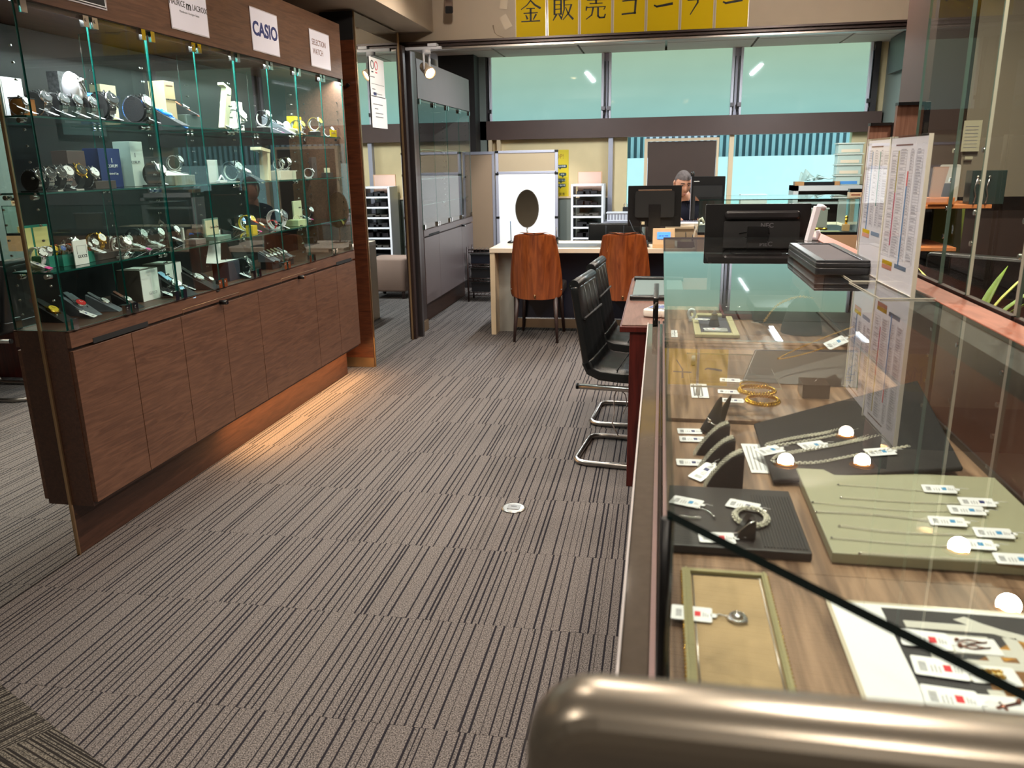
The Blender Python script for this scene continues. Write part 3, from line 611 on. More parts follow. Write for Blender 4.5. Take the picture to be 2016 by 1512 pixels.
MB().tube([(0.05, 0.0, 0.03), (0.02, 0.08, 0.06), (-0.05, 0.12, 0.12), (-0.09, 0.2, 0.2)], 0.004, 6).build('cable', BLACKM, t)
t = thing('display_unit', 'beige tilted unit with a blue lit display on the desk', 'device', (0.03, 6.68, zt), 0.0)
pr = [(-0.055, 0), (0.09, 0), (0.09, 0.06), (0.01, 0.155), (-0.012, 0.155), (-0.055, 0.03)]
F_ = Matrix(((0,0,1,0),(1,0,0,0),(0,1,0,0),(0,0,0,1)))
MB().prism(pr, -0.088, 0.088).build('body', mat('beige_plastic', (216, 178, 132), 0.45), t, T=F_, bevel=0.004)
sc = TR(0.0, -0.037, 0.10, 0, math.radians(72))
MB().cb((0, 0, 0.002), (0.105, 0.055, 0.004)).build('screen', mat('blue_lcd', (60, 130, 240), 0.3, emit=(70, 140, 250), es=0.9), t, T=sc)
MB().box(-0.038, -0.02, -0.006, 0.0, 0.0041, 0.0046).box(-0.015, 0.0, -0.006, 0, 0.0041, 0.0046).box(0.006, 0.035, -0.006, 0, 0.0041, 0.0046).build('screen_text', INKN, t, T=sc)
t = thing('stationery_tray', 'black stationery tray with cream cards right of the beige display unit', 'tray', (0.21, 6.70, zt))
MB().box(-0.07, 0.07, -0.06, 0.06, 0, 0.05).build('tray', BLACK, t)
MB().box(-0.045, 0.04, -0.03, 0.02, 0.05, 0.075).build('card_stack', CREAM, t); MB().cyl((0, 0.03, 0.05), (-0.005, 0.03, 0.12), 0.004).cyl((0.05, 0.03, 0.05), (0.055, 0.03, 0.1), 0.006).build('pen', BLACK, t)
t = thing('acrylic_leaflet_stand', 'bent leaflet stand left of the glass case on the desk', 'stand', (0.29, 6.60, zt))
MB().tube([(0, 0, 0), (-0.02, 0, 0.1), (0.01, 0, 0.22), (0.03, 0, 0.24), (0.05, 0, 0.2)], 0.012, 6).box(-0.03, 0.06, -0.05, 0.05, 0, 0.006).build('holder', mat('cream_leaflet', (225, 212, 190), 0.4), t)

# monitors seen from behind
def monitor(x, y, z0, w, h, label, rz=0.0, tilt=0.0, logo=None, stand=True, feat=None, gap=0.1):
    t = thing('computer_monitor', label, 'monitor', (x, y, z0), rz)
    T = TR(0, 0, gap, 0, tilt)
    b = MB().rbox((0, 0, h/2), (w, 0.028, h), 0.006, axis='y').build('screen_case', BLACK, t, T=T, bevel=0.002)
    MB().box(-w/2+0.012, w/2-0.012, 0.0142, 0.015, 0.015, h-0.012).build('screen', mat('screen_glass', (30, 34, 40), 0.1), b)
    if stand:
        MB().box(-0.05, 0.05, -0.05, -0.02, 0.0, gap+h*0.55).rbox((0, -0.02, 0.008), (0.24, 0.18, 0.014), 0.02).build('stand', BLACK, t)
    return t, T
t, T_ = monitor(-0.055, 7.10, zt, 0.45, 0.345, 'black monitor seen from behind on the cream desk', 0.05, -0.03, gap=0.135)
MB().rbox((0.0, -0.03, 0.19), (0.33, 0.04, 0.22), 0.02, axis='y').build('rear_hump', BLACKM, t, T=T_)
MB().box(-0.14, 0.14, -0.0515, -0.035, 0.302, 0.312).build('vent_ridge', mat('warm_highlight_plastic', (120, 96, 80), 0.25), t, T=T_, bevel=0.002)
MB().box(-0.115, -0.08, -0.0165, -0.015, 0.02, 0.045).build('label_sticker', CREAM, t, T=T_)
MB().tube([(-0.11, -0.02, 0.18), (-0.115, -0.03, 0.12), (-0.08, -0.05, 0.06), (0.02, -0.1, 0.02)], 0.004, 6).build('cable', BLACKM, t)
# keyboard, papers and cabinet row behind the desk
t = thing('staff_counter', 'cream staff counter behind the cream desk where the man sits', 'counter', (0.55, 7.86, 0))
MB().box(-0.50, 1.1, -0.22, 0.25, 0.81, 0.835).build('tabletop', BEIGEW, t, bevel=0.002)
MB().box(-0.50, 1.1, -0.18, -0.16, 0.0, 0.81).build('front_panel', BEIGEW, t); MB().box(-0.50, -0.47, -0.2, 0.24, 0, 0.81).build('side_panel', BEIGEW, t)
zc = 0.835
t = thing('paper_stack', 'stack of white papers on the staff counter below the man', 'papers', (0.27, 7.74, zc))
for k in range(3): MB().box(-0.12, 0.14, -0.08, 0.07, k*0.008, k*0.008+0.007, T=TR(0, 0, 0, 0.08*k-0.08)).build('sheet', mat('bright_paper', (232, 222, 212), 0.6), t)
t = thing('keyboard', 'grey keyboard on the counter in front of the man', 'keyboard', (0.21, 7.93, zc))
MB().box(-0.14, 0.14, -0.05, 0.05, 0, 0.02).build('base', mat('grey_keyboard', (120, 116, 124), 0.5), t, bevel=0.003)
q = MB()
for i in range(12):
    for j in range(4): q.box(-0.13+i*0.022, -0.112+i*0.022, -0.042+j*0.022, -0.024+j*0.022, 0.02, 0.026)
tag(q.build('key', mat('key_grey', (150, 146, 156), 0.5), t), kind='stuff')
t, T_ = monitor(0.43, 7.98, zc, 0.315, 0.40, 'tall black monitor with a small pale badge in front of the man', -0.03, 0.0, gap=0.035)
MB().box(-0.13, -0.08, -0.0155, -0.014, 0.352, 0.360).build('badge', mat('badge_silver', (200, 200, 196), 0.4), t, T=T_)
MB().box(0.09, 0.125, -0.0155, -0.014, 0.29, 0.297).build('badge', INKR, t, T=T_)
MB().rbox((0, -0.024, 0.16), (0.27, 0.02, 0.31), 0.012, axis='y').build('rear_hump', BLACKM, t, T=T_)
MB().box(-0.158, -0.152, -0.015, 0.0, 0.0, 0.40).build('side_trim', ALU, t, T=T_)
t = thing('webcam', 'small black webcam clipped on top of the tall monitor', 'webcam', (0.285, 7.98, zc+0.435))
MB().ball((0, 0, 0.03), 0.018).box(-0.015, 0.015, -0.01, 0.01, 0, 0.02).build('body', BLACK, t); MB().cyl((0, -0.019, 0.03), (0, -0.012, 0.03), 0.008, n=10).build('lens', STEEL, t)

# wooden chairs
def wood_chair(x, y, label):
    t = thing('dining_chair', label, 'chair', (x, y, 0), 0.0, 'orange brown wooden chairs at the cream desk')
    # outline (half width by height)
    prof = [(0.05, 0.352), (0.15, 0.358), (0.20, 0.372), (0.212, 0.40), (0.214, 0.46), (0.210, 0.54), (0.200, 0.64), (0.186, 0.74), (0.170, 0.83), (0.160, 0.872), (0.146, 0.889), (0.09, 0.886), (0.0, 0.884)]
    mb = MB(); nx = 13; rows = []
    zs = [0.352, 0.356, 0.36, 0.372, 0.39, 0.42, 0.48, 0.54, 0.60, 0.66, 0.72, 0.78, 0.83, 0.86, 0.875, 0.884, 0.888]
    def hw(z):
        pts = sorted([(a[1], a[0]) for a in prof if a[1] < 0.885 or a[0] > 0.1])
        if z <= 0.352: return 0.05
        for (z0, w0), (z1, w1) in zip(pts[:-1], pts[1:]):
            if z0 <= z <= z1: return w0 + (w1-w0)*(z-z0)/max(1e-6, z1-z0)
        return 0.144
    vs = []
    for z in zs:
        w = hw(z)
        for i in range(nx):
            u = -1 + 2*i/(nx-1); x_ = u*w; yb = 0.075*(x_/0.2)**2 - 0.10*(z-0.35)**1.2
            vs.append((x_, yb - 0.02, z + (0.004*(1-abs(u)) if z < 0.353 else 0) + (0.014*abs(u)**2 - 0.008)*max(0, (z-0.6)/0.288)))
    n = len(vs); vs2 = [(v[0], v[1]+0.013, v[2]) for v in vs]; fs = []
    R = len(zs)
    for r in range(R-1):
        for i in range(nx-1):
            a = r*nx+i; fs.append((a, a+1, a+nx+1, a+nx)); fs.append((n+a+nx, n+a+nx+1, n+a+1, n+a))
    for r in range(R-1):
        a = r*nx; fs.append((a, a+nx, n+a+nx, n+a)); b = a+nx-1; fs.append((b, n+b, n+b+nx, b+nx))
    for i in range(nx-1):
        fs.append((i, n+i, n+i+1, i+1)); a = (R-1)*nx+i; fs.append((a, a+1, n+a+1, n+a))
    mb._add(vs, fs, 0, True) if False else mb._add(vs + vs2, fs, 0, True)
    mb.build('backrest', WOODCH, t)
    # visible seat cushion edge
    MB().rbox((0, 0.24, 0.425), (0.42, 0.42, 0.07), 0.06).build('seat', mat('dark_seat_fabric', (40, 34, 36), 0.8), t, bevel=0.01)
    MB().rbox((0, 0.24, 0.38), (0.40, 0.40, 0.02), 0.05).build('seat_frame', MDARK, t)
    for (sx, sy, ex, ey) in ((-0.155, 0.05, -0.178, 0.0), (0.155, 0.05, 0.178, 0.0), (-0.15, 0.42, -0.18, 0.46), (0.15, 0.42, 0.18, 0.46)):
        MB().cyl((ex, ey, 0), (sx, sy, 0.385), 0.011, 0.021, 8).build('leg', mat('dark_walnut_leg', (52, 36, 34), 0.4), t)
    MB().ball((0, -0.026, 0.382), (0.010, 0.006, 0.017)).build('badge', mat('bronze_stud', (130, 100, 70), 0.3, metal=0.9), t)
    for s in (-1, 1): MB().ball((s*0.205, 0.055, 0.43), (0.006, 0.006, 0.006)).build('screw', STEEL, t)
    return t
wood_chair(-0.975, 6.33, 'orange brown wooden chair in front of the oval mirror')
wood_chair(-0.275, 6.33, 'orange brown wooden chair in front of the beige display unit')

# whiteboard partition
t = thing('office_partition', 'folding partition with fabric panels and bright white board behind the desk', 'partition', (-1.478, 9.05, 0))
MB().box(-0.318, 0.318, -0.012, 0.012, 0.10, 1.305).build('white_board', mat('glossy_white_board', (250, 250, 250), 0.35), t)
MB().box(-0.315, 0.315, -0.010, 0.010, 1.333, 1.528).build('fabric_panel', mat('beige_fabric', (160, 142, 116), 0.9, bump=0.2, bscale=300), t)
for z in (1.318, 1.541): MB().box(-0.335, 0.335, -0.018, 0.018, z-0.014, z+0.014).build('rail', ALU, t, bevel=0.003)
for x in (-0.333, 0.333): MB().box(x-0.017, x+0.017, -0.018, 0.018, 0.02, 1.555).build('post', ALU, t, bevel=0.003)
for x in (-0.333, 0.333):
    for z in (1.542, 1.305, 0.83, 0.50): MB().box(x-0.019, x+0.019, -0.021, 0.021, z-0.012, z+0.012).build('joint_cap', BLACK, t)
WT = TR(-0.352, 0, 0, math.radians(-16))
MB().box(-0.62, -0.02, -0.012, 0.012, 0.46, 1.52).build('fabric_panel', mat('taupe_fabric', (146, 124, 102), 0.9, bump=0.2, bscale=300), t, T=WT)
MB().box(-0.63, -0.012, -0.018, 0.018, 1.52, 1.55).build('rail', ALU, t, T=WT)
for x in (-0.62, -0.025): MB().box(x-0.012, x+0.012, -0.016, 0.016, 0.0, 1.52).build('post', ALU, t, T=WT)

# wire rack left of the desk
t = thing('wire_rack', 'black wire rack in the dark corner left of the cream desk', 'rack', (-1.82, 8.45, 0))
for x in (-0.17, 0.17):
    for y in (-0.2, 0.04): MB().cyl((x, y, 0), (x, y, 0.58), 0.010, n=10).build('post', MDARK, t)
for z in (0.10, 0.25, 0.40, 0.55):
    q = MB()
    for k in range(9): q.cyl((-0.17+k*0.0425, -0.2, z), (-0.17+k*0.0425, 0.04, z), 0.003, n=5)
    q.cyl((-0.17, -0.2, z), (0.17, -0.2, z), 0.005, n=6).cyl((-0.17, -0.2, z-0.03), (0.17, -0.2, z-0.03), 0.005, n=6)
    for k in range(8): q.cyl((-0.17+k*0.0425, -0.2, z-0.03), (-0.15+k*0.0425, -0.2, z), 0.003, n=5)
    q.build('wire_shelf', MDARK, t)
for z, c in ((0.40, (18, 22, 36)), (0.25, (24, 24, 28)), (0.10, (28, 28, 32))):
    b = thing('storage_box', {0.40: 'dark blue box on the upper shelf of the wire rack', 0.25: 'dark box on the middle shelf of the wire rack', 0.10: 'dark box on the lowest shelf of the wire rack'}[z], 'box', (-1.82, 8.45, z+0.003))
    MB().box(-0.14, 0.14, -0.18, 0.03, 0, 0.09).build('body', mat('box_%d' % int(z*100), c, 0.5), b, bevel=0.004)
    MB().box(-0.145, 0.145, -0.185, 0.035, 0.09, 0.10).build('lid', BLACKM, b)

# drawer tower, picture, poster
def tower(x, y, label):
    t = thing('drawer_tower', label, 'drawers', (x, y, 0)); n = 10; p = 0.1165; w = 0.335
    for s in (-1, 1): MB().box(s*(w/2)-0.012, s*(w/2)+0.012, -0.0, 0.3, 0, 1.185).build('side_post', WHITEP, t, bevel=0.003)
    MB().box(-w/2, w/2, 0, 0.3, 1.165, 1.185).build('top', WHITEP, t, bevel=0.003)
    for k in range(n):
        z = 0.02 + k*p
        MB().box(-w/2+0.013, w/2-0.013, 0.0, 0.3, z-0.012, z+0.006).build('rail', WHITEP, t)
        d = MB().box(-w/2+0.014, w/2-0.014, 0.006, 0.012, z+0.008, z+p-0.022, edge=0, thin='y').box(-w/2+0.014, w/2-0.014, 0.012, 0.28, z+0.008, z+0.012).build('drawer', G_SMOKE, t)
        random.seed(k); q = MB()
        for j in range(3): q.box(-0.12+0.07*j, -0.04+0.07*j+0.04*random.random(), 0.04, 0.2, z+0.013, z+0.025+0.04*random.random())
        q.build('contents', mat('drawer_contents_%d' % (k % 3), ((70, 70, 74), (120, 116, 110), (50, 46, 50))[k % 3], 0.6), d)
tower(-0.80, 9.0, 'white plastic drawer tower with clear drawers by the windows')
t = thing('picture_board', 'pale pink framed board standing above the drawer tower', 'board', (-0.80, 9.36, 1.1))
MB().box(-0.14, 0.135, 0, 0.012, 0.0, 0.215).build('frame', mat('tan_frame', (206, 160, 124), 0.5), t)
MB().box(-0.134, 0.122, -0.002, 0, 0.0, 0.209).build('board', mat('pale_pink', (222, 184, 168), 0.6), t)
MB().box(-0.12, 0.12, 0.02, 0.2, -1.1, 0.0).build('support', GREYW, t)
t = thing('notice_poster', 'yellow notice poster with dark speech bubbles behind the white partition', 'poster', (-1.27, 9.585, 0.985))
MB().box(-0.20, 0.20, 0, 0.002, 0, 0.575).build('sheet', mat('poster_yellow', (208, 184, 24), 0.45), t)
text('STOP!', 0.07, mat('poster_brown', (150, 110, 30), 0.6), t, at(0.06, -0.001, 0.50, FMY), sx=0.9)
bub = mat('bubble_green', (38, 62, 54), 0.6)
for (x, z, w, s) in ((0.10, 0.39, 0.16, '振り込め詐欺'), (0.13, 0.30, 0.085, 'かな'), (0.11, 0.235, 0.10, 'キャッシュ'), (0.105, 0.175, 0.12, '還付金詐欺')):
    b = MB().rbox((x, -0.001, z), (w, 0.002, 0.036), 0.012, axis='y'); b._add([(x-0.015, -0.002, z-0.017), (x+0.015, -0.002, z-0.017), (x, -0.002, z-0.038)], [(0, 1, 2)])
    p = b.build('speech_bubble', bub, t); text(s, 0.022, WHITE, p, at(x, -0.0025, z, FMY))
text('見守り宣言', 0.035, INK, t, at(0.07, -0.001, 0.075, FMY)); MB().box(-0.18, 0.16, -0.001, 0, 0.035, 0.039).build('printed_line', mat('poster_green', (90, 140, 50), 0.6), t)

# office chair, white baskets, low cabinet behind
def office_chair(x, y, rz, label, h=0.86, low=0.55, w=0.50):
    t = thing('office_chair', label, 'chair', (x, y, 0), rz)
    back = MB().rbox((0, 0, (h+low)/2), (w, 0.07, h-low), 0.02, axis='y').build('backrest', LEATHER, t, bevel=0.012)
    for xx in (-w/6, w/6): MB().tube([(xx, -0.037, low+0.02), (xx, -0.040, h-0.02)], 0.004, 5).build('seam', BLACKM, back)
    MB().rbox((0, 0.27, 0.47), (w, 0.5, 0.1), 0.05).build('seat', LEATHER, t, bevel=0.015)
    MB().cyl((0, 0.25, 0.08), (0, 0.25, 0.43), 0.03, n=14).build('column', CHROME, t)
    q = MB()
    for k in range(5): a = k*2*PI/5; q.cyl((0, 0.25, 0.09), (0.28*math.cos(a), 0.25+0.28*math.sin(a), 0.06), 0.022, 0.014, 8)
    q.build('star_base', CHROME, t)
    for k in range(5):
        a = k*2*PI/5; MB().cyl((0.28*math.cos(a)-0.015, 0.25+0.28*math.sin(a), 0.028), (0.28*math.cos(a)+0.015, 0.25+0.28*math.sin(a), 0.028), 0.028, n=12).build('caster', BLACK, t)
    MB().box(-0.03, 0.03, 0.03, 0.06, 0.42, low+0.1).build('back_support', MGREY, t)
    return t
office_chair(-0.42, 7.72, 0.0, 'grey black padded office chair back behind the desk near the drawer tower')
t = thing('low_cabinet', 'grey low cabinet by the far windows holding white baskets', 'cabinet', (-0.42, 9.0, 0))
MB().box(-0.19, 0.25, 0, 0.4, 0.02, 0.76).build('body', GREYW, t, bevel=0.003); MB().box(-0.2, 0.26, -0.01, 0.41, 0.76, 0.78).build('top', ALU, t)
MB().box(-0.18, 0.24, 0.01, 0.39, 0, 0.02).build('plinth', BLACKM, t)
t = thing('plastic_basket', 'white plastic basket with scissors on the low cabinet by the windows', 'basket', (-0.45, 9.1, 0.781))
MB().box(-0.13, 0.15, -0.09, 0.09, 0.004, 0.095).box(-0.14, 0.16, -0.1, 0.1, 0.09, 0.10).build('body', WHITEP, t)
q = MB()
for k in range(8): q.box(-0.12+k*0.034, -0.1+k*0.034, -0.092, -0.09, 0.02, 0.08)
q.build('rib', ALU, t)
t = thing('pen_cup', 'small black box of scissors above the white basket', 'organiser', (-0.37, 9.25, 0.781))
MB().box(-0.05, 0.09, -0.05, 0.05, 0, 0.145).build('cup', BLACK, t)
for x, m in ((-0.02, STEEL), (0.04, mat('yellow_handle', (220, 214, 90), 0.5))):
    MB().tube([(x+0.02*math.cos(a*PI/5), 0, 0.165+0.02*math.sin(a*PI/5)) for a in range(10)], 0.004, 5, closed=True).cyl((x, 0, 0.1), (x, 0, 0.145), 0.004).build('scissors', m, t)
# stool seen only in the tall mirror
t = thing('cube_stool', 'taupe cube stool seen in the tall mirror', 'stool', (-1.12, 8.55, 0))
MB().rbox((0, 0, 0.26), (0.42, 0.42, 0.36), 0.05).build('seat', mat('taupe_upholstery', (140, 116, 104), 0.9), t, bevel=0.02)
for sx in (-1, 1):
    for sy in (-1, 1): MB().cyl((sx*0.17, sy*0.17, 0), (sx*0.17, sy*0.17, 0.1), 0.02, n=8).build('leg', mat('dark_walnut_leg', (52, 36, 34), 0.4), t)

# glass case on the desk and its contents
t = thing('tabletop_glass_case', 'low glass case with a black base on the right part of the desk', 'display case', (0.85, 6.62, 0.737))
MB().box(-0.57, 0.57, -0.34, 0.40, 0.0, 0.135).build('plinth', mat('tan_plinth', (170, 136, 104), 0.5), t)
MB().box(-0.57, 0.57, -0.335, 0.40, 0.135, 0.155).build('base', BLACK, t)
z0, z1 = 0.155, 0.390
MB().box(-0.57, 0.57, -0.335, -0.329, z0, z1, edge=1, thin='y').build('glass_front', [G_CLEAR, EDGE_D], t)
MB().box(-0.57, 0.57, 0.394, 0.40, z0, z1, edge=1, thin='y').build('glass_back', [G_CLEAR, EDGE_D], t)
for x in (-0.57, 0.564): MB().box(x, x+0.006, -0.329, 0.394, z0, z1, edge=1, thin='x').build('glass_side', [G_CLEAR, EDGE_D], t)
MB().box(-0.57, 0.57, -0.335, 0.40, z1, z1+0.006, edge=1, thin='z').build('glass_top', [G_CLEAR, EDGE_D], t)
zb = 0.737 + 0.155
t = thing('ring_block', 'wood block with gold items in the low glass case', 'display', (1.36, 6.40, zb))
MB().box(-0.025, 0.025, -0.02, 0.02, 0, 0.05).build('block', mat('pale_wood_block', (206, 166, 120), 0.5), t, bevel=0.002)
MB().cyl((0, 0, 0.05), (0, 0, 0.095), 0.01, n=10).ball((0, 0, 0.1), 0.012).build('finial', GOLD, t)
t = thing('gold_ornament', 'small gold ornament lying in the low glass case', 'ornament', (1.17, 6.42, zb))
MB().ball((-0.05, 0, 0.012), (0.03, 0.012, 0.012)).ball((0, 0.01, 0.012), (0.035, 0.01, 0.01)).build('body', GOLD, t); MB().ball((0.05, 0.01, 0.012), (0.02, 0.01, 0.01)).build('tail', GOLD, t)
t = thing('sample_card', 'olive sample card on the floor of the low glass case', 'card', (1.2, 6.36, zb))
MB().box(-0.11, 0.11, -0.05, 0.03, 0, 0.003).build('card', mat('olive_card', (150, 146, 96), 0.5), t); MB().box(-0.1, -0.02, -0.03, 0.0, 0.003, 0.004).build('printed_block', CREAM, t)
t = thing('sample_box', 'cream card box on top of the low glass case at its right end', 'box', (1.42, 6.5, 0.737+0.397))
MB().box(-0.04, 0.05, -0.04, 0.04, 0, 0.035).build('body', BEIGEW, t); MB().box(-0.038, 0.048, -0.038, 0.038, 0.035, 0.06).build('lid', BLACK, t); MB().box(-0.03, 0.035, -0.0415, -0.04, 0.012, 0.022).build('printed_line', WOODR, t)
t = thing('clear_organiser', 'clear tray standing at the back of the low glass case', 'tray', (1.15, 6.8, zb))
MB().box(-0.14, 0.14, -0.06, -0.055, 0.02, 0.14).box(-0.14, 0.14, -0.06, 0.06, 0.0, 0.02).build('body', mat('cloudy_plastic', (170, 172, 168), 0.3), t); MB().box(-0.15, 0.15, -0.065, -0.05, 0.14, 0.15).build('rim', WHITEP, t)

# far right: white cabinet with boxes
t = thing('white_cabinet', 'open fronted white cabinet below the windows behind the low glass case', 'cabinet', (1.70, 8.86, 0))
MB().box(-0.36, -0.31, 0, 0.32, 0, 1.145).box(0.31, 0.36, 0, 0.32, 0, 1.145).box(-0.36, 0.36, 0.0, 0.32, 1.095, 1.145).build('body', mat('grey_white_laminate', (186, 184, 180), 0.5), t)
MB().box(-0.31, 0.31, 0.28, 0.31, 0.0, 1.10).build('back', MDARK, t); MB().box(-0.31, 0.31, 0.02, 0.3, 0.96, 0.98).build('shelf', mat('grey_white_laminate', (186, 184, 180), 0.5), t)
t = thing('wood_tray', 'long dark tray with wooden ends on the white cabinet', 'tray', (1.58, 8.98, 1.146))
MB().box(-0.22, -0.13, -0.06, 0.06, 0, 0.04).build('end_block', mat('tan_wood', (160, 116, 72), 0.5), t); MB().box(0.17, 0.22, -0.06, 0.06, 0, 0.04).build('end_block', mat('tan_wood', (160, 116, 72), 0.5), t); MB().box(-0.13, 0.17, -0.05, 0.05, 0, 0.035).build('tray', BLACK, t)
t = thing('plastic_bag', 'crumpled clear plastic bag lying on the wooden tray by the windows', 'bag', (1.5, 9.0, 1.19))
q = MB(); random.seed(3)
for k in range(9):
    a = random.uniform(-0.8, 0.8); q._add([(0.02*k-0.1, -0.02, 0.0), (0.02*k-0.06+0.05*a, 0.0, 0.10+0.05*math.sin(k)-0.01*k), (0.02*k-0.03, 0.03, 0.01), (0.02*k+0.02, 0.0, 0.03)], [(0, 1, 2), (1, 3, 2)])
q.build('film', mat('clear_film', (196, 222, 218), 0.15), t)
MB().tube([(-0.02, 0, 0.01), (0.1, 0.01, 0.04), (0.2, 0, 0.02), (0.3, 0, 0.03)], 0.006, 5).build('twist', mat('clear_film', (196, 222, 218), 0.15), t)
for k in range(4):
    t = thing('storage_tub', ('lowest translucent tub with blue contents on the white cabinet', 'second translucent tub up in the stack on the white cabinet', 'third translucent tub up in the stack on the white cabinet', 'topmost translucent tub of the stack on the white cabinet')[k], 'tub', (1.88, 9.02, 1.146+k*0.105), group='translucent tubs on the white cabinet')
    MB().box(-0.12, 0.12, -0.08, 0.08, 0, 0.09).build('body', mat('translucent_tub', (176, 190, 180), 0.3), t, bevel=0.006); MB().box(-0.13, 0.13, -0.09, 0.09, 0.09, 0.103).build('lid', mat('tub_lid', (196, 200, 188), 0.3), t, bevel=0.003)
    MB().box(-0.09, 0.09, -0.082, -0.08, 0.01, 0.04).build('contents', mat('tub_blue', (70, 130, 190), 0.5) if k == 0 else mat('tub_card', (214, 196, 170), 0.6), t)
# hand basin area behind glass at the window: a cream pack
struct('trim_16', MB().box(0.62, 2.1, 9.22, 9.6, 0.69, 0.72), BEIGEW)
t = thing('cream_pack', 'small white pack standing by the window behind the front monitor', 'box', (1.0, 9.4, 0.72))
MB().box(-0.14, 0.14, -0.08, 0.1, 0, 0.31).build('body', mat('pack_white', (222, 216, 204), 0.6), t, bevel=0.004); MB().box(-0.14, 0.14, -0.085, 0.1, 0.31, 0.325).build('lid', WHITE, t)
# ================================================================== the seated man
def skin_mesh(name, pts, edges, radii, m, parent=None, root=0, levels=2, T=None):
    me = bpy.data.meshes.new(name); me.from_pydata(pts, edges, []); me.update()
    o = bpy.data.objects.new(name, me); C.objects.link(o)
    sk = o.modifiers.new('skin', 'SKIN'); sk.use_smooth_shade = True
    for i, r in enumerate(radii):
        v = me.skin_vertices[0].data[i]; v.radius = (r, r) if isinstance(r, (int, float)) else r; v.use_root = (i == root)
    sb = o.modifiers.new('sub', 'SUBSURF'); sb.levels = levels; sb.render_levels = levels
    dg = bpy.context.evaluated_depsgraph_get(); dg.update()
    me2 = bpy.data.meshes.new_from_object(o.evaluated_get(dg)); bpy.data.objects.remove(o)
    me2.materials.clear(); me2.materials.append(m)
    for p in me2.polygons: p.use_smooth = True; p.material_index = 0
    return newobj(name, me2, parent, T)
man = thing('person', 'man with short grey hair in a navy polo shirt leaning behind the monitors', 'person', (0.30, 8.30, 0.0))
bp = [(0,0.06,0.50), (0,0.05,0.66), (-0.01,0.02,0.82), (-0.03,-0.03,0.95), (-0.05,-0.09,1.02), (-0.07,-0.14,1.075), (-0.085,-0.18,1.13),
      (-0.18,-0.05,0.96), (-0.24,-0.10,0.82), (-0.19,-0.22,0.868), (-0.14,-0.26,0.875),
      (0.14,-0.05,0.96), (0.24,-0.08,0.82), (0.15,-0.19,0.868), (0.06,-0.25,0.875),
      (-0.11,0.0,0.50), (-0.14,-0.36,0.52), (-0.14,-0.34,0.10), (-0.14,-0.46,0.05), (0.11,0.0,0.50), (0.14,-0.36,0.52), (0.14,-0.34,0.10), (0.14,-0.46,0.05)]
be = [(0,1),(1,2),(2,3),(3,4),(4,5),(5,6),(3,7),(7,8),(8,9),(9,10),(3,11),(11,12),(12,13),(13,14),(0,15),(15,16),(16,17),(17,18),(0,19),(19,20),(20,21),(21,22)]
br = [(0.15,0.11),(0.14,0.10),(0.15,0.10),(0.13,0.09),0.062,0.052,0.055, 0.062,0.045,0.034,0.028, 0.062,0.045,0.034,0.028, 0.085,0.062,0.045,0.035,0.085,0.062,0.045,0.035]
skin_mesh('body', bp, be, br, SKIN, man)
sp = bp[:5] + [bp[7], bp[8], (-0.225,-0.15,0.84), bp[11], bp[12], (0.2,-0.13,0.845)]
se = [(0,1),(1,2),(2,3),(3,4),(3,5),(5,6),(6,7),(3,8),(8,9),(9,10)]
sr = [(0.165,0.125),(0.155,0.115),(0.165,0.115),(0.145,0.105),0.072,0.076,0.058,0.052,0.076,0.058,0.052]
skin_mesh('polo_shirt', sp, se, sr, NAVY, man)
tp = [bp[0], bp[15], bp[16], bp[17], bp[19], bp[20], bp[21]]
skin_mesh('trousers', tp, [(0,1),(1,2),(2,3),(0,4),(4,5),(5,6)], [(0.17,0.13),0.098,0.074,0.056,0.098,0.074,0.056], BLACKM, man)
for s, (hx, hy, hz) in ((-1, (-0.14,-0.26,0.875)), (1, (0.06,-0.25,0.875))):
    P = [(0,0,0), (0,-0.035,0.002), (-0.03,-0.075,0.0), (-0.01,-0.08,0.004), (0.01,-0.08,0.004), (0.028,-0.074,0.0)]; E_ = [(0,1),(1,2),(1,3),(1,4),(1,5)]; Rr = [0.022,0.026,0.013,0.013,0.013,0.012]
    for i, L in ((2,0.028),(3,0.036),(4,0.034),(5,0.026)):
        x_, y_, z_ = P[i]; P.append((x_*1.1, y_-L*0.6, z_+0.004)); P.append((x_*1.15, y_-L, z_-0.012)); k = len(P)
        E_ += [(i, k-2), (k-2, k-1)]; Rr += [0.009, 0.0075]
    P += [(-s*0.035, -0.03, -0.004), (-s*0.05, -0.06, -0.01)]; k = len(P); E_ += [(1, k-2), (k-2, k-1)]; Rr += [0.012, 0.009]
    skin_mesh('hand', P, E_, Rr, SKIN, man, T=TR(hx, hy, hz))
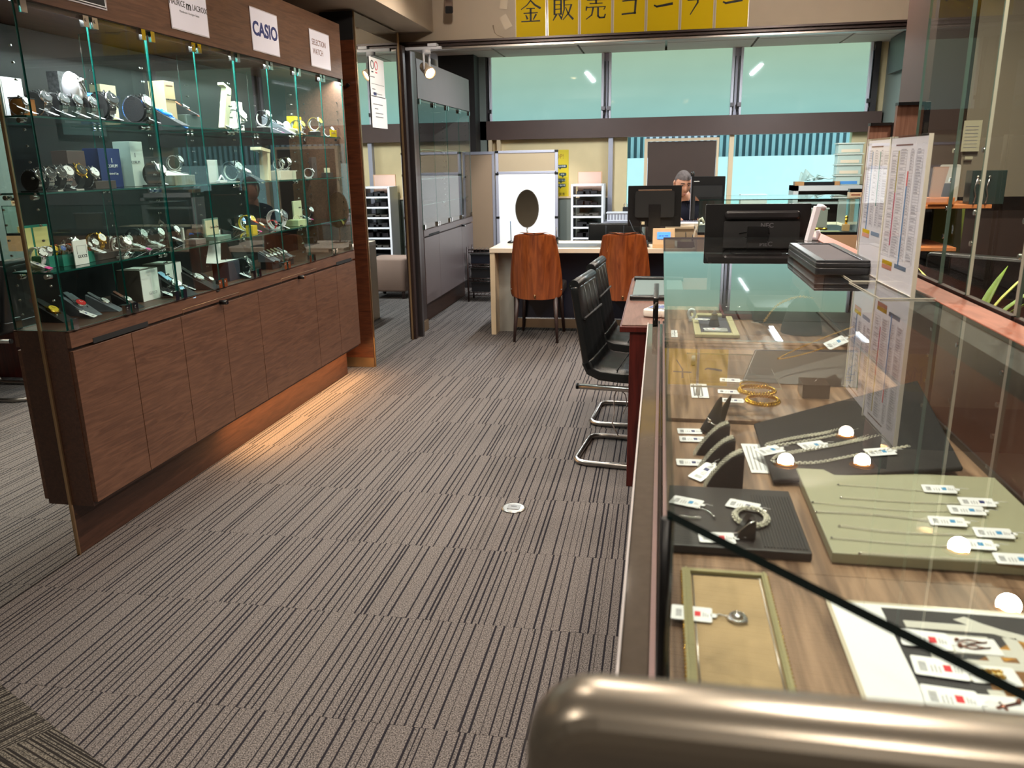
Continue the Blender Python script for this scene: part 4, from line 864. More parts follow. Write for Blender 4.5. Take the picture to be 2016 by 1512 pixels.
def head_mesh():
    nu, nv = 40, 32; vs = []; fs = []
    g = lambda x, z, cx, cz, sx, sz: math.exp(-((x-cx)/sx)**2-((z-cz)/sz)**2)
    for i in range(nv+1):
        a = PI*i/nv
        for j in range(nu):
            t = 2*PI*j/nu; x = math.sin(a)*math.cos(t); y = math.sin(a)*math.sin(t); z = math.cos(a)
            X, Y, Z = x*0.078, y*0.098, z*0.122
            if Z < 0: X *= 1 - 0.28*(abs(z)**1.6); Y *= 1 - 0.16*abs(z)**2
            if y < 0:
                u = Z; f = 0.0
                f += 0.026*g(X, u, 0, -0.028, 0.013, 0.020) + 0.012*g(X, u, 0, 0.0, 0.010, 0.025)        # nose
                f -= 0.010*g(X, u, 0.030, 0.012, 0.017, 0.012) + 0.010*g(X, u, -0.030, 0.012, 0.017, 0.012)   # sockets
                f += 0.006*g(X, u, 0.03, 0.035, 0.03, 0.010) + 0.006*g(X, u, -0.03, 0.035, 0.03, 0.010)       # brow
                f += 0.008*g(X, u, 0, -0.064, 0.022, 0.007) + 0.007*g(X, u, 0, -0.076, 0.020, 0.006) - 0.004*g(X, u, 0, -0.070, 0.02, 0.003)  # lips
                f += 0.010*g(X, u, 0, -0.102, 0.022, 0.016)                                             # chin
                f += 0.005*g(X, u, 0.045, -0.02, 0.02, 0.02) + 0.005*g(X, u, -0.045, -0.02, 0.02, 0.02)   # cheeks
                Y -= f * min(1, -y*3)
            vs.append((X, Y, Z))
    for i in range(nv):
        for j in range(nu): fs.append((i*nu+j, (i+1)*nu+j, (i+1)*nu+(j+1) % nu, i*nu+(j+1) % nu))
    return vs, fs
HT = TR(-0.10, -0.22, 1.205, 0.28, 0.32)
hv, hf = head_mesh(); h = MB(); h._add(hv, hf, 0, True)
for s in (-1, 1): h.ball((s*0.080, 0.008, 0.002), (0.010, 0.020, 0.032)); h.ball((s*0.087, 0.004, 0.010), (0.006, 0.016, 0.018))
hd = h.build('head', SKIN, man, T=HT)
hv2, hf2 = head_mesh(); hm_ = MB(); keep = []
for q in hf2:
    c = sum((Vector(hv2[i]) for i in q), Vector())/4
    line = 0.060 if c.y < -0.03 else (0.060 - (c.y+0.03)*1.5 if c.y < 0.02 else -0.035)
    if c.z > line: keep.append(q)
hm_._add([(v[0]*1.05, v[1]*1.045, v[2]*1.04+0.001) for v in hv2], keep, 0, True)
hm_.build('hair', mat('short_grey_hair', (88, 76, 72), 0.8, var=0.35, vscale=60, bump=0.6, bscale=400), hd)
for s in (-1, 1):
    MB().ball((s*0.030, -0.084, 0.011), (0.013, 0.006, 0.006)).build('eye', WHITE, hd); MB().ball((s*0.030, -0.0885, 0.010), (0.006, 0.003, 0.006)).build('iris', INK, hd)
    MB().tube([(s*0.012, -0.096, 0.030), (s*0.030, -0.098, 0.036), (s*0.048, -0.088, 0.030)], 0.0035, 6).build('eyebrow', BLACKM, hd)
    MB().tube([(s*0.016, -0.089, 0.013), (s*0.030, -0.092, 0.018), (s*0.044, -0.085, 0.012)], 0.0022, 5).build('eyelid', mat('lid_skin', (150, 100, 80), 0.5), hd)
MB().ball((0, -0.100, -0.070), (0.022, 0.006, 0.0035)).build('mouth', mat('lips', (150, 82, 74), 0.5), hd)
MB().tube([(-0.05+0.05*math.cos(a*PI/7)-0.0, -0.105+0.045*math.sin(a*PI/7), 1.035) for a in range(14)], 0.014, 6, closed=True).build('collar', NAVY, man)
MB().box(-0.02, 0.02, -0.118, -0.114, 0.86, 0.91, T=TR(0.06, -0.015, 0)).build('name_badge', WHITE, man)
MB().tube([(-0.07, -0.16, 1.03), (-0.04, -0.15, 0.96), (0.02, -0.135, 0.91), (0.06, -0.135, 0.905), (0.05, -0.14, 0.96), (0.0, -0.15, 1.03)], 0.0025, 5).build('lanyard', BLACK, man)
t = thing('task_chair', 'dark task chair the man sits on', 'chair', (0.30, 8.36, 0))
MB().rbox((0, 0, 0.36), (0.46, 0.46, 0.08), 0.08).build('seat', LEATHER, t, bevel=0.015); MB().rbox((0, 0.27, 0.62), (0.42, 0.06, 0.40), 0.1, axis='y').build('backrest', LEATHER, t, bevel=0.01)
MB().cyl((0, 0, 0.06), (0, 0, 0.33), 0.03).box(-0.03, 0.03, 0.2, 0.25, 0.32, 0.5).build('column', MGREY, t)
q = MB()
for k in range(5): a = k*2*PI/5; q.cyl((0, 0, 0.07), (0.27*math.cos(a), 0.27*math.sin(a), 0.03), 0.022, 0.028, 8)
q.build('star_base', BLACK, t)
# ================================================================== mahogany table, black chairs, floor outlet
t = thing('mahogany_table', 'reddish mahogany table running along the left of the showcase', 'table', (-0.17, 3.40, 0))
MB().box(0.02, 0.845, 0.0, 1.46, 0.715, 0.745).build('tabletop', [WOODTT], t, bevel=0.002)
MB().box(0.012, 0.85, -0.008, 1.468, 0.712, 0.738).build('edge_band', WOODT, t, bevel=0.003)
for y in (-0.0, 1.40): MB().box(0.055, 0.85, y, y+0.035, 0, 0.712).build('leg', WOODT, t, bevel=0.002)
MB().box(0.5, 0.53, 0.035, 1.40, 0.3, 0.712).build('modesty_panel', WOODT, t)
t = thing('leather_tray', 'grey green tray with black rims on the mahogany table', 'tray', (-0.13, 4.02, 0.746))
MB().box(0, 0.26, 0, 0.72, 0, 0.008).build('base', mat('tray_grey_green', (84, 98, 96), 0.5), t)
MB().rbox((0.13, 0.02, 0.012), (0.28, 0.045, 0.024), 0.01, axis='x').build('rim', BLACK, t, bevel=0.004); MB().rbox((0.13, 0.70, 0.012), (0.28, 0.045, 0.024), 0.01, axis='x').build('rim', BLACK, t, bevel=0.004)
t = thing('card_terminal', 'white calculator like terminal on the mahogany table beside the black stand', 'terminal', (-0.015, 3.60, 0.746), -0.35)
MB().rbox((0, 0.04, 0.018), (0.085, 0.16, 0.034), 0.02).build('body', mat('ivory_plastic', (226, 218, 206), 0.4), t, bevel=0.006)
MB().rbox((0, 0.045, 0.0365), (0.06, 0.11, 0.003), 0.012).build('keypad', mat('keypad_grey', (130, 134, 140), 0.4), t)
q = MB()
for i in range(3):
    for j in range(4): q.box(-0.024+i*0.018, -0.012+i*0.018, 0.0+j*0.016, 0.01+j*0.016, 0.038, 0.040)
q.build('key', mat('keys_blue', (96, 110, 160), 0.5), t)

def cantilever_chair(x, y, label):
    t = thing('cantilever_chair', label, 'chair', (x, y, 0), 0.0, 'black leather chairs at the mahogany table')
    w = 0.21
    def loopside(s): return [(0.52, s*w, 0.42), (0.54, s*w, 0.36)]
    path = [(0.02, -w, 0.40), (0.50, -w, 0.40), (0.545, -w, 0.385), (0.555, -w, 0.34), (0.50, -w, 0.06), (0.48, -w, 0.025), (0.44, -w, 0.016), (0.06, -w, 0.016), (0.02, -w+0.015, 0.016), (0.0, -w+0.05, 0.016)]
    path = path + [(p[0], -p[1], p[2]) for p in reversed(path)]
    MB().tube(path, 0.0135, 10).build('frame', STEEL, t)
    for s in (-1, 1): MB().cyl((0.01, s*w, 0.40), (0.02, s*w, 0.40), 0.0145, n=10).build('end_cap', BLACK, t)
    # seat and back in one bent pad profile (x,z)
    sp = [(0.50, 0.455), (0.40, 0.450), (0.30, 0.448), (0.20, 0.450), (0.12, 0.456), (0.075, 0.475), (0.055, 0.52), (0.045, 0.58), (0.030, 0.66), (0.017, 0.73), (0.008, 0.79), (0.000, 0.835), (-0.004, 0.868)]
    def pad(name, a, b, th=0.026, hw=0.205, seams=(), m=LEATHER):
        P = sp[a:b+1]; vs = []; fs = []; N = len(P); ny = 13
        nrm = []
        for i in range(N):
            d = Vector((P[min(i+1, N-1)][0]-P[max(i-1, 0)][0], P[min(i+1, N-1)][1]-P[max(i-1, 0)][1])).normalized(); nrm.append(Vector((d.y, -d.x)))
        for side in (1, -1):
            for i in range(N):
                for j in range(ny):
                    v = -1+2*j/(ny-1); puff = th*(1 - 0.30*abs(v)**6)
                    if side == 1:
                        puff += 0.0035*abs(math.sin(v*PI*2))-0.002
                    n = nrm[i]; vs.append((P[i][0]+side*n.x*puff, v*hw, P[i][1]+side*n.y*puff))
        k = N*ny
        for i in range(N-1):
            for j in range(ny-1):
                a_ = i*ny+j; fs.append((a_, a_+1, a_+ny+1, a_+ny)); fs.append((k+a_+ny, k+a_+ny+1, k+a_+1, k+a_))
        for i in range(N-1):
            a_ = i*ny; fs.append((a_, a_+ny, k+a_+ny, k+a_)); b_ = a_+ny-1; fs.append((b_, k+b_, k+b_+ny, b_+ny))
        for j in range(ny-1):
            fs.append((j, k+j, k+j+1, j+1)); a_ = (N-1)*ny+j; fs.append((a_, a_+1, k+a_+1, k+a_))
        mb = MB(); mb._add(vs, fs, 0, True); return mb.build(name, m, t, bevel=0.008, seg=2)
    pad('seat', 0, 6, 0.034); pad('backrest', 5, 12, 0.026)
    # welt, top roll and stitching
    MB().tube([(-0.006, -0.2, 0.873), (-0.006, 0.2, 0.873)], 0.026, 12).build('headroll', LEATHER, t)
    MB().tube([(0.046, -0.2, 0.722), (0.046, 0.2, 0.722)], 0.006, 6).build('cross_seam', BLACKM, t)
    for v in (-0.1, 0.0, 0.1): MB().tube([(0.048, v, 0.73), (0.035, v, 0.80), (0.022, v, 0.858)], 0.0022, 5).build('stitching', mat('grey_thread', (70, 76, 76), 0.6), t)
    MB().tube([(0.086, -0.2, 0.487), (0.086, 0.2, 0.487)], 0.005, 6).build('seat_welt', BLACKM, t)
    for xx in (0.2, 0.32, 0.43): MB().tube([(xx, -0.2, 0.484), (xx, 0.2, 0.484)], 0.003, 5).build('cross_seam', BLACKM, t)
    MB().tube([(-0.02, -0.203, 0.872), (-0.02, 0.203, 0.872)], 0.002, 5).build('stitching', mat('grey_thread', (70, 76, 76), 0.6), t)
    return t
_c = cantilever_chair(-0.352, 3.84, 'nearer black leather cantilever chair at the mahogany table')
_c.rotation_euler.z = -0.12
_c = cantilever_chair(-0.335, 4.45, 'farther black leather cantilever chair at the mahogany table')
_c.rotation_euler.z = -0.08
t = thing('hanging_thread', 'loose pale cord hanging below the nearer black chair', 'cord', (-0.18, 3.72, 0.39))
MB().tube([(0, 0, 0), (0.0, 0.0, -0.03), (-0.015, 0, -0.06), (-0.01, 0, -0.14), (-0.02, 0, -0.2), (0.01, 0.0, -0.26)], 0.003, 6).tube([(0, 0, -0.01), (0.04, 0, -0.05), (0.05, 0, -0.10), (0.03, 0, -0.15)], 0.0025, 5).build('cord', mat('pale_cord', (190, 176, 170), 0.7), t)
t = thing('floor_outlet', 'round metal floor outlet set in the striped carpet', 'outlet', (-0.577, 3.09, 0.0))
MB().lathe([(0.052, 0.0005), (0.052, 0.004), (0.044, 0.0065)], 32).build('rim', mat('dull_outlet_metal', (160, 156, 150), 0.3, metal=0.8), t)
MB().rbox((0, 0, 0.0075), (0.052, 0.045, 0.002), 0.004).build('flap', mat('outlet_flap', (130, 126, 122), 0.35, metal=0.7), t); MB().box(-0.012, 0.012, 0.004, 0.007, 0.0085, 0.0092).build('slot', BLACK, t)

# ================================================================== jewellery showcase
# the showcase and all that is in or on it is measured in lengths of 0.739 m above a base height
US = 0.739; Z0F = 0.37062; FLZ = -Z0F/US
XL, XR, YN, YF, ZT, ZS = 0.017, 0.722, 0.826, 4.120, 1.05, 0.82
DN = (0.722, 0.052)
sc = thing('jewellery_showcase', 'long glass topped jewellery showcase with walnut shelf and diagonal near end', 'showcase', (0.35, 1.5, 0))
def SB(mb, n, m, **k): return mb.build(n, m, sc, T=Matrix.Translation((-0.35, -1.5, 0)), **k)
poly = [(XL, YN), (XR, DN[1]), (XR, YF), (XL, YF)]
SB(MB().prism(poly, ZT-0.010, ZT, edge=1), 'glass_top', [G_CASE, EDGE_D])
SB(MB().box(XL, XL+0.009, YN+0.004, YF, 0.775, ZT-0.010, edge=1, thin='x'), 'glass_side', [G_CASE, EDGE_D])
dg_ = Vector((DN[0]-XL, DN[1]-YN, 0)); L_ = dg_.length; an = math.atan2(dg_.y, dg_.x)
SB(MB().box(0.004, L_, 0, 0.008, 0.775, ZT-0.010, T=TR(XL, YN, 0, an), edge=1, thin='y'), 'glass_end_pane', [G_CASE, EDGE_D])
SB(MB().box(XL+0.006, XR-0.08, YF-0.006, YF, 0.78, ZT-0.010, edge=1, thin='y'), 'glass_end_pane', [G_CASE, EDGE_D])
SB(MB().tube([(XL+0.0, YN, 0.772), (XL+0.0, YN, ZT-0.01)], 0.0065, 6), 'corner_trim', BLACK)
# shelf boards: seams at Y 1.137 and 1.85
def ydiag(x): return YN + (x-XL)*dg_.y/dg_.x
SB(MB().prism([(XL+0.012, ydiag(XL+0.012)+0.012), (0.66, ydiag(0.66)+0.012), (0.66, 1.1365), (XL+0.012, 1.1365)], ZS-0.02, ZS), 'shelf_board', WOODSH)
SB(MB().box(XL+0.012, 0.66, 1.1375, 1.848, ZS-0.02, ZS), 'shelf_board', WOODSH)
SB(MB().box(XL+0.016, 0.66, 1.852, 3.40, ZS-0.02, ZS+0.008), 'shelf_board', WOODSH)
SB(MB().box(XL+0.016, 0.66, 3.40, YF-0.01, ZS-0.05, ZS-0.03), 'shelf_board', BLACKM)
SB(MB().prism([(XL+0.0, YN+0.0), (0.66, ydiag(0.66)+0.0), (0.66, 3.39), (XL+0.0, 3.39)], 0.755, 0.798), 'shelf_carrier', BLACKM)
# customer side ledge with reflecting top, body
SB(MB().prism([(-0.036, 0.80), (XL, 0.755), (XL, 3.39), (-0.036, 3.39)], 0.735, 0.752), 'ledge', mat('glossy_taupe_ledge', (92, 82, 74), 0.06, spec=0.8, var=0.06, vscale=60))
SB(MB().box(-0.040, -0.036, 0.80, 3.39, 0.730, 0.758), 'ledge_trim', mat('pale_ledge_trim', (190, 182, 182), 0.3))
SB(MB().box(0.004, 0.012, 0.83, 3.39, 0.752, 0.766), 'sliding_track', mat('mauve_track', (120, 96, 94), 0.3, metal=0.4))
SB(MB().prism([(-0.03, 0.86), (0.66, 0.16), (0.66, 3.385), (-0.03, 3.385)], FLZ+0.1, 0.735), 'body', mat('dark_case_body', (52, 44, 42), 0.5))
SB(MB().prism([(0.02, 0.92), (0.62, 0.3), (0.62, 3.35), (0.02, 3.35)], FLZ, FLZ+0.1), 'plinth', BLACKM)
# staff side: brown sliding doors, rail, red ledge
for a, b in ((0.45, 1.40), (1.41, 2.36), (2.37, 3.32), (3.33, 4.10)):
    SB(MB().box(0.645, 0.655, a, b, 0.835, 0.995), 'sliding_door', mat('ribbed_brown_panel', (104, 66, 54), 0.5, var=0.1, stretch=(1, 1, 30), vscale=30))
SB(MB().box(0.64, 0.72, 0.20, 4.1, 0.80, 0.835).box(0.645, 0.72, 0.20, 4.1, 0.995, 1.040), 'rail', mat('dark_rail', (56, 48, 46), 0.35))
SB(MB().box(XR+0.002, 0.803, -0.1, YF+0.3, 1.012, 1.052), 'staff_ledge', WOODR, bevel=0.002)
SB(MB().box(0.725, 0.79, -0.05, YF+0.25, FLZ, 1.012), 'back_body', WOODR)
SB(MB().box(0.24, 0.72, YF+0.02, YF+0.36, 0.925, 0.950), 'return_top', MDARK)
SB(MB().box(0.26, 0.70, YF+0.04, YF+0.34, FLZ, 0.925), 'return_body', MDARK)
z0 = ZS + 0.001; z1 = ZS + 0.009

# ---- tags with print and thread
def tag_mesh():
    q = MB(); q.rbox((0, 0, 0), (0.054, 0.036, 0.0008), 0.003); q.rbox((0.029, 0, 0), (0.009, 0.009, 0.0008), 0.003); return q.mesh('price_tag', mat('glossy_tag', (240, 240, 244), 0.3))
TAGM = tag_mesh()
def print_mesh(colour):
    q = MB(); random.seed(5); z = 0.0005
    x = -0.020
    for k in range(9):
        w = random.choice((0.0004, 0.0007, 0.0010)); 
        q.box(-0.021, -0.013, -0.010+k*0.0021, -0.010+k*0.0021+w, z, z+0.0002, 0)
    for k in range(3):
        q.box(-0.009+k*0.004, -0.0075+k*0.004, -0.010, 0.002+0.002*(k % 2), z, z+0.0002, 0)
    q.box(0.004, 0.012, -0.006, 0.006, z, z+0.0002, 1)
    for k in range(3): q.box(0.0145+k*0.003, 0.016+k*0.003, -0.006, 0.005-0.002*k, z, z+0.0002, 0)
    return q.mesh('printed_marks', [INKL, colour])
PRM = {c: print_mesh(m) for c, m in (('b', INKB), ('r', INKR), ('n', INKN))}
THR = MB().tube([(0.031, 0, 0.0006), (0.036, 0.003, 0.002), (0.042, -0.002, 0.003), (0.047, 0.001, 0.002)], 0.0004, 4).mesh('thread', WHITE)
def price_tag(parent, x, y, z, rz=0.0, rx=0.0, ry=0.0, s=1.0, c='b'):
    """price tag as a part of the thing it is tied to; x, y, z in the parent's frame"""
    o = newobj('price_tag', TAGM, parent, TR(x, y, z, rz, rx, ry, s)); newobj('printed_marks', PRM[c], o); newobj('thread', THR, o); return o
def chain(path, r, link, m, n=5, name='chain', double=False):
    """links strung along a polyline as one mesh"""
    P = [Vector(p) for p in path]; q = MB(); d = 0.0; i = 0; pos = P[0].copy(); k = 0
    lens = [(b-a).length for a, b in zip(P[:-1], P[1:])]; tot = sum(lens); s = 0.0
    def pt(s):
        for l, a, b in zip(lens, P[:-1], P[1:]):
            if s <= l: return a + (b-a)*(s/l), (b-a).normalized()
            s -= l
        return P[-1], (P[-1]-P[-2]).normalized()
    while s < tot:
        p, t_ = pt(s); up = Vector((0, 0, 1)) if k % 2 == 0 else t_.cross(Vector((0, 0, 1))).normalized()
        sd = t_.cross(up).normalized()
        ring = [p + t_*link*0.75*math.cos(2*PI*j/6) + sd*r*1.8*math.sin(2*PI*j/6) for j in range(6)]
        q.tube(ring, r*0.62, 4, closed=True); s += link; k += 1
    return q
def smooth(pts, n=8):
    out = []; P = [Vector(p) for p in pts]
    for i in range(len(P)-1):
        p0 = P[max(i-1, 0)]; p1 = P[i]; p2 = P[i+1]; p3 = P[min(i+2, len(P)-1)]
        for k in range(n):
            t = k/n; out.append(0.5*((2*p1)+(-p0+p2)*t+(2*p0-5*p1+4*p2-p3)*t*t+(-p0+3*p1-3*p2+p3)*t*t*t))
    out.append(P[-1]); return out

# green board with seven fine chains
gb = thing('display_board', 'pale olive display board carrying seven fine chains', 'board', (0.44, 1.345, z0), 0.0)
MB().box(-0.165, 0.19, -0.17, 0.185, 0, 0.018).build('board', mat('olive_board', (158, 156, 130), 0.45, var=0.03), gb, bevel=0.002)
zb = z0 + 0.0185
fine = [((1650, 955), (1795, 966), (1815, 967), (1848, 966), 'b', 'fine silver chain on the olive board, the farthest row'),
        ((1655, 981), (1790, 990), (1890, 993), (1922, 992), 'b', 'fine silver chain on the olive board, second row from the back'),
        ((1600, 990), (1760, 1005), (1870, 1008), (1902, 1008), 'b', 'sparkling beaded chain on the olive board, third row from the back'),
        ((1607, 1009), (1730, 1016), (1826, 1027), (1864, 1030), 'b', 'thin double chain on the olive board, middle row'),
        ((1652, 1037), (1760, 1050), (1915, 1056), (1955, 1053), 'b', 'twisted fine chain on the olive board, third row from the front'),
        ((1637, 1060), (1760, 1071), (1870, 1078), (1918, 1075), 'b', 'rope like fine chain on the olive board, second row from the front'),
        ((1692, 1091), (1800, 1098), (1965, 1107), (1998, 1105), 'b', 'thin double chain on the olive board, nearest row')]
for i, (a, b, c_, tg, col, lab) in enumerate(fine):
    A, B_, Cc, Tg = (onz(q[0], q[1], zb) for q in (a, b, c_, tg))
    t = thing('necklace', lab, 'necklace', A, 0.0, 'fine chains on the olive board')
    o_ = Vector((A.x, A.y, A.z)); pts = [Vector((0, 0, 0.001)), B_-o_+Vector((0, 0, 0.001)), Cc-o_+Vector((0, 0, 0.001))]
    chain(smooth(pts, 6), 0.00055 + 0.0002*(i % 2), 0.0032, SILVER).build('chain', CHAINS, t)
    if i in (3, 4, 6): chain([p+Vector((0.004, 0.0035, 0)) for p in smooth(pts, 6)], 0.00055, 0.0032, SILVER).build('chain', CHAINS, t)
    MB().ball(pts[0], 0.0022).build('clasp', SILVER, t)
    Tg = Tg - o_; price_tag(t, Tg.x, Tg.y, 0.0035, -0.12, 0.0, -0.06, 1.0, 'n' if i == 1 else 'b')

# black neck-display pad with five silver chains
pd = thing('necklace_pad', 'sloping black velvet pad carrying five silver chains', 'pad', (0.225, 1.50, z0))
A = onz(1520, 950, z0+0.006); 
PT = TR(0, 0, 0)
c1, c2, c3, c4 = onz(1485, 836, z0+0.03), onz(1520, 950, z0), onz(1700, 945, z0), onz(1790, 790, z0+0.09)
# board lies flat at the near edge and is propped up towards the far right
pv = [onz(1484, 833, z0+0.02), onz(1522, 945, z0+0.012), (0.58, 1.545, z0+0.03), (0.628, 2.02, z0+0.075)]
pv = [Vector(p)-Vector((0.225, 1.50, z0)) for p in pv]
q = MB(); q._add([tuple(p) for p in pv] + [tuple(p - Vector((0, 0, 0.010))) for p in pv], [(0,1,2,3), (7,6,5,4), (0,4,5,1), (1,5,6,2), (2,6,7,3), (3,7,4,0)])
q.build('pad', VELVET, pd, bevel=0.004)
MB().box(0.2, 0.36, 0.25, 0.40, -0.0, 0.028).build('prop', BLACKM, pd)
def onpad(px, py):
    # intersection with the pad surface (plane through three of its corners)
    o = Vector((0.225, 1.50, z0)); a, b, c_ = pv[0]+o, pv[1]+o, pv[2]+o; n = (b-a).cross(c_-a).normalized()
    d = ray(px, py); t_ = (a - Vector((0, 0, H))).dot(n)/d.dot(n); return Vector((0, 0, H)) + d*t_
for i, (pts, r, tg, rz, lab) in enumerate((
    ([(1508, 878), (1560, 866), (1640, 852), (1720, 826), (1795, 801)], 0.0016, (1515, 890), 0.5, 'silver chain on the black pad, farthest of the five'),
    ([(1512, 882), (1600, 868), (1700, 846), (1790, 822), (1812, 812)], 0.0019, None, 0, 'thick silver chain on the black pad beside the farthest one'),
    ([(1640, 878), (1700, 862), (1760, 842), (1812, 824)], 0.0014, (1600, 880), 0.35, 'slim silver chain on the black pad with a tag at its near end'),
    ([(1520, 908), (1540, 898), (1640, 880), (1740, 860), (1800, 848), (1828, 838)], 0.0017, None, 0, 'silver curb chain on the black pad, second from the front'),
    ([(1525, 912), (1600, 914), (1680, 900), (1722, 893), (1790, 881)], 0.0020, (1732, 893), 0.2, 'twisted silver chain on the black pad, nearest of the five'))):
    W_ = [onpad(*p) for p in pts]; t = thing('necklace', lab, 'necklace', W_[0], 0.0, 'silver chains on the black pad')
    L = [w - W_[0] + Vector((0, 0, r*1.3)) for w in W_]
    chain(smooth(L, 8), r, r*2.6, SILVER).build('chain', CHAINS, t); MB().ball(L[0], r*1.8).build('clasp', SILVER, t)
    if i in (0, 3): chain([p + Vector((0.003, 0.008, 0.001)) for p in smooth(L, 8)], r*0.8, r*2.6, SILVER).build('chain', CHAINS, t)
    if tg: g_ = onpad(*tg) - W_[0]; price_tag(t, g_.x, g_.y, g_.z+0.004, rz, 0.05, -0.05, 1.0, 'b')

# black board with bracelets, near left
bb = thing('display_board', 'black display board with a ribbed end under the silver bracelet', 'board', (0.14, 1.30, z0))
MB().box(-0.108, 0.106, -0.125, 0.12, 0, 0.014).build('board', mat('brown_black_board', (36, 30, 30), 0.5), bb, bevel=0.002)
q = MB()
for k in range(14): q.box(0.036+k*0.0048, 0.0385+k*0.0048, -0.115, 0.09, 0.014, 0.0152)
tag(q.build('rib', mat('board_rib', (26, 22, 22), 0.45), bb), kind='stuff')
zb = z0 + 0.015
t = thing('bracelet', 'heavy silver curb bracelet lying on the black board', 'bracelet', onz(1478, 1022, zb))
ring = [(0.027*math.cos(a*PI/16), 0.036*math.sin(a*PI/16), 0.004) for a in range(33)]
chain(ring, 0.0024, 0.0048, SILVER).build('chain', CHAINS, t); chain([(p[0]*0.9, p[1]*0.9, p[2]+0.001) for p in ring], 0.002, 0.0045, SILVER).build('chain', CHAINS, t)
MB().rbox((0.022, 0.022, 0.005), (0.012, 0.007, 0.005), 0.002).build('clasp', SILVER, t); price_tag(t, -0.008, 0.052, 0.002, -0.35, 0, 0, 1.0, 'n')
t = thing('earring_pair', 'silver thread earring with a loop beside the left tag on the black board', 'earring', onz(1362, 1008, zb))
MB().tube(smooth([(-0.005, 0.016, 0.002), (0.015, 0.014, 0.002), (0.028, 0.002, 0.002), (0.036, -0.02, 0.002)], 6), 0.0008, 5).build('wire', SILVER, t); MB().ball((0.036, -0.02, 0.003), 0.0025).build('bead', SILVER, t)
chain([(-0.02, -0.024, 0.002), (0.0, -0.028, 0.002), (0.014, -0.024, 0.002)], 0.0012, 0.0024, SILVER).build('bar', SILVER, t); price_tag(t, -0.008, 0.038, 0.002, -0.35, 0, 0, 1.0, 'b')
t = thing('ring_stand', 'small glossy dark wedge with a silver bar on the black board', 'stand', onz(1470, 1055, zb))
MB()._add([(-0.018,-0.014,0),(0.012,-0.014,0),(0.012,0.014,0),(-0.018,0.014,0),(0.0,-0.01,0.034),(0.012,-0.014,0.030),(0.012,0.014,0.030),(0.0,0.012,0.036)], [(0,3,2,1),(4,5,6,7),(0,1,5,4),(1,2,6,5),(2,3,7,6),(3,0,4,7)]).build('wedge', mat('glossy_dark_wedge', (40, 38, 38), 0.12), t)
MB().tube([(-0.022, -0.012, 0.01), (-0.016, -0.016, 0.012), (0.0, -0.014, 0.028), (0.012, -0.014, 0.034)], 0.0012, 5).build('bar', SILVER, t); price_tag(t, -0.048, -0.015, 0.001, 0.05, 0, 0, 1.05, 'r')

# olive framed felt panel with pendant
t = thing('framed_pad', 'mottled khaki pad in an ornate olive frame at the near end of the case', 'pad', (0.11, 0.98, z0))
MB().box(-0.050, 0.052, -0.19, 0.118, 0, 0.006).build('pad', mat('mottled_khaki', (168, 142, 106), 0.85, var=0.18, vscale=18), t)
for x0, x1 in ((-0.062, -0.050), (0.052, 0.060)):
    MB().box(x0, x1, -0.20, 0.128, 0, 0.011).box((x0+x1)/2-0.0015, (x0+x1)/2+0.0015, -0.20, 0.128, 0.011, 0.013).build('frame_rail', mat('olive_frame', (158, 150, 112), 0.35, metal=0.3), t)
MB().box(-0.050, 0.052, 0.120, 0.128, 0, 0.011).build('frame_rail', mat('olive_frame', (158, 150, 112), 0.35, metal=0.3), t)
q = MB()
for k in range(40):
    for x in (-0.063, 0.061): q.ball((x, -0.19+k*0.008, 0.007), 0.0018, nu=5, nv=4)
tag(q.build('beading', GOLD, t), kind='stuff')
MB().tube([(-0.047, -0.19, 0.0065), (-0.047, 0.116, 0.0065), (0.049, 0.116, 0.0065), (0.049, -0.19, 0.0065)], 0.0012, 5).build('inner_trim', STEEL, t)
t = thing('pendant', 'round silver pendant on the khaki pad', 'pendant', onz(1452, 1219, z0+0.007))
chain([(0.010*math.cos(a*PI/9), 0.012*math.sin(a*PI/9), 0.003) for a in range(19)], 0.0014, 0.0026, SILVER).build('link_ring', SILVER, t)
MB().tube([(-0.028, 0.004, 0.001), (-0.015, 0.006, 0.001), (-0.012, -0.006, 0.002), (0.0, -0.012, 0.002), (0.012, -0.010, 0.002), (0.012, 0.0, 0.003)], 0.0009, 5).ball((0.0, 0.0, 0.004), (0.006, 0.006, 0.003)).build('charm', SILVER, t); price_tag(t, -0.060, 0.002, 0.002, -0.05, 0, 0, 1.0, 'r')

# poster sheet on the near shelf, lettered sideways
ps = thing('promotional_sheet', 'laminated black and white promotional sheet lying in the near showcase', 'sheet', (0.42, 0.88, z0))
MB().box(-0.175, 0.26, -0.24, 0.185, 0, 0.001).build('film', mat('film_edge', (206, 196, 176), 0.2), ps)
MB().box(-0.170, 0.255, -0.235, 0.178, 0.001, 0.0016).build('sheet', WHITE, ps)
MB().box(-0.105, 0.250, -0.23, 0.170, 0.0016, 0.002).build('dark_field', mat('charcoal_print', (46, 42, 46), 0.5), ps)
gm = bpy.data.materials.new('printed_gold_pile'); gm.use_nodes = True; _nt = gm.node_tree; _v = _nt.nodes.new('ShaderNodeTexVoronoi'); _v.inputs['Scale'].default_value = 90
_t = _nt.nodes.new('ShaderNodeTexCoord'); _nt.links.new(_t.outputs['Object'], _v.inputs['Vector']); _rr = _nt.nodes.new('ShaderNodeValToRGB')
_rr.color_ramp.elements[0].color = lin((90, 50, 30)); _rr.color_ramp.elements[1].color = lin((226, 160, 40)); _nt.links.new(_v.outputs['Color'], _rr.inputs[0]); _nt.links.new(_rr.outputs[0], _nt.nodes['Principled BSDF'].inputs['Base Color'])
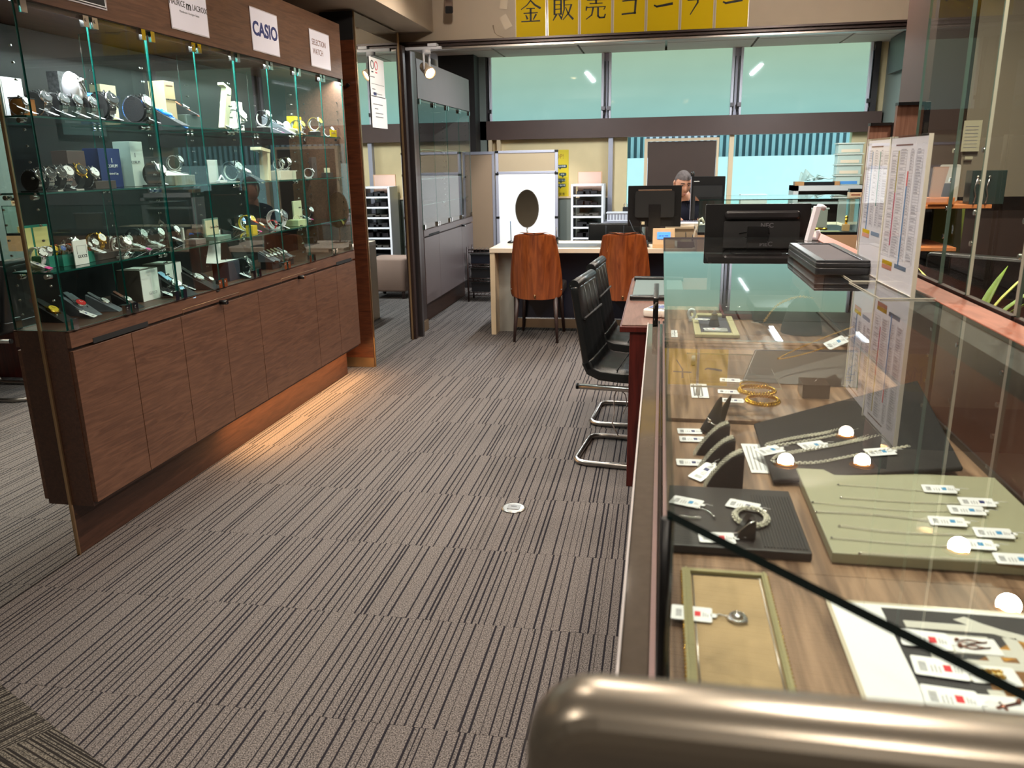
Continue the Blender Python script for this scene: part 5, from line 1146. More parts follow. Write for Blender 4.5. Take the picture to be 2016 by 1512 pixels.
MB()._add([(-0.02, 0.06, 0.0022), (-0.03, -0.08, 0.0022), (0.1, -0.2, 0.0022), (0.22, -0.16, 0.0022), (0.24, 0.03, 0.0022), (0.12, 0.10, 0.0022), (0.05, 0.12, 0.0022)], [(0, 1, 2, 3, 4, 5, 6)]).build('printed_picture', gm, ps)
GRW = mat('print_pale', (206, 204, 196), 0.5)
RT = Matrix.Rotation(-PI/2, 4, 'Z')
text('価', 0.15, GRW, ps, TR(-0.025, 0.085, 0.0024) @ RT, 0.0003, bold=0.003); text('手', 0.15, GRW, ps, TR(-0.02, -0.07, 0.0024) @ RT, 0.0003, bold=0.003); text('未', 0.15, GRW, ps, TR(0.165, 0.07, 0.0024) @ RT, 0.0003, bold=0.003)
for i, (px, py, lab, kind) in enumerate(((1920, 1272, 'white card with a pair of looped dark wire earrings', 0), (1955, 1330, 'white card with two beaded gold bar earrings', 1), (1985, 1392, 'white card with a small cross charm at the lower right', 2))):
    p = onz(px, py, z0+0.003); t = thing('earring_card', lab, 'earring card', p, 0.0, 'earring cards on the promotional sheet')
    MB().rbox((0, 0, 0.0005), (0.055, 0.036, 0.0008), 0.003).build('card', WHITE, t)
    m = mat('dark_rose_metal', (150, 100, 84), 0.25, metal=1)
    if kind == 0:
        for dy in (-0.006, 0.006): MB().tube(smooth([(-0.018, dy, 0.002), (-0.005, dy+0.004, 0.002), (0.01, dy, 0.002), (0.016, dy+0.002, 0.002)], 4), 0.0009, 5).tube(smooth([(-0.018, dy, 0.002), (-0.005, dy-0.004, 0.002), (0.01, dy, 0.002)], 4), 0.0009, 5).ball((-0.02, dy, 0.003), 0.003).build('earring', m, t)
    elif kind == 1:
        for dy in (-0.005, 0.005): chain([(-0.02, dy, 0.002), (0.012, dy+0.001, 0.002)], 0.0016, 0.003, GOLD).build('earring', GOLD, t)
    else: MB().cyl((-0.014, -0.006, 0.002), (0.012, 0.006, 0.002), 0.0015, n=6).cyl((-0.008, 0.004, 0.002), (-0.004, -0.008, 0.002), 0.0015, n=6).ball((0.013, 0.007, 0.003), 0.003).build('charm', m, t)
    price_tag(t, -0.058, 0.004, 0.0015, -0.10, 0, 0, 1.1, 'r')

# acrylic riser with three gold bracelets
z2 = z1
rs = thing('acrylic_riser', 'low clear acrylic riser under three gold bracelets', 'riser', (0.20, 2.23, z2))
MB().box(-0.11, 0.115, -0.20, 0.17, 0.028, 0.032, edge=1, thin='z').build('plate', [G_ACR, EDGE_L], rs)
for x in (-0.09, 0.095):
    for y in (-0.18, 0.15): MB().cyl((x, y, 0), (x, y, 0.028), 0.006, n=10).build('foot', mat('clear_foot', (220, 220, 216), 0.15), rs)
zr = z2 + 0.033
for i, (px, py, rx, ry, tg, lab) in enumerate(((1484, 760, 0.034, 0.032, (1437, 749), 'plain gold bracelet at the back of the acrylic riser'), (1490, 773, 0.044, 0.040, (1434, 772), 'large beaded gold bracelet in the middle of the acrylic riser'), (1501, 793, 0.038, 0.040, (1442, 789), 'thick beaded gold bracelet at the front of the acrylic riser'))):
    p = onz(px, py, zr); t = thing('bracelet', lab, 'bracelet', p, 0.0, 'gold bracelets on the acrylic riser'); rr = 0.0018 if i == 0 else 0.0038
    q = MB()
    n = 46 if i == 0 else 36
    for k in range(n):
        a = 2*PI*k/n; q.ball((rx*math.cos(a), ry*math.sin(a), rr+0.001), rr, nu=6, nv=4)
        if i: q.ball((rx*0.93*math.cos(a+0.08), ry*0.93*math.sin(a+0.08), rr*2.4), rr*0.8, nu=6, nv=4)
    q.build('links', GOLD, t); g_ = onz(tg[0], tg[1], zr)-p; price_tag(t, g_.x+0.0, g_.y, 0.001, -0.05, 0, 0, 0.95, 'n')
t = thing('label_strip', 'two white instruction strips at the left of the acrylic riser', 'label', onz(1375, 768, z2))
MB().box(-0.02, -0.004, -0.075, 0.06, 0, 0.001, T=TR(0,0,0,0.0)).build('strip', WHITE, t); MB().box(-0.002, 0.024, -0.075, 0.06, 0, 0.0015).build('strip', WHITE, t)
MB().box(-0.014, -0.010, -0.06, 0.05, 0.001, 0.0013).box(0.006, 0.010, -0.06, 0.05, 0.0015, 0.0018).build('printed_line', INKG, t)
t = thing('label_strip', 'small white label strip beside the far end of the olive tray', 'label', onz(1327, 657, z2))
MB().box(-0.01, 0.012, -0.06, 0.06, 0, 0.001).build('strip', WHITE, t); MB().box(0.001, 0.003, -0.05, 0.05, 0.001, 0.0013).build('printed_line', INKG, t)
t = thing('label_card', 'white printed card beside the black necklace pad', 'label', onz(1490, 902, z0))
MB().box(-0.022, 0.022, -0.085, 0.085, 0, 0.001, T=TR(0,0,0,0.03)).build('card', WHITE, t)
q = MB()
for k in range(4): q.box(-0.016+k*0.008, -0.013+k*0.008, -0.07, 0.07, 0.001, 0.0013)
q.build('printed_line', INKL, t)

# ring cone and three curved chain stands
p = onz(1397, 850, z0); t = thing('ring_cone', 'dark leaning cone holding a silver ring', 'ring stand', p)
MB().lathe([(0.022, 0), (0.020, 0.01), (0.006, 0.075), (0.002, 0.085)], 16).build('cone', VELVET, t, T=TR(0, 0, 0, 0.3, 0, 0.28))
MB().tube([(0.0165*math.cos(a*PI/8), 0.0165*math.sin(a*PI/8), 0.03) for a in range(16)], 0.0018, 6, closed=True).ball((-0.016, -0.008, 0.032), 0.005).build('ring', SILVER, t, T=TR(0, 0, 0, 0.3, 0.3, 0.28)); price_tag(t, -0.045, -0.005, 0.001, 0.05, 0, 0, 1.0, 'n')
for i, (px, py, tg, lab) in enumerate(((1395, 893, (1362, 866), 'curved black stand with a silver chain, the farthest of three'), (1403, 925, (1358, 912), 'curved black stand with a silver chain, the middle one of three'), (1418, 955, (1385, 940), 'curved black stand with a silver chain, the nearest of three'))):
    p = onz(px, py, z0); t = thing('chain_stand', lab, 'stand', p, 0.0, 'curved black chain stands')
    prf = [(-0.026, 0), (0.040, 0), (0.040, 0.068), (0.034, 0.068), (0.018, 0.060), (0.0, 0.042), (-0.016, 0.02)]
    MB().prism([(a, b) for a, b in prf], -0.014, 0.014).build('stand', VELVET, t, T=FMY, bevel=0.001)
    cp = smooth([(-0.030, -0.018, 0.004), (-0.018, -0.010, 0.022), (0.0, -0.008, 0.045), (0.018, -0.008, 0.063), (0.036, -0.006, 0.072)], 6)
    chain(cp, 0.0016, 0.003, SILVER).build('chain', CHAINS, t); chain([v+Vector((0, 0.012, 0.0)) for v in cp], 0.0014, 0.003, SILVER).build('chain', CHAINS, t)
    g_ = onz(tg[0], tg[1], z0)-p; price_tag(t, g_.x, g_.y, 0.002 if i != 2 else 0.012, 0.05 if i != 2 else 0.75, 0, 0 if i != 2 else -0.35, 1.0, 'n')
p = onz(1412, 838, z0); t = thing('ring_cone', 'tall slim dark cone behind the ring cone', 'ring stand', p)
MB().lathe([(0.014, 0), (0.004, 0.07), (0.0015, 0.08)], 14).build('cone', VELVET, t, T=TR(0, 0, 0, 0, 0, 0.35)); MB().lathe([(0.016, 0), (0.016, 0.004)], 14).build('base', BLACKM, t)

# brown props around the middle: low block, boards
t = thing('display_block', 'glossy dark brown block standing on the walnut shelf', 'block', onz(1605, 785, z2))
MB().box(-0.032, 0.034, 0, 0.075, 0, 0.036).build('block', mat('glossy_brown', (58, 44, 38), 0.15), t, bevel=0.001); MB().cyl((0.0, 0.03, 0.036), (0.012, 0.045, 0.042), 0.0015, n=6).build('pin', SILVER, t)
t = thing('display_backdrop', 'wide dark brown panel standing across the showcase behind the block', 'panel', (0.45, 2.62, z2))
_o = Vector((0.45, 2.62, z2)); _a, _b2 = onz(1461, 752, z2)-_o, onz(1690, 764, z2)-_o; _c2, _d2 = ony(1690, 690, _b2.y+_o.y+0.10)-_o, ony(1487, 690, _a.y+_o.y+0.10)-_o
_t = Vector((0, 0.012, 0))
MB()._add([tuple(v) for v in (_a, _b2, _b2+_t, _a+_t, _d2, _c2, _c2+_t, _d2+_t)], [(0,3,2,1),(4,5,6,7),(0,1,5,4),(1,2,6,5),(2,3,7,6),(3,0,4,7)]).build('panel', mat('brown_backdrop', (50, 38, 32), 0.4), t, bevel=0.003)
t = thing('necklace', 'fine gold chain draped over the brown panel', 'necklace', onz(1532, 706, z2+0.075))
chain(smooth([(0.0, 0, 0.0), (0.02, -0.012, 0.005), (0.10, -0.01, 0.03), (0.20, 0.0, 0.075)], 8), 0.0009, 0.003, GOLD).build('chain', CHAING, t); chain(smooth([(0.0, 0, 0.0), (0.03, 0.02, 0.012), (0.10, 0.03, 0.045), (0.19, 0.03, 0.085)], 8), 0.0009, 0.003, GOLD).build('chain', CHAING, t)
MB().ball((0, 0, 0), 0.003).build('clasp', GOLD, t); price_tag(t, 0.14, -0.012, 0.05, 0.25, 0.3, -0.4, 1.0, 'b')
# olive tray with ring cone
p = onz(1405, 668, z2); t = thing('framed_tray', 'small pale olive framed tray with a dark blue lining', 'tray', (0.205, 2.93, z2))
for x0, x1, y0, y1 in ((-0.075, -0.053, -0.16, 0.25), (0.053, 0.075, -0.16, 0.25), (-0.053, 0.053, -0.16, -0.12), (-0.053, 0.053, 0.21, 0.25)): MB().box(x0, x1, y0, y1, 0, 0.012).build('frame_rail', mat('pale_olive_frame', (190, 182, 140), 0.4), t, bevel=0.002)
MB().box(-0.053, 0.053, -0.12, 0.21, 0, 0.004).build('lining', mat('blue_grey_lining', (62, 62, 76), 0.8), t)
t = thing('ring_cone', 'short grey cone holding a ring on the olive tray', 'ring stand', (0.205, 2.96, z2+0.005))
MB().lathe([(0.020, 0), (0.012, 0.035), (0.003, 0.06)], 16).build('cone', mat('taupe_cone', (110, 96, 88), 0.7), t); MB().tube([(0.0105*math.cos(a*PI/7), 0.0105*math.sin(a*PI/7), 0.042) for a in range(14)], 0.0014, 5, closed=True).build('ring', GOLD, t); price_tag(t, -0.045, 0.02, 0.02, -0.2, 0, 0, 0.9, 'n')
t = thing('ring_packet', 'clear packet with white tag lying on the olive tray', 'packet', (0.205, 2.86, z2+0.005))
MB().rbox((0, 0, 0.004), (0.08, 0.05, 0.006), 0.004).build('packet', mat('cloudy_plastic', (170, 172, 168), 0.3), t); price_tag(t, -0.015, 0.0, 0.008, 0.2, 0, 0, 1.0, 'r')
t = thing('ring_holder', 'white hoop holder left of the olive tray', 'stand', onz(1361, 632, z2))
MB().tube([(0.012*math.cos(a*PI/8), 0, 0.028+0.017*math.sin(a*PI/8)) for a in range(16)], 0.0055, 7, closed=True).box(-0.01, 0.01, -0.01, 0.01, 0, 0.01).build('hoop', WHITEP, t)
t = thing('ring_tray', 'dark red edged tray with rings at the far end of the shelf', 'tray', (0.335, 3.22, z2))
MB().box(-0.09, 0.10, -0.10, 0.15, 0, 0.018).build('tray', mat('dark_red', (96, 20, 26), 0.4), t, bevel=0.002); MB().box(-0.082, 0.092, -0.092, 0.142, 0.018, 0.020).build('lining', BLACKM, t)
for k in range(3):
    g = thing('ring', ('silver ring at the left of the dark red tray', 'silver ring in the middle of the dark red tray', 'silver ring at the right of the dark red tray')[k], 'ring', (0.27+k*0.05, 3.26, z2+0.0205)); MB().tube([(0.010*math.cos(a*PI/7), 0.010*math.sin(a*PI/7), 0.002) for a in range(14)], 0.0014, 5, closed=True).build('band', SILVER, g); MB().ball((0, -0.01, 0.004), 0.0035).build('stone', WHITE, g)
t = thing('watch_case', 'black case with green edge at the far end of the showcase', 'case', (0.50, 3.20, z2))
MB().rbox((-0.03, 0, 0.03), (0.23, 0.30, 0.06), 0.015).build('body', BLACK, t, bevel=0.004); MB().tube([(0.083, -0.12, 0.012), (0.086, -0.05, 0.04), (0.084, 0.1, 0.042)], 0.003, 5).build('green_edge', mat('green_edge', (40, 170, 70), 0.4), t)
# gold chain arching near the far end, on its black bust
t = thing('necklace_bust', 'low black bust behind the brown panel carrying a gold chain', 'bust', (0.50, 2.90, z2))
MB().lathe([(0.07, 0), (0.068, 0.02), (0.05, 0.09), (0.02, 0.13), (0.012, 0.15)], 20).build('bust', BLACKM, t)
chain(smooth([(-0.13, -0.02, 0.04), (-0.09, -0.03, 0.10), (-0.03, -0.04, 0.13), (0.03, -0.03, 0.125)], 8), 0.002, 0.005, GOLD).build('chain', CHAING, t); price_tag(t, -0.15, -0.02, 0.03, 0.9, 0, 0.4, 0.9, 'n')

# ---- what stands on the glass top
def acrylic(y0, y1, x0, x1, label, sheet):
    t = thing('price_list_stand', label, 'stand', (x0, (y0+y1)/2, ZT+0.001), math.atan2(-(x1-x0), (y1-y0)) )
    w = (y1-y0)/2
    MB().box(-0.001, 0.002, -w, w, 0.0, 0.425, edge=1, thin='x').box(-0.008, -0.005, -w, w, 0.006, 0.425, edge=1, thin='x').build('holder', [G_ACR, EDGE_L], t)
    MB().box(-0.085, 0.055, -w, w, 0.0, 0.003, edge=1, thin='z').build('foot', [G_ACR, EDGE_L], t)
    for s in (-w, w): MB().box(-0.086, 0.056, s-0.001, s+0.001, 0, 0.0035).box(-0.0085, 0.0025, s-0.001, s+0.001, 0.003, 0.425).build('polished_edge', EDGE_L, t)
    MB().box(-0.0045, -0.0015, -w+0.004, w-0.004, 0.006, 0.420).build('sheet', mat('price_sheet', (244, 245, 252), 0.35), t)
    q = MB(); n = 44; fx = -0.0047
    cols = sheet['cols']
    top = 0.385; bot = sheet['bot']; rows = int((top-bot)/0.0075)
    random.seed(sheet['seed'])
    for ci, (u0, u1) in enumerate(cols):
        for r in range(rows):
            z = top - r*0.0075
            q.box(fx-0.0002, fx, -u1*w*0.9, -u0*w*0.9, z-0.0006, z+0.0003)
            if random.random() < 0.8: q.box(fx-0.0002, fx, -(u0+0.03)*w*0.9 - abs(u1-u0-0.05)*w*0.9*random.uniform(0.5, 0.9), -(u0+0.03)*w*0.9, z+0.0016, z+0.0042)
        for u in (u0, u1): q.box(fx-0.0002, fx, -u*w*0.9-0.0004, -u*w*0.9+0.0004, top-rows*0.0075, top)
    q.build('printed_table', mat('table_ink', (184, 184, 194), 0.6), t)
    for (u, za, zb_, m) in sheet['bars']: MB().box(fx-0.0003, fx, -u*w*0.9-0.004, -u*w*0.9+0.004, zb_, za).build('printed_bar', m, t)
    zz = bot - 0.01
    for (u0, u1, m) in ((-0.9, -0.25, YELL), (-0.9, -0.25, mat('salmon_block', (220, 160, 140), 0.5)), (-0.1, 0.6, mat('blue_grey_block', (130, 150, 176), 0.5))):
        MB().box(fx-0.0003, fx, -u1*w*0.9, -u0*w*0.9, zz-0.012, zz).build('printed_block', m, t)
        if m is YELL: zz -= 0.013
        else: zz = zz + 0.013 if u0 < -0.5 else zz
    MB().box(fx-0.0003, fx, -0.2*w, 0.7*w, 0.398, 0.402).build('printed_heading', INKBR, t)
    return t
B1, G1, R1, O1, P1_ = mat('bar_blue', (60, 130, 190), 0.5), mat('bar_green', (50, 140, 130), 0.5), mat('bar_red', (220, 60, 60), 0.5), mat('bar_olive', (180, 170, 80), 0.5), mat('bar_crimson', (190, 60, 100), 0.5)
acrylic(2.600, 2.912, 0.672, 0.671, 'farther acrylic price list stand with blue and green bars', dict(cols=((-0.95, -0.55), (-0.4, -0.1), (0.1, 0.3), (0.4, 0.85)), bot=0.15, seed=1, bars=((-0.62, 0.385, 0.14, B1), (0.05, 0.385, 0.22, G1))))
acrylic(2.278, 2.594, 0.667, 0.655, 'nearer acrylic price list stand with red and blue bars', dict(cols=((-0.95, -0.6), (-0.45, -0.05), (0.15, 0.35), (0.5, 0.85)), bot=0.085, seed=2, bars=((-0.55, 0.385, 0.27, O1), (-0.55, 0.27, 0.12, P1_), (0.1, 0.33, 0.29, R1), (0.1, 0.29, 0.07, B1))))
# black monitor and paper stand behind / on the glass
t, T_ = monitor(0.485, 4.30, 0.951, 0.515, 0.245, 'wide black monitor with raised maker letters at the far end of the showcase', 0.0, -0.03, gap=0.005)
MB().rbox((0.02, -0.032, 0.190), (0.37, 0.04, 0.045), 0.02, axis='y').build('rear_hump', mat('soft_black', (30, 28, 30), 0.25), t, T=T_, bevel=0.012)
MB().rbox((0.02, -0.026, 0.105), (0.37, 0.03, 0.11), 0.01, axis='y').build('rear_cover', BLACKM, t, T=T_)
text('NEC', 0.032, mat('dark_letter', (92, 90, 94), 0.3), t, T_ @ at(0.045, -0.042, 0.138, FMY), 0.0008, bold=0.001)
MB().tube([(-0.09, -0.043, 0.10), (-0.02, -0.043, 0.115), (0.06, -0.043, 0.10)], 0.002, 5).build('cable_clip', BLACK, t, T=T_)
t = thing('curved_paper_stand', 'leaning white paper stand on the glass beside the black monitor', 'stand', (0.70, 3.92, ZT+0.001), 0.1)
MB()._add([(-0.03,0,0),(-0.01,0,0),(0.022,0,0.155),(0.0,0,0.155),(-0.03,0.05,0),(-0.01,0.05,0),(0.022,0.05,0.155),(0.0,0.05,0.155)], [(0,1,2,3),(7,6,5,4),(0,4,5,1),(1,5,6,2),(2,6,7,3),(3,7,4,0)]).build('backrest', mat('white_resin', (232, 228, 236), 0.4), t)
MB().tube([(0.01, 0.025, 0.155), (0.03, 0.025, 0.152), (0.045, 0.025, 0.143)], 0.012, 8).tube([(-0.01, 0.025, 0.008), (0.02, 0.025, 0.006), (0.026, 0.025, 0.03), (0.02, 0.025, 0.045)], 0.010, 8).build('hook', mat('white_resin', (232, 228, 236), 0.4), t)
t = thing('jewellery_tray', 'two stacked black trays with rounded corners on the glass top', 'tray', (0.585, 3.03, ZT+0.001))
MB().rbox((0, 0, 0.014), (0.17, 0.60, 0.024), 0.012).build('lower_tray', mat('tray_black', (30, 30, 33), 0.35), t, bevel=0.003)
MB().rbox((0, 0, 0.034), (0.17, 0.60, 0.016), 0.012).build('upper_tray', mat('tray_black', (30, 30, 33), 0.35), t, bevel=0.003)
for x0, x1, y0, y1 in ((-0.083, -0.055, -0.29, 0.29), (0.06, 0.083, -0.29, 0.29), (-0.055, 0.06, -0.29, -0.275), (-0.055, 0.06, 0.275, 0.29)): MB().box(x0, x1, y0, y1, 0.042, 0.049).build('rim', mat('rim_black', (44, 44, 48), 0.3), t, bevel=0.002)
MB().box(-0.055, 0.06, -0.275, 0.275, 0.042, 0.044).build('lining', mat('grey_lining', (74, 70, 74), 0.9), t)
t = thing('tablet_back', 'scuffed black panel standing on the ledge beside the showcase glass', 'panel', (-0.008, 3.38, 0.7525))
MB().rbox((0, 0.15, 0.062), (0.022, 0.40, 0.124), 0.01, axis='x').build('panel', BLACK, t, bevel=0.003)
sf = mat('scuff', (150, 142, 134), 0.8)
for (x, z, r) in ((-0.007, 0.085, 0.006), (-0.004, 0.030, 0.0025), (0.004, 0.10, 0.002), (0.0, 0.095, 0.004)):
    MB().ball((x, -0.0505, z), (r*0.6, 0.001, r*1.9)).build('scuff', sf, t)

# near metallic chair back under the camera
US = 1.0; Z0F = 0.0
t = thing('bar_chair', 'blurred champagne metal bar chair back in the near foreground', 'chair', (0.131, 0.262, -0.008))
MB().rbox((0, 0, 1.068), (0.352, 0.036, 0.34), 0.028, axis='y', n=6).build('backrest', mat('champagne_metal', (142, 134, 122), 0.30, metal=0.8), t, bevel=0.0165, seg=6)
MB().rbox((-0.02, -0.21, 0.78), (0.36, 0.36, 0.06), 0.05).build('seat', LEATHER, t, bevel=0.01)
MB().box(-0.04, 0.04, -0.03, -0.018, 0.79, 0.92).build('back_support', STEEL, t)
MB().cyl((-0.02, -0.21, 0.02), (-0.02, -0.21, 0.75), 0.028).build('column', STEEL, t); MB().lathe([(0.19, 0), (0.19, 0.008), (0.05, 0.03), (0.03, 0.09)], 28, c=(-0.02, -0.21, 0)).build('base', STEEL, t)
# ================================================================== watches and boxes in the watch cabinet
S1, S2, S3, S4 = 1.6005, 1.3505, 1.0805, 0.873
WC = {}
def shelfpt(px, py, z, hw, front=-2.11):
    p = onz(px, py, z) if abs(z-H) > 0.12 else onx(px, py, -2.15)
    x = max(min(p.x, front-hw), -2.34)
    if abs(x-p.x) > 1e-6: p = onx(px, py, x)
    return Vector((x, min(max(p.y, 2.475), 5.14), z))
def wkey(kind, strap, dial, case):
    k = (kind, strap, dial, case)
    if k in WC: return WC[k]
    sm = {'steel': SILVER, 'black': BLACKM, 'gold': GOLD, 'grey': mat('grey_strap', (92, 96, 104), 0.5), 'blue': mat('bright_blue_rubber', (20, 120, 210), 0.4), 'orange': mat('orange_strap', (226, 86, 30), 0.5), 'red': mat('red_strap', (200, 40, 40), 0.5),
          'yellow': mat('yellow_strap', (226, 190, 40), 0.5), 'white': WHITE, 'brown': mat('brown_strap', (96, 60, 50), 0.5), 'camo': mat('camouflage_strap', (104, 106, 84), 0.7, var=0.5, vscale=120), 'pale': mat('pale_blue_strap', (150, 190, 226), 0.5)}[strap]
    dm = {'w': WHITE, 'b': BLACK, 'g': mat('silver_dial', (190, 196, 196), 0.3), 'u': mat('blue_dial', (40, 90, 170), 0.3), 'r': mat('red_dial', (200, 50, 50), 0.4), 'y': mat('yellow_dial', (220, 190, 60), 0.4)}[dial]
    cm = {'s': SILVER, 'k': BLACK, 'o': GOLD, 'u': mat('bright_blue_rubber', (20, 120, 210), 0.4)}[case]
    out = []
    if kind in ('ring', 'cuff'):
        # bracelet loop standing upright; its axis is local X, dial faces -Y and up
        R_ = 0.030; q = MB(); n = 22
        for i in range(n):
            a = 2*PI*i/n; T = TR(0, 0, R_+0.002) @ Matrix.Rotation(a, 4, 'X') @ Matrix.Translation((0, 0, R_))
            w = 0.017 if strap in ('steel', 'gold') else 0.019
            if strap in ('steel', 'gold'):
                for xx in (-0.006, 0, 0.006): q.cb((xx, 0, 0), (0.0052, 0.0074, 0.0028), T=T)
            else: q.cb((0, 0, 0), (w, 0.0092, 0.0026), T=T)
        out.append(('bracelet' if strap in ('steel', 'gold') else 'strap', q.mesh('strap', sm), None))
        F = TR(0, 0, R_+0.002) @ Matrix.Rotation(math.radians(62), 4, 'X') @ Matrix.Translation((0, 0, R_+0.002))
        if kind == 'cuff':
            c = MB(); c.cyl((-0.012, 0, R_+0.002), (0.012, 0, R_+0.002), R_-0.003, n=20); out.append(('cuff', c.mesh('cuff', VELVET), None))
            c = MB(); c.box(-0.016, 0.016, -0.03, 0.03, 0.0, 0.004); out.append(('base', c.mesh('base', BLACKM), None))
        else:
            c = MB(); c.tube([(0.0, (R_-0.004)*math.sin(a*PI/8), R_+0.002-(R_-0.004)*math.cos(a*PI/8)) for a in range(-6, 7)], 0.003, 5); c.box(-0.012, 0.012, -0.02, 0.02, 0, 0.003); out.append(('stand', c.mesh('stand', mat('clear_foot', (220, 220, 216), 0.15)), None))
    else:
        # strap lying on a small ramp, dial up
        q = MB(); q.rbox((0, 0.034, 0.0), (0.018, 0.05, 0.003), 0.005).rbox((0, -0.038, 0.0), (0.018, 0.056, 0.003), 0.005); T0 = TR(0, 0, 0.027, 0, math.radians(34))
        out.append(('strap', q.mesh('strap', sm), T0 @ TR(0, 0, 0.004)))
        c = MB(); c._add([(-0.022,-0.055,0),(0.022,-0.055,0),(0.022,0.05,0),(-0.022,0.05,0),(-0.022,-0.05,0.003),(0.022,-0.05,0.003),(0.022,0.048,0.058),(-0.022,0.048,0.058)], [(0,3,2,1),(4,5,6,7),(0,1,5,4),(1,2,6,5),(2,3,7,6),(3,0,4,7)])
        out.append(('ramp', c.mesh('ramp', {'grey': mat('grey_ramp', (96, 100, 108), 0.5)}.get(strap, VELVET)), None)); F = T0 @ TR(0, 0.0, 0.007)
    c = MB(); c.lathe([(0.014, -0.004), (0.0165, -0.002), (0.0165, 0.003), (0.0145, 0.005)], 22).cb((0.018, 0, 0), (0.005, 0.004, 0.004))
    for s in (-1, 1):
        for u in (-1, 1): c.cb((s*0.008, u*0.0175, -0.001), (0.003, 0.006, 0.003))
    out.append(('watch_case', c.mesh('watch_case', cm), F))
    d = MB(); d.cyl((0, 0, 0.005), (0, 0, 0.0056), 0.0132, n=22); out.append(('dial', d.mesh('dial', dm), F))
    h = MB(); h.cb((0, 0.004, 0.006), (0.001, 0.009, 0.0004)).cb((0.003, 0.0, 0.006), (0.007, 0.001, 0.0004)); out.append(('hands', h.mesh('hands', INK if dial in 'wgy' else WHITE), F))
    WC[k] = out; return out
def watch(px, py, z, kind, strap, dial, case, label, rz=0.55, s=1.0, tagp=None, group=None, dz=0.0, pink=False, dx=0.0):
    rz = PI/2 + (rz-0.6)*0.4
    p = shelfpt(px, py, z, 0.02); p.x += dx; p.z = z+dz
    t = thing('watch', label, 'watch', p, rz, group)
    s *= 1.2; t.scale = (s, s, s)
    for n, me, T in wkey(kind, strap, dial, case): newobj(n, me, t, T)
    if tagp is not None:
        w = shelfpt(tagp[0], tagp[1], z, 0.0, -2.085); dlt = (w - p); dlt.z = 0; dlt = Matrix.Rotation(-rz, 3, 'Z') @ dlt / s
        if dlt.length > 0.07: dlt = dlt.normalized()*0.07
        zz = 0.016/s
        o = price_tag(t, dlt.x, dlt.y, zz, PI + 0.3 - rz, 0.0, -0.42, 1.4/s, 'n')
        MB().tube([(dlt.x*0.1, dlt.y*0.1-0.0, 0.02), (dlt.x*0.5, dlt.y*0.5, 0.016), (dlt.x*0.8, dlt.y*0.8, zz+0.004)], 0.0006, 4).build('thread', WHITE, t)
        if pink: MB().cb((0, 0, 0.0008), (0.012, 0.026, 0.0004)).build('pink_sticker', PINK, o, T=TR(-0.022, 0, 0))
    return t
def box(name, label, px, py, z, w, d, h, m, rz=0.0, cat='box', extra=None, lid=None, bev=0.001, mirrored=False):
    p = shelfpt(px, py, z, w/2); t = thing(name, label, cat, (p.x, p.y, z), rz)
    MB().cb((0, 0, h/2), (w, d, h)).build('body', m, t, bevel=bev)
    if lid: MB().cb((0, 0, h-0.006), (w+0.003, d+0.003, 0.012)).build('lid', lid, t)
    return t
DKB = mat('dark_brown_box', (66, 54, 50), 0.5); NV = mat('navy_box', (26, 42, 92), 0.5); LG = mat('light_grey_box', (200, 202, 198), 0.6)
# ---- top shelf
t = box('display_box', 'dark brown block carrying the white watch pillow on the top shelf', 150, 214, S1, 0.07, 0.15, 0.055, DKB)
pl = thing('watch_pillow', 'white saddle shaped pillow with a silver watch on the top shelf', 'watch display', (t.location.x, t.location.y, S1+0.056), 0.5); pl.scale = (1.35, 1.35, 1.35)
q = MB()
for s in (-1, 1): q.ball((0.0, s*0.032, 0.040), (0.022, 0.020, 0.042), nu=14, nv=10)
q.ball((0, 0, 0.026), (0.024, 0.045, 0.026), nu=14, nv=10); q.build('pillow', mat('white_satin', (214, 206, 214), 0.5), pl)
for n, me, T in wkey('ring', 'steel', 'w', 's')[-3:]: newobj(n, me, pl, TR(0.016, -0.004, 0.058, -0.9, 0.5) @ Matrix.Identity(4))
MB().tube(smooth([(0.0, -0.01, 0.078), (0.012, -0.008, 0.07), (0.026, 0.0, 0.04), (0.026, 0.01, 0.02)], 4), 0.005, 6).build('bracelet', SILVER, pl); price_tag(pl, 0.032, 0.004, -0.018, 0.6, 0, 0.9, 0.8, 'n')
t = box('display_card', 'pale grey card standing behind the white pillow on the top shelf', 88, 200, S1, 0.01, 0.10, 0.135, LG); t.location.x = -2.24
MB().cb((0.006, 0, 0.0675), (0.001, 0.09, 0.12)).build('printed_face', mat('pale_card_face', (190, 188, 196), 0.5), t)
t = box('display_block', 'orange brown block at the near end of the top shelf', 45, 212, S1, 0.05, 0.06, 0.055, mat('orange_brown_block', (170, 110, 50), 0.4)); MB().cb((0, 0, 0.058), (0.052, 0.062, 0.004)).build('top', BLACKM, t)
watch(38, 210, S1, 'ring', 'steel', 'w', 's', 'slim silver watch at the near end of the top shelf before the orange brown block', dz=0.0, tagp=(47, 215), rz=0.8, s=0.8, dx=0.0)
cf = (((76, 218), (96, 213), 'first steel watch on a black cuff from the near end of the top shelf'), ((110, 216), (128, 216), 'second steel watch on a black cuff from the near end of the top shelf'), ((136, 217), (160, 220), 'third steel watch on a black cuff below the white pillow'), ((166, 218), (188, 217), 'fourth steel watch on a black cuff, its dial edge on'))
for i, (a, b, l) in enumerate(cf): watch(a[0], a[1], S1, 'cuff', 'steel', 'b', 's', l, 0.35+0.1*i, 1.15, b, 'steel watches on black cuffs')
watch(203, 222, S1, 'cuff', 'steel', 'b', 's', 'large black dial chronograph with steel bracelet on the top shelf', 0.2, 1.45, (225, 218))
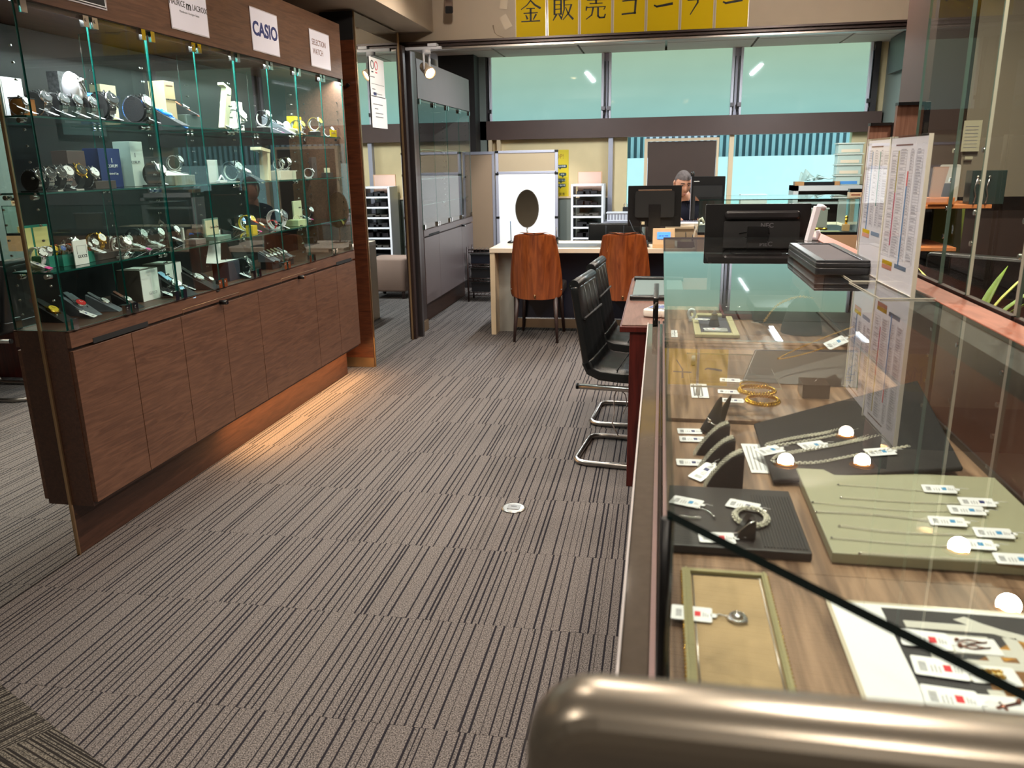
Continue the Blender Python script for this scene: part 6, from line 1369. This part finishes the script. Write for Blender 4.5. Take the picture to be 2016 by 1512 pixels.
t = box('display_box', 'tall black patterned box behind the chronograph', 212, 215, S1, 0.05, 0.09, 0.19, mat('newsprint_black', (70, 70, 72), 0.6, var=0.6, vscale=90)); t.location.x = -2.32
t = thing('watch_tin', 'bright blue round tin behind the steel watch on the top shelf', 'tin', (-2.30, 3.05, S1)); MB().lathe([(0.048, 0), (0.048, 0.085)], 28).build('body', mat('tin_blue', (24, 116, 206), 0.35), t); MB().lathe([(0.051, 0.085), (0.051, 0.115), (0.048, 0.118)], 28).build('lid', mat('tin_blue', (24, 116, 206), 0.35), t)
watch(272, 233, S1, 'cuff', 'steel', 'g', 's', 'steel watch on a tall black stand in front of the blue tin', 0.5, 1.5, (300, 225), dz=0.0)
t = box('watch_box', 'tall beige box with small printed letters on the top shelf', 325, 232, S1, 0.075, 0.075, 0.185, mat('beige_box', (206, 184, 142), 0.5)); text('MAURICE M LACROIX', 0.0075, INK, t, at(0.038, 0, 0.11, FX))
MB().cb((0.0378, 0, 0.168), (0.0006, 0.05, 0.003)).build('clasp_line', INKBR, t)
t = box('watch_box', 'beige box standing behind the tall lettered beige box', 292, 230, S1, 0.05, 0.10, 0.165, mat('beige_box_2', (176, 160, 128), 0.5)); t.location.x = -2.33
watch(326, 236, S1, 'ramp', 'blue', 'u', 'u', 'bright blue rubber sports watch standing on the top shelf', 0.9, 1.35)
t = box('display_block', 'dark grey green block standing in for a reflection under the orange strapped watch', 366, 240, S1, 0.08, 0.11, 0.055, mat('grey_green_reflection', (70, 84, 80), 0.5))  # grey green reflection modelled as a solid block under the watch
w_ = watch(366, 240, S1, 'ramp', 'orange', 'g', 's', 'orange strapped watch on its block at the middle of the top shelf', 1.3, 0.9); w_.location = (t.location.x, t.location.y, S1+0.056)
t = box('watch_stand', 'tall cream leaning card stand on the top shelf beside the grey ring watch', 440, 250, S1, 0.03, 0.045, 0.20, CREAM); t.rotation_euler = (-0.33, 0, 0); t.location.z += 0.004
MB().cb((0.0, -0.018, 0.205), (0.03, 0.075, 0.012)).build('top_flap', CREAM, t)
watch(463, 245, S1, 'ring', 'steel', 'w', 's', 'large grey ring watch beside the tall cream card stand', 0.3, 1.35, (441, 241))
t = box('watch_box', 'cream white tall box between two ring watches on the top shelf', 494, 250, S1, 0.08, 0.085, 0.155, mat('cream_white_box', (222, 212, 194), 0.5)); t.location.x = -2.25
t = box('display_block', 'low black block under the dark ring watch on the top shelf', 517, 255, S1, 0.05, 0.085, 0.028, BLACK)
w_ = watch(517, 255, S1, 'ring', 'black', 'g', 's', 'black and steel ring watch on the low black block', 0.3, 1.15, None); w_.location = (t.location.x+0.005, t.location.y, S1+0.029)
watch(548, 250, S1, 'ramp', 'grey', 'g', 's', 'steel watch on a sloping grey stand right of the dark ring watch', 0.9, 1.35, (545, 245), pink=True)
t = box('watch_cushion_box', 'open white box with a rounded cushion on the top shelf', 568, 257, S1, 0.07, 0.11, 0.035, CREAM); MB().ball((0, -0.02, 0.04), (0.022, 0.03, 0.035), nu=14, nv=8).build('cushion', WHITE, t)
watch(584, 245, S1, 'ring', 'steel', 'y', 's', 'clear and steel ring watch beside the cushion box', 0.3, 1.1, (592, 256))
t = box('watch_box', 'open yellow box standing behind the ring watch on the top shelf', 606, 252, S1, 0.05, 0.10, 0.115, YELL); t.location.x = -2.22; MB().cb((0.0255, 0, 0.06), (0.001, 0.075, 0.085)).build('recess_shade', mat('yellow_shadow', (190, 150, 20), 0.5), t)  # flat front plate, its darker yellow paints the shade inside the box
t = box('display_block', 'low black block under the yellow backed ring watch', 619, 262, S1, 0.05, 0.075, 0.028, BLACK)
w_ = watch(619, 262, S1, 'ring', 'steel', 'y', 's', 'steel ring watch with yellow dial before the yellow box', 0.3, 1.1); w_.location = (t.location.x+0.005, t.location.y, S1+0.029)
watch(646, 262, S1, 'ring', 'steel', 'w', 's', 'small steel watch behind the yellow card at the far end of the top shelf', 0.4, 0.9)
t = box('brand_card', 'yellow lettered card at the far end of the top shelf', 650, 266, S1, 0.004, 0.105, 0.045, YELL, cat='sign'); t.location.x = -2.09; text('INVICTA', 0.016, INKBR, t, at(0.0024, 0, 0.024, FX))

# ---- second shelf
for (a, b, l, st, dl, s, rz, tg) in (((62, 348), None, 'dark steel watch nearest the end of the second shelf', 'steel', 'b', 1.0, 0.5, None), ((83, 352), None, 'steel watch on a cuff, second from the end of the second shelf', 'steel', 'b', 1.1, 0.4, (108, 346)),
        ((104, 350), None, 'dark watch with angular case on the second shelf', 'black', 'b', 1.15, 0.4, None), ((119, 356), None, 'white dial steel watch on the second shelf with its tag in front', 'steel', 'w', 1.2, 0.2, (133, 354)),
        ((141, 344), None, 'black dial gold accented watch on the second shelf', 'black', 'b', 1.25, 0.4, None), ((169, 346), None, 'steel bangle watch at the middle of the first bay on the second shelf', 'steel', 'w', 1.1, 0.6, (186, 346))):
    watch(a[0], a[1], S2, 'cuff' if st != 'black' else 'ring', st, dl, 's' if 'gold' not in l else 'o', l, rz, s, tg, dz=0.0)
t = box('display_block', 'dark grey block at the front of the second shelf in the first bay', 190, 358, S2, 0.08, 0.12, 0.03, DKB)
t = box('watch_box', 'tall brown box on the second shelf left of the navy box', 208, 352, S2, 0.07, 0.10, 0.145, mat('brown_box', (72, 52, 46), 0.5)); t.location.x = -2.3
t = box('watch_box', 'tall navy box with pale letters on the second shelf', 258, 350, S2, 0.07, 0.135, 0.155, NV); t.location.x = -2.27; text('CORUM', 0.018, LG, t, at(0.0355, 0.01, 0.085, FX)); text('Admiral Cup', 0.012, LG, t, at(0.0355, 0.01, 0.055, FX)); MB().cb((0.0357, 0.01, 0.108), (0.001, 0.004, 0.018)).build('printed_key', LG, t)
t = box('watch_box', 'tall white box with grey letters on the second shelf', 301, 352, S2, 0.08, 0.085, 0.185, LG); t.location.x = -2.25; text('CORUM', 0.016, INKG, t, at(0.0405, -0.015, 0.10, FX)); MB().cb((0.0407, -0.015, 0.13), (0.001, 0.004, 0.018)).build('printed_key', INKG, t)
watch(305, 362, S2, 'cuff', 'black', 'w', 's', 'white dial watch with black strap on the second shelf before the white box', 0.2, 1.25, (318, 358))
t = box('display_block', 'reeded grey block on the second shelf under the white watch ramp', 348, 362, S2, 0.09, 0.16, 0.042, mat('reeded_grey', (120, 126, 112), 0.5, var=0.3, vscale=60, stretch=(1, 6, 0.1)))
r_ = thing('watch_ramp', 'white curved ramp holding a steel watch on the reeded block', 'watch display', (t.location.x, t.location.y, S2+0.043), 0.2)
MB()._add([(-0.03,-0.07,0),(0.035,-0.07,0),(0.035,0.07,0),(-0.03,0.07,0),(-0.03,-0.06,0.02),(0.03,-0.06,0.004),(0.03,0.06,0.004),(-0.03,0.05,0.02)], [(0,3,2,1),(4,5,6,7),(0,1,5,4),(1,2,6,5),(2,3,7,6),(3,0,4,7)]).build('ramp', WHITE, r_)
w_ = watch(345, 352, S2, 'ring', 'steel', 'g', 's', 'steel bracelet watch leaning on the white ramp of the reeded block', 0.9, 0.9); w_.location = (t.location.x, t.location.y, S2+0.06)
price_tag(r_, 0.02, 0.05, 0.008, 1.4, 0, 0.1, 0.9, 'r')
t = box('display_card', 'white square card behind the grey ring watch on the second shelf', 438, 350, S2, 0.01, 0.09, 0.11, LG); t.location.x = -2.2
t = box('card_easel', 'white arrow footed easel on the second shelf in the second bay', 437, 358, S2, 0.02, 0.07, 0.012, WHITE); MB().cyl((0, -0.03, 0.01), (0, 0.0, 0.035), 0.004).cyl((0, 0.03, 0.01), (0, 0.0, 0.035), 0.004).build('arm', WHITE, t)
watch(457, 352, S2, 'ring', 'grey', 'g', 's', 'grey ring watch before the white card on the second shelf', 0.3, 1.35)
watch(485, 352, S2, 'ramp', 'steel', 'w', 's', 'steel watch on a sloping dark stand in the second bay of the second shelf', 0.9, 1.3, (493, 356), pink=True)
t = box('watch_box', 'cream angular stand with an overhanging top on the second shelf', 522, 345, S2, 0.05, 0.03, 0.165, CREAM); MB().cb((0.0, -0.045, 0.158), (0.06, 0.11, 0.016)).build('top_flap', CREAM, t); t.rotation_euler = (-0.12, 0, 0)
t = box('display_block', 'white block carrying watches on the second shelf of the third bay', 556, 352, S2, 0.08, 0.20, 0.05, mat('cream_white_box', (222, 212, 194), 0.5)); q_ = t
w_ = watch(540, 346, S2, 'ring', 'steel', 'g', 's', 'steel watch lying on the left of the white block', 0.9, 0.85); w_.location = (q_.location.x, q_.location.y-0.04, S2+0.051)
w_ = watch(553, 340, S2, 'ring', 'steel', 'w', 's', 'chunky steel watch standing on the right of the white block', 0.4, 0.95); w_.location = (q_.location.x, q_.location.y+0.04, S2+0.051)
watch(608, 352, S2, 'ring', 'white', 'w', 's', 'white strapped watch in the last bay of the second shelf', 1.2, 0.8)
t = box('display_block', 'brown block with a small white packet at the far end of the second shelf', 645, 352, S2, 0.05, 0.08, 0.03, DKB); MB().cb((0, 0, 0.045), (0.02, 0.05, 0.03)).build('packet', CREAM, t)
t = box('studded_backdrop', 'dark brown panel with studs on the second shelf in the last bay', 618, 350, S2, 0.02, 0.07, 0.125, mat('brown_box', (72, 52, 46), 0.5)); MB().cb((0.011, -0.0, 0.085), (0.004, 0.012, 0.01)).cb((0.011, 0.005, 0.045), (0.004, 0.012, 0.008)).build('stud', SILVER, t)

# ---- third shelf
GRB = mat('teal_green_box', (40, 128, 112), 0.5)
for k, (px, py) in enumerate(((100, 525), (126, 522), (157, 517))):
    t = box('watch_tray', ('teal green tray box of colourful watches, left one', 'teal green tray box of colourful watches, middle one', 'teal green tray box of colourful watches, right one')[k], px, py, S3, 0.07, 0.088, 0.042, GRB)
    p0 = t.location.copy(); cols = (('white', 'w', 's'), ('yellow', 'y', 's'), ('orange', 'w', 'k')) if k == 0 else ((('camo', 'u', 's'), ('white', 'b', 'k'), ('orange', 'y', 's')) if k == 1 else (('red', 'r', 's'), ('yellow', 'w', 'k'), ('red', 'w', 's')))
    for j, (a, b, c_) in enumerate(cols):
        w_ = watch(px, py, S3, 'ring', a, b, c_, ('left', 'middle', 'right')[j] + ' ' + a + ' watch standing in the ' + ('left', 'middle', 'right')[k] + ' teal green tray box', 0.2+0.5*j, 0.62); w_.location = (p0.x+0.01, p0.y-0.026+0.026*j, S3+0.030)
t = thing('watch_case', 'open teal case with cream lining standing behind the green tray boxes', 'case', (-2.26, 2.585, S3))
MB().cb((0, 0, 0.075), (0.02, 0.17, 0.15)).build('lid', GRB, t); MB().cb((0.011, 0.045, 0.075), (0.002, 0.07, 0.135)).cb((0.011, -0.04, 0.075), (0.002, 0.08, 0.135)).build('lining', mat('yellow_cream_lining', (216, 204, 140), 0.6), t)
t = box('brand_card', 'white square card with black letters at the near end of the third shelf', 68, 520, S3, 0.004, 0.075, 0.09, WHITE, cat='sign'); t.location.x = -2.13; text('GUCCI', 0.016, INK, t, at(0.0024, 0.005, 0.03, FX)); MB().tube([(0.0024, -0.02, 0.04), (0.0024, -0.02, 0.07), (0.0024, 0.03, 0.07), (0.0024, 0.03, 0.04)], 0.0006, 4).build('printed_outline', INKG, t)
watch(76, 528, S3, 'ring', 'white', 'w', 's', 'white strapped watch with pink tagged label at the near end of the third shelf', 0.2, 1.0, (80, 530), pink=True)
t = box('display_block', 'low black block under the ring watches on the third shelf', 205, 508, S3, 0.08, 0.22, 0.026, DKB); blk = t
for i, (a, s_, st, l, tg) in enumerate((((141, 500), 1.05, 'steel', 'clear ring watch left of the black block on the third shelf', None), ((190, 492), 1.0, 'gold', 'gold rimmed ring watch on the black block of the third shelf', (205, 512)), ((176, 480), 0.9, 'steel', 'small oval steel watch behind the gold rimmed one', (185, 492)),
        ((210, 480), 0.9, 'steel', 'second oval steel watch behind the gold rimmed one', None), ((238, 500), 1.1, 'steel', 'steel ring watch with a flat tag right of the black block', (248, 500)), ((246, 482), 0.85, 'steel', 'small round steel watch high at the back of the third shelf', (260, 478)),
        ((270, 483), 1.15, 'black', 'black and steel ring watch above the pink edged tag', (288, 495)), ((305, 478), 1.1, 'steel', 'steel oval watch near the first divider of the third shelf', (326, 492)), ((337, 470), 1.05, 'black', 'black watch on a cuff right of the first divider', (352, 478)))):
    w_ = watch(a[0], a[1]+6, S3, 'ring' if i != 8 else 'cuff', st, 'w' if i != 6 else 'g', 's' if st != 'gold' else 'o', l, 0.35+0.05*i, s_, tg, pink=(i == 6))
    if i in (1,): w_.location.z = S3+0.027; w_.location.x = blk.location.x; w_.location.y = blk.location.y-0.04
for i, (px, py, w_, d, h, l, m) in enumerate(((385, 482, 0.06, 0.085, 0.022, 'brown grey block under flat laid watch on the third shelf', mat('taupe_block', (120, 108, 104), 0.5)), (430, 475, 0.07, 0.13, 0.02, 'green rimmed case base on the third shelf', mat('sage_case', (110, 136, 124), 0.5)))):
    t = box('display_block' if i == 0 else 'watch_case', l, px, py, S3, w_, d, h, m)
    if i == 1:
        MB().cb((-0.032, 0, 0.06), (0.01, 0.13, 0.085)).build('lid', m, t); MB().cb((-0.026, 0, 0.06), (0.002, 0.115, 0.07)).build('lining', mat('cream_lining', (206, 196, 164), 0.6), t); text('Christian Dior', 0.014, INKBR, t, at(-0.0245, 0.02, 0.06, FX))
    else: price_tag(t, 0, -0.01, h+0.003, 1.3, 0, 0.05, 0.9, 'r')
t = box('display_card', 'narrow pale card beside the taupe block on the third shelf', 362, 478, S3, 0.01, 0.012, 0.07, LG)
watch(468, 450, S3, 'cuff', 'steel', 'u', 's', 'blue studded watch at the start of the third bay on the third shelf', 0.5, 1.05, (482, 463))
t = box('display_block', 'yellow block under the yellow watch on the third shelf', 497, 467, S3, 0.04, 0.05, 0.045, YELL)
watch(487, 455, S3, 'ring', 'yellow', 'y', 's', 'yellow and black ring watch on the third shelf', 0.4, 1.15, (522, 462), pink=True)
watch(514, 455, S3, 'ramp', 'orange', 'w', 'o', 'orange strap watch lying behind the yellow block', 1.0, 0.9)
watch(537, 452, S3, 'ring', 'red', 'r', 's', 'small bright red watch on the third shelf', 0.3, 0.7)
watch(546, 452, S3, 'ring', 'white', 'b', 's', 'white bangle ring watch on the third shelf', 0.3, 1.45, (562, 456))
t = box('watch_box', 'cream green low box with a bangle behind it on the third shelf', 585, 447, S3, 0.08, 0.13, 0.035, mat('cream_green_box', (204, 204, 160), 0.5)); MB().tube([(0, 0.045*math.cos(a*PI/10), 0.035+0.025*math.sin(a*PI/10)) for a in range(11)], 0.003, 6).build('bangle', CREAM, t)
t = box('watch_box', 'cream folded card behind the low cream green box', 575, 430, S3, 0.01, 0.12, 0.13, CREAM); t.location.x = -2.3
watch(606, 430, S3, 'ring', 'black', 'w', 's', 'small black ring watch at the end of the third shelf', 0.4, 1.1, (612, 440), pink=True)

# ---- cabinet floor
watch(106, 632, S4, 'ramp', 'black', 'y', 'o', 'gold cased watch with black strap on the cabinet floor at the near end', 0.5, 1.1, (118, 628))
watch(160, 620, S4, 'ramp', 'grey', 'r', 's', 'grey strapped watch with a red dial on a grey ramp on the cabinet floor', 0.25, 1.15, (180, 628))
watch(207, 612, S4, 'ramp', 'grey', 'g', 's', 'dark strapped watch on a curved grey ramp behind the chrome latches', 1.2, 1.0, None)
watch(252, 606, S4, 'ramp', 'brown', 'g', 's', 'brown strapped watch with its tag behind the chrome latches', 0.9, 0.9, (265, 590))
for k, (px, py) in enumerate(((278, 590), (328, 575))):
    t = box('gift_box', ('dark cube box with a white lettered front on the cabinet floor', 'second dark cube box with a white lettered front beyond the first')[k], px, py, S4, 0.11, 0.125, 0.135, mat('grey_brown_cube', (84, 76, 70), 0.5)); t.location.x = -2.22-0.02*k
    MB().cb((0.0565, 0, 0.067), (0.002, 0.122, 0.132)).build('front', WHITE, t); text('GUCCI', 0.018, INKL, t, at(0.058, 0.01, 0.03, FX))
    MB().cb((0, 0, 0.1365), (0.07, 0.06, 0.003)).build('top_card', LG, t)
watch(348, 585, S4, 'ramp', 'pale', 'w', 's', 'pale blue strapped watch on a white stand on the cabinet floor', 0.4, 1.35, (335, 586))
watch(392, 577, S4, 'ramp', 'black', 'g', 's', 'black strapped oval watch on the cabinet floor right of the first divider', 0.9, 1.4, (375, 572))
watch(416, 566, S4, 'ramp', 'black', 'w', 's', 'small black strapped watch by the second pair of latches', 0.5, 0.8)
t = box('display_box', 'dark blue grey cube box on the cabinet floor with an open white card', 448, 552, S4, 0.09, 0.11, 0.095, mat('blue_grey_cube', (52, 54, 68), 0.5)); c_ = t
v = thing('open_card', 'folded white card standing open on the dark blue grey box', 'card', (c_.location.x, c_.location.y-0.02, S4+0.097))
MB()._add([(0.03,-0.10,0.0),(0.03,0.10,0.0),(-0.03,0.03,0.002),(-0.03,-0.11,0.002),(-0.05,-0.01,0.13),(-0.05,0.09,0.15)], [(0,1,2,3),(3,2,5,4)]).build('sheet', WHITE, v)
MB().tube([(0.0, 0.02, 0.003), (0.005, 0.026, 0.006), (0.0, 0.032, 0.003)], 0.002, 5).build('emblem', ALU, v)
watch(478, 545, S4, 'cuff', 'steel', 'b', 's', 'black dial steel watch lying low behind the second divider', 0.9, 1.3, (484, 548))
t = box('display_block', 'long black block under the row of camouflage watches', 548, 533, S4, 0.07, 0.27, 0.040, BLACKM); b_ = t
for k in range(6):
    w_ = watch(520+k*12, 520, S4, 'ramp', 'camo' if k in (2, 3, 4) else 'grey', 'g', 's', ('leftmost grey strapped watch of the row on the long black block', 'second grey strapped watch of the row on the long black block', 'third watch of the row, camouflage strap', 'fourth watch of the row, camouflage strap', 'fifth watch of the row, camouflage strap', 'rightmost grey strapped watch of the row on the long black block')[k], 1.2, 0.75, None, 'row of strapped watches on the long black block'); w_.location = (b_.location.x-0.005, b_.location.y-0.11+0.044*k, S4+0.041); w_.rotation_euler.z = PI/2
    if k in (0, 2, 3, 4, 5): price_tag(w_, 0.0, -0.06, 0.0 + (0 if k != 2 else -0.03), 0.6, 0, 0.5, 0.9, 'r')
# ================================================================== right hand side behind the red ledge
PX = 0.606
for k, (y0, y1, z1_, lab) in enumerate(((0.88, 1.478, 2.15, 'nearest tall glass pane behind the red brown ledge'), (1.49, 1.714, 2.15, 'second tall glass pane behind the red brown ledge'), (1.72, 1.878, 2.15, 'third tall glass pane behind the red brown ledge'), (1.884, 2.173, 2.15, 'farthest tall glass pane behind the red brown ledge'))):
    t = thing('glass_partition', lab, 'glass pane', (PX, (y0+y1)/2, 0.0)); w = (y1-y0)/2
    MB().box(-0.003, 0.003, -w, w, 1.15, z1_, edge=1, thin='x').build('pane', [G_SCREEN, mat('pane_edge', (92, 110, 100), 0.2) if k != 1 else EDGE_L], t)
    MB().box(-0.006, 0.006, -w, w, 1.13, 1.152).build('clamp_rail', MDARK, t)
    q = MB()
    for z in (1.25, 1.31, 1.37, 1.43): q.cyl((0.003, -w+0.03, z), (0.012, -w+0.03, z), 0.005, n=8)
    q.build('stud', CHROME, t)
t = thing('partition_base', 'dark low wall under the tall glass panes', 'wall', (PX+0.01, 1.5, 0)); MB().box(-0.016, 0.02, -1.0, 0.9, 0, 1.12).build('panel', MDARK, t); MB().box(-0.017, 0.024, -1.0, 0.9, 1.12, 1.13).build('cap', MGREY, t)
# walnut faced sliding boards
for k, (x0, y, w, ztop, lab) in enumerate(((0.925, 3.62, 0.10, 1.63, 'tall walnut faced board with black edge behind the price list stands'), (0.868, 3.80, 0.085, 1.56, 'second walnut faced board standing just behind the first'))):
    t = thing('walnut_board', lab, 'board', (x0, y, 0), 0.0)
    MB().box(0.0, w, 0, 0.03, 0.02, ztop-0.012).build('face_panel', WOODB, t)
    MB().box(w, w+0.022, -0.01, 0.05, 0.0, ztop).build('edge_frame', BLACK, t, bevel=0.002); MB().box(0, w, -0.01, 0.04, ztop-0.012, ztop).build('cap', BLACK, t)
    for z in (ztop-0.12, ztop-0.62): MB().box(w+0.003, w+0.018, -0.014, -0.009, z, z+0.04).build('latch', STEEL, t)
    MB().cyl((w+0.011, -0.012, ztop-0.03), (w+0.011, -0.009, ztop-0.03), 0.003, n=8).build('screw', STEEL, t)
# dark shelving with orange wood shelves
t = thing('wall_shelving', 'dark brown shelving with orange lit shelves behind the glass panes', 'shelving', (1.30, 4.60, 0))
MB().box(-0.02, 1.10, 0.36, 0.40, 0, 2.60).build('back_panel', mat('dark_brown_panel', (58, 42, 38), 0.5), t)
MB().box(-0.02, 0.02, 0.0, 0.36, 0, 2.6).build('side_panel', mat('dark_brown_panel', (58, 42, 38), 0.5), t)
OR_ = mat('orange_shelf', (190, 116, 66), 0.45)
for z, xe in ((0.965, 0.20), (1.18, 0.34)): MB().box(0.02, xe, -0.12, 0.36, z-0.02, z).build('shelf', OR_, t, bevel=0.002)
MB().box(0.20, 0.36, 0.30, 0.34, 0.55, 1.14).build('green_panel', mat('lime_green_panel', (104, 116, 40), 0.5), t)
MB().box(0.30, 1.1, 0.28, 0.36, 1.2, 2.3).build('grey_panel', mat('grey_olive_panel', (116, 108, 94), 0.6), t)
t = thing('display_block', 'orange wood block on the upper orange shelf', 'block', (1.36, 4.50, 1.181)); MB().box(-0.02, 0.10, -0.03, 0.05, 0, 0.035).build('block', OR_, t, bevel=0.002); MB().box(-0.02, 0.10, -0.031, -0.03, 0.028, 0.035).build('front_edge', mat('orange_edge', (206, 130, 80), 0.4), t)
t = thing('bent_card_holder', 'clear holder with bent brown card on the orange block', 'holder', (1.37, 4.50, 1.217)); MB()._add([(-0.02,0,0),(0.03,0,0),(0.055,0,0.15),(-0.015,0,0.15),(-0.02,0.02,0),(0.03,0.02,0),(0.055,0.02,0.15),(-0.015,0.02,0.15)], [(0,1,2,3),(7,6,5,4),(0,4,5,1),(1,5,6,2),(2,6,7,3),(3,7,4,0)]).build('card', mat('bent_brown_card', (150, 118, 96), 0.5), t); MB().box(0.035, 0.06, -0.01, 0.03, 0.0, 0.15).build('holder', G_ACR, t)
t = thing('photo_frame', 'white framed picture behind the bent card on the orange shelf', 'frame', (1.48, 4.66, 1.181)); MB().rbox((0, 0, 0.10), (0.10, 0.012, 0.19), 0.012, axis='y').build('frame', mat('grey_white_frame', (170, 170, 160), 0.5), t); MB().box(-0.03, 0.02, -0.008, -0.006, 0.03, 0.10).build('picture', mat('dark_picture', (50, 54, 60), 0.5), t)
t = thing('glass_ornament', 'dark glass case with silver twisted ornaments on the orange shelf', 'ornament', (1.58, 4.52, 1.181)); MB().box(-0.05, 0.11, -0.04, 0.05, 0, 0.165).build('case', mat('dark_teal_case', (40, 52, 50), 0.2), t, bevel=0.002)
for x in (-0.03, 0.0, 0.025): MB().tube([(x, -0.046, 0.005), (x+0.006, -0.046, 0.04), (x-0.004, -0.046, 0.08), (x+0.005, -0.046, 0.13)], 0.004, 6).ball((x+0.005, -0.046, 0.135), 0.007).build('ornament', SILVER, t)
t = thing('paper_notice', 'cream notice sheet on the grey panel behind the glass panes', 'notice', (1.63, 4.86, 1.44)); MB().box(-0.045, 0.045, 0, 0.004, 0, 0.16).build('sheet', mat('aged_paper', (168, 164, 140), 0.6), t)
q = MB()
for k in range(7): q.box(-0.035, 0.03, -0.001, 0, 0.02+k*0.018, 0.023+k*0.018)
q.build('printed_line', INKG, t); MB().box(-0.02, 0.02, 0, 0.004, -0.04, -0.025).build('tab', mat('aged_paper', (168, 164, 140), 0.6), t)
oc = office_chair(1.32, 3.62, 2.4, 'dark office chair behind the red ledge seen through the glass', h=1.02, low=0.6, w=0.44)
# snake plant behind the ledge
t = thing('potted_plant', 'snake plant with yellow edged leaves behind the red ledge', 'plant', (1.02, 2.85, 0.55))
MB().lathe([(0.10, 0), (0.12, 0.20), (0.11, 0.20), (0.09, 0.19)], 24).build('pot', mat('dark_pot', (56, 50, 46), 0.5), t); MB().box(-0.12, 0.12, -0.12, 0.12, -0.55, 0.0).build('plant_stand', MDARK, t); MB().lathe([(0.10, 0.17), (0.0, 0.18)], 18).build('soil', BLACKM, t)
LM = mat('leaf_green', (120, 150, 50), 0.4, var=0.15, vscale=30); LY = mat('leaf_yellow', (206, 208, 110), 0.4, var=0.1, vscale=30)
random.seed(11)
for k, (ax, ay, L, w, m) in enumerate(((0.20, -0.06, 0.42, 0.020, LY), (0.12, 0.06, 0.36, 0.018, LM), (-0.10, 0.25, 0.34, 0.014, LY), (0.30, -0.30, 0.45, 0.012, LM), (0.05, -0.12, 0.22, 0.014, LY), (-0.08, 0.14, 0.28, 0.013, LM), (0.32, 0.1, 0.36, 0.010, LM), (-0.06, 0.0, 0.25, 0.012, LY))):
    vs = []; fs = []; n = 9; side = Vector((-ay, ax, 0)).normalized()
    for i in range(n):
        u = i/(n-1); c_ = Vector((ax*u*u*0.9+ax*0.1*u, ay*u*u*0.9+ay*0.1*u, 0.17 + L*(u - 0.25*u*u*(abs(ax)+abs(ay))))); ww = w*(0.55+1.2*u)*(1-u**3)+0.0005
        vs += [c_-side*ww, c_+Vector((0, 0, -ww*0.4)), c_+side*ww]
    for i in range(n-1):
        for j in (0, 1): a = 3*i+j; fs.append((a, a+1, a+4, a+3))
    q = MB(); q._add(vs, fs, 0, True); o = q.build('leaf', m, t); sd = o.modifiers.new('s', 'SOLIDIFY'); sd.thickness = 0.002
# right room wall panels
for k in range(4): struct('trim_%d' % (20+k), MB().box(2.36, 2.42, -1.0+k*1.6, 0.56+k*1.6, 0.02, 2.7), mat('dark_olive_wall_panel', (84, 72, 62), 0.35), bevel=0.004)
struct('trim_30', MB().box(1.98, 2.42, 5.6, 6.49, 0, 2.32), mat('dark_column_brown', (40, 30, 27), 0.6))
# downlights
DL = ['round ceiling downlight ' + s for s in ('right of the yellow sheets', 'nearest the right track spotlight', 'above the walnut boards', 'above the dark wall shelving', 'above the snake plant', 'over the far half of the aisle', 'over the middle of the aisle', 'over the near end of the aisle', 'over the black leather chairs', 'over the price list stands', 'over the olive display board', 'in front of the end panel', 'in front of the yellow sheets', 'behind the camera on the left', 'behind the camera on the right')]
for k, (x, y, _w) in enumerate(DOWN):
    t = thing('downlight', DL[k], 'light', (x, y, 2.748), group='ceiling downlights')
    MB().lathe([(0.075, 0.0), (0.07, -0.006), (0.052, -0.004), (0.050, 0.0)], 28).build('trim_ring', mat('downlight_ring', (240, 180, 120), 0.4), t)
    MB().lathe([(0.034, -0.009), (0.052, -0.007)], 24).build('reflector', mat('warm_reflector', (240, 170, 90), 0.4, emit=(255, 160, 70), es=1.6), t); MB().lathe([(0.0, -0.010), (0.034, -0.010)], 24).build('lamp_lens', mat('downlight_glow', (255, 240, 214), 0.5, emit=(255, 228, 184), es=10), t)
for k, (x, y) in enumerate(((-1.0, 7.6), (1.15, 7.8))):
    t = thing('tube_light', ('white tube light under the back room ceiling, left one', 'white tube light under the back room ceiling, right one')[k], 'light', (x, y, 2.56))
    MB().box(-0.03, 0.03, -0.62, 0.62, 0, 0.022).build('housing', WHITEP, t); MB().cyl((0, -0.6, -0.012), (0, 0.6, -0.012), 0.012, n=12).build('tube', mat('tube_glow', (240, 250, 255), 0.5, emit=(235, 248, 255), es=5), t)
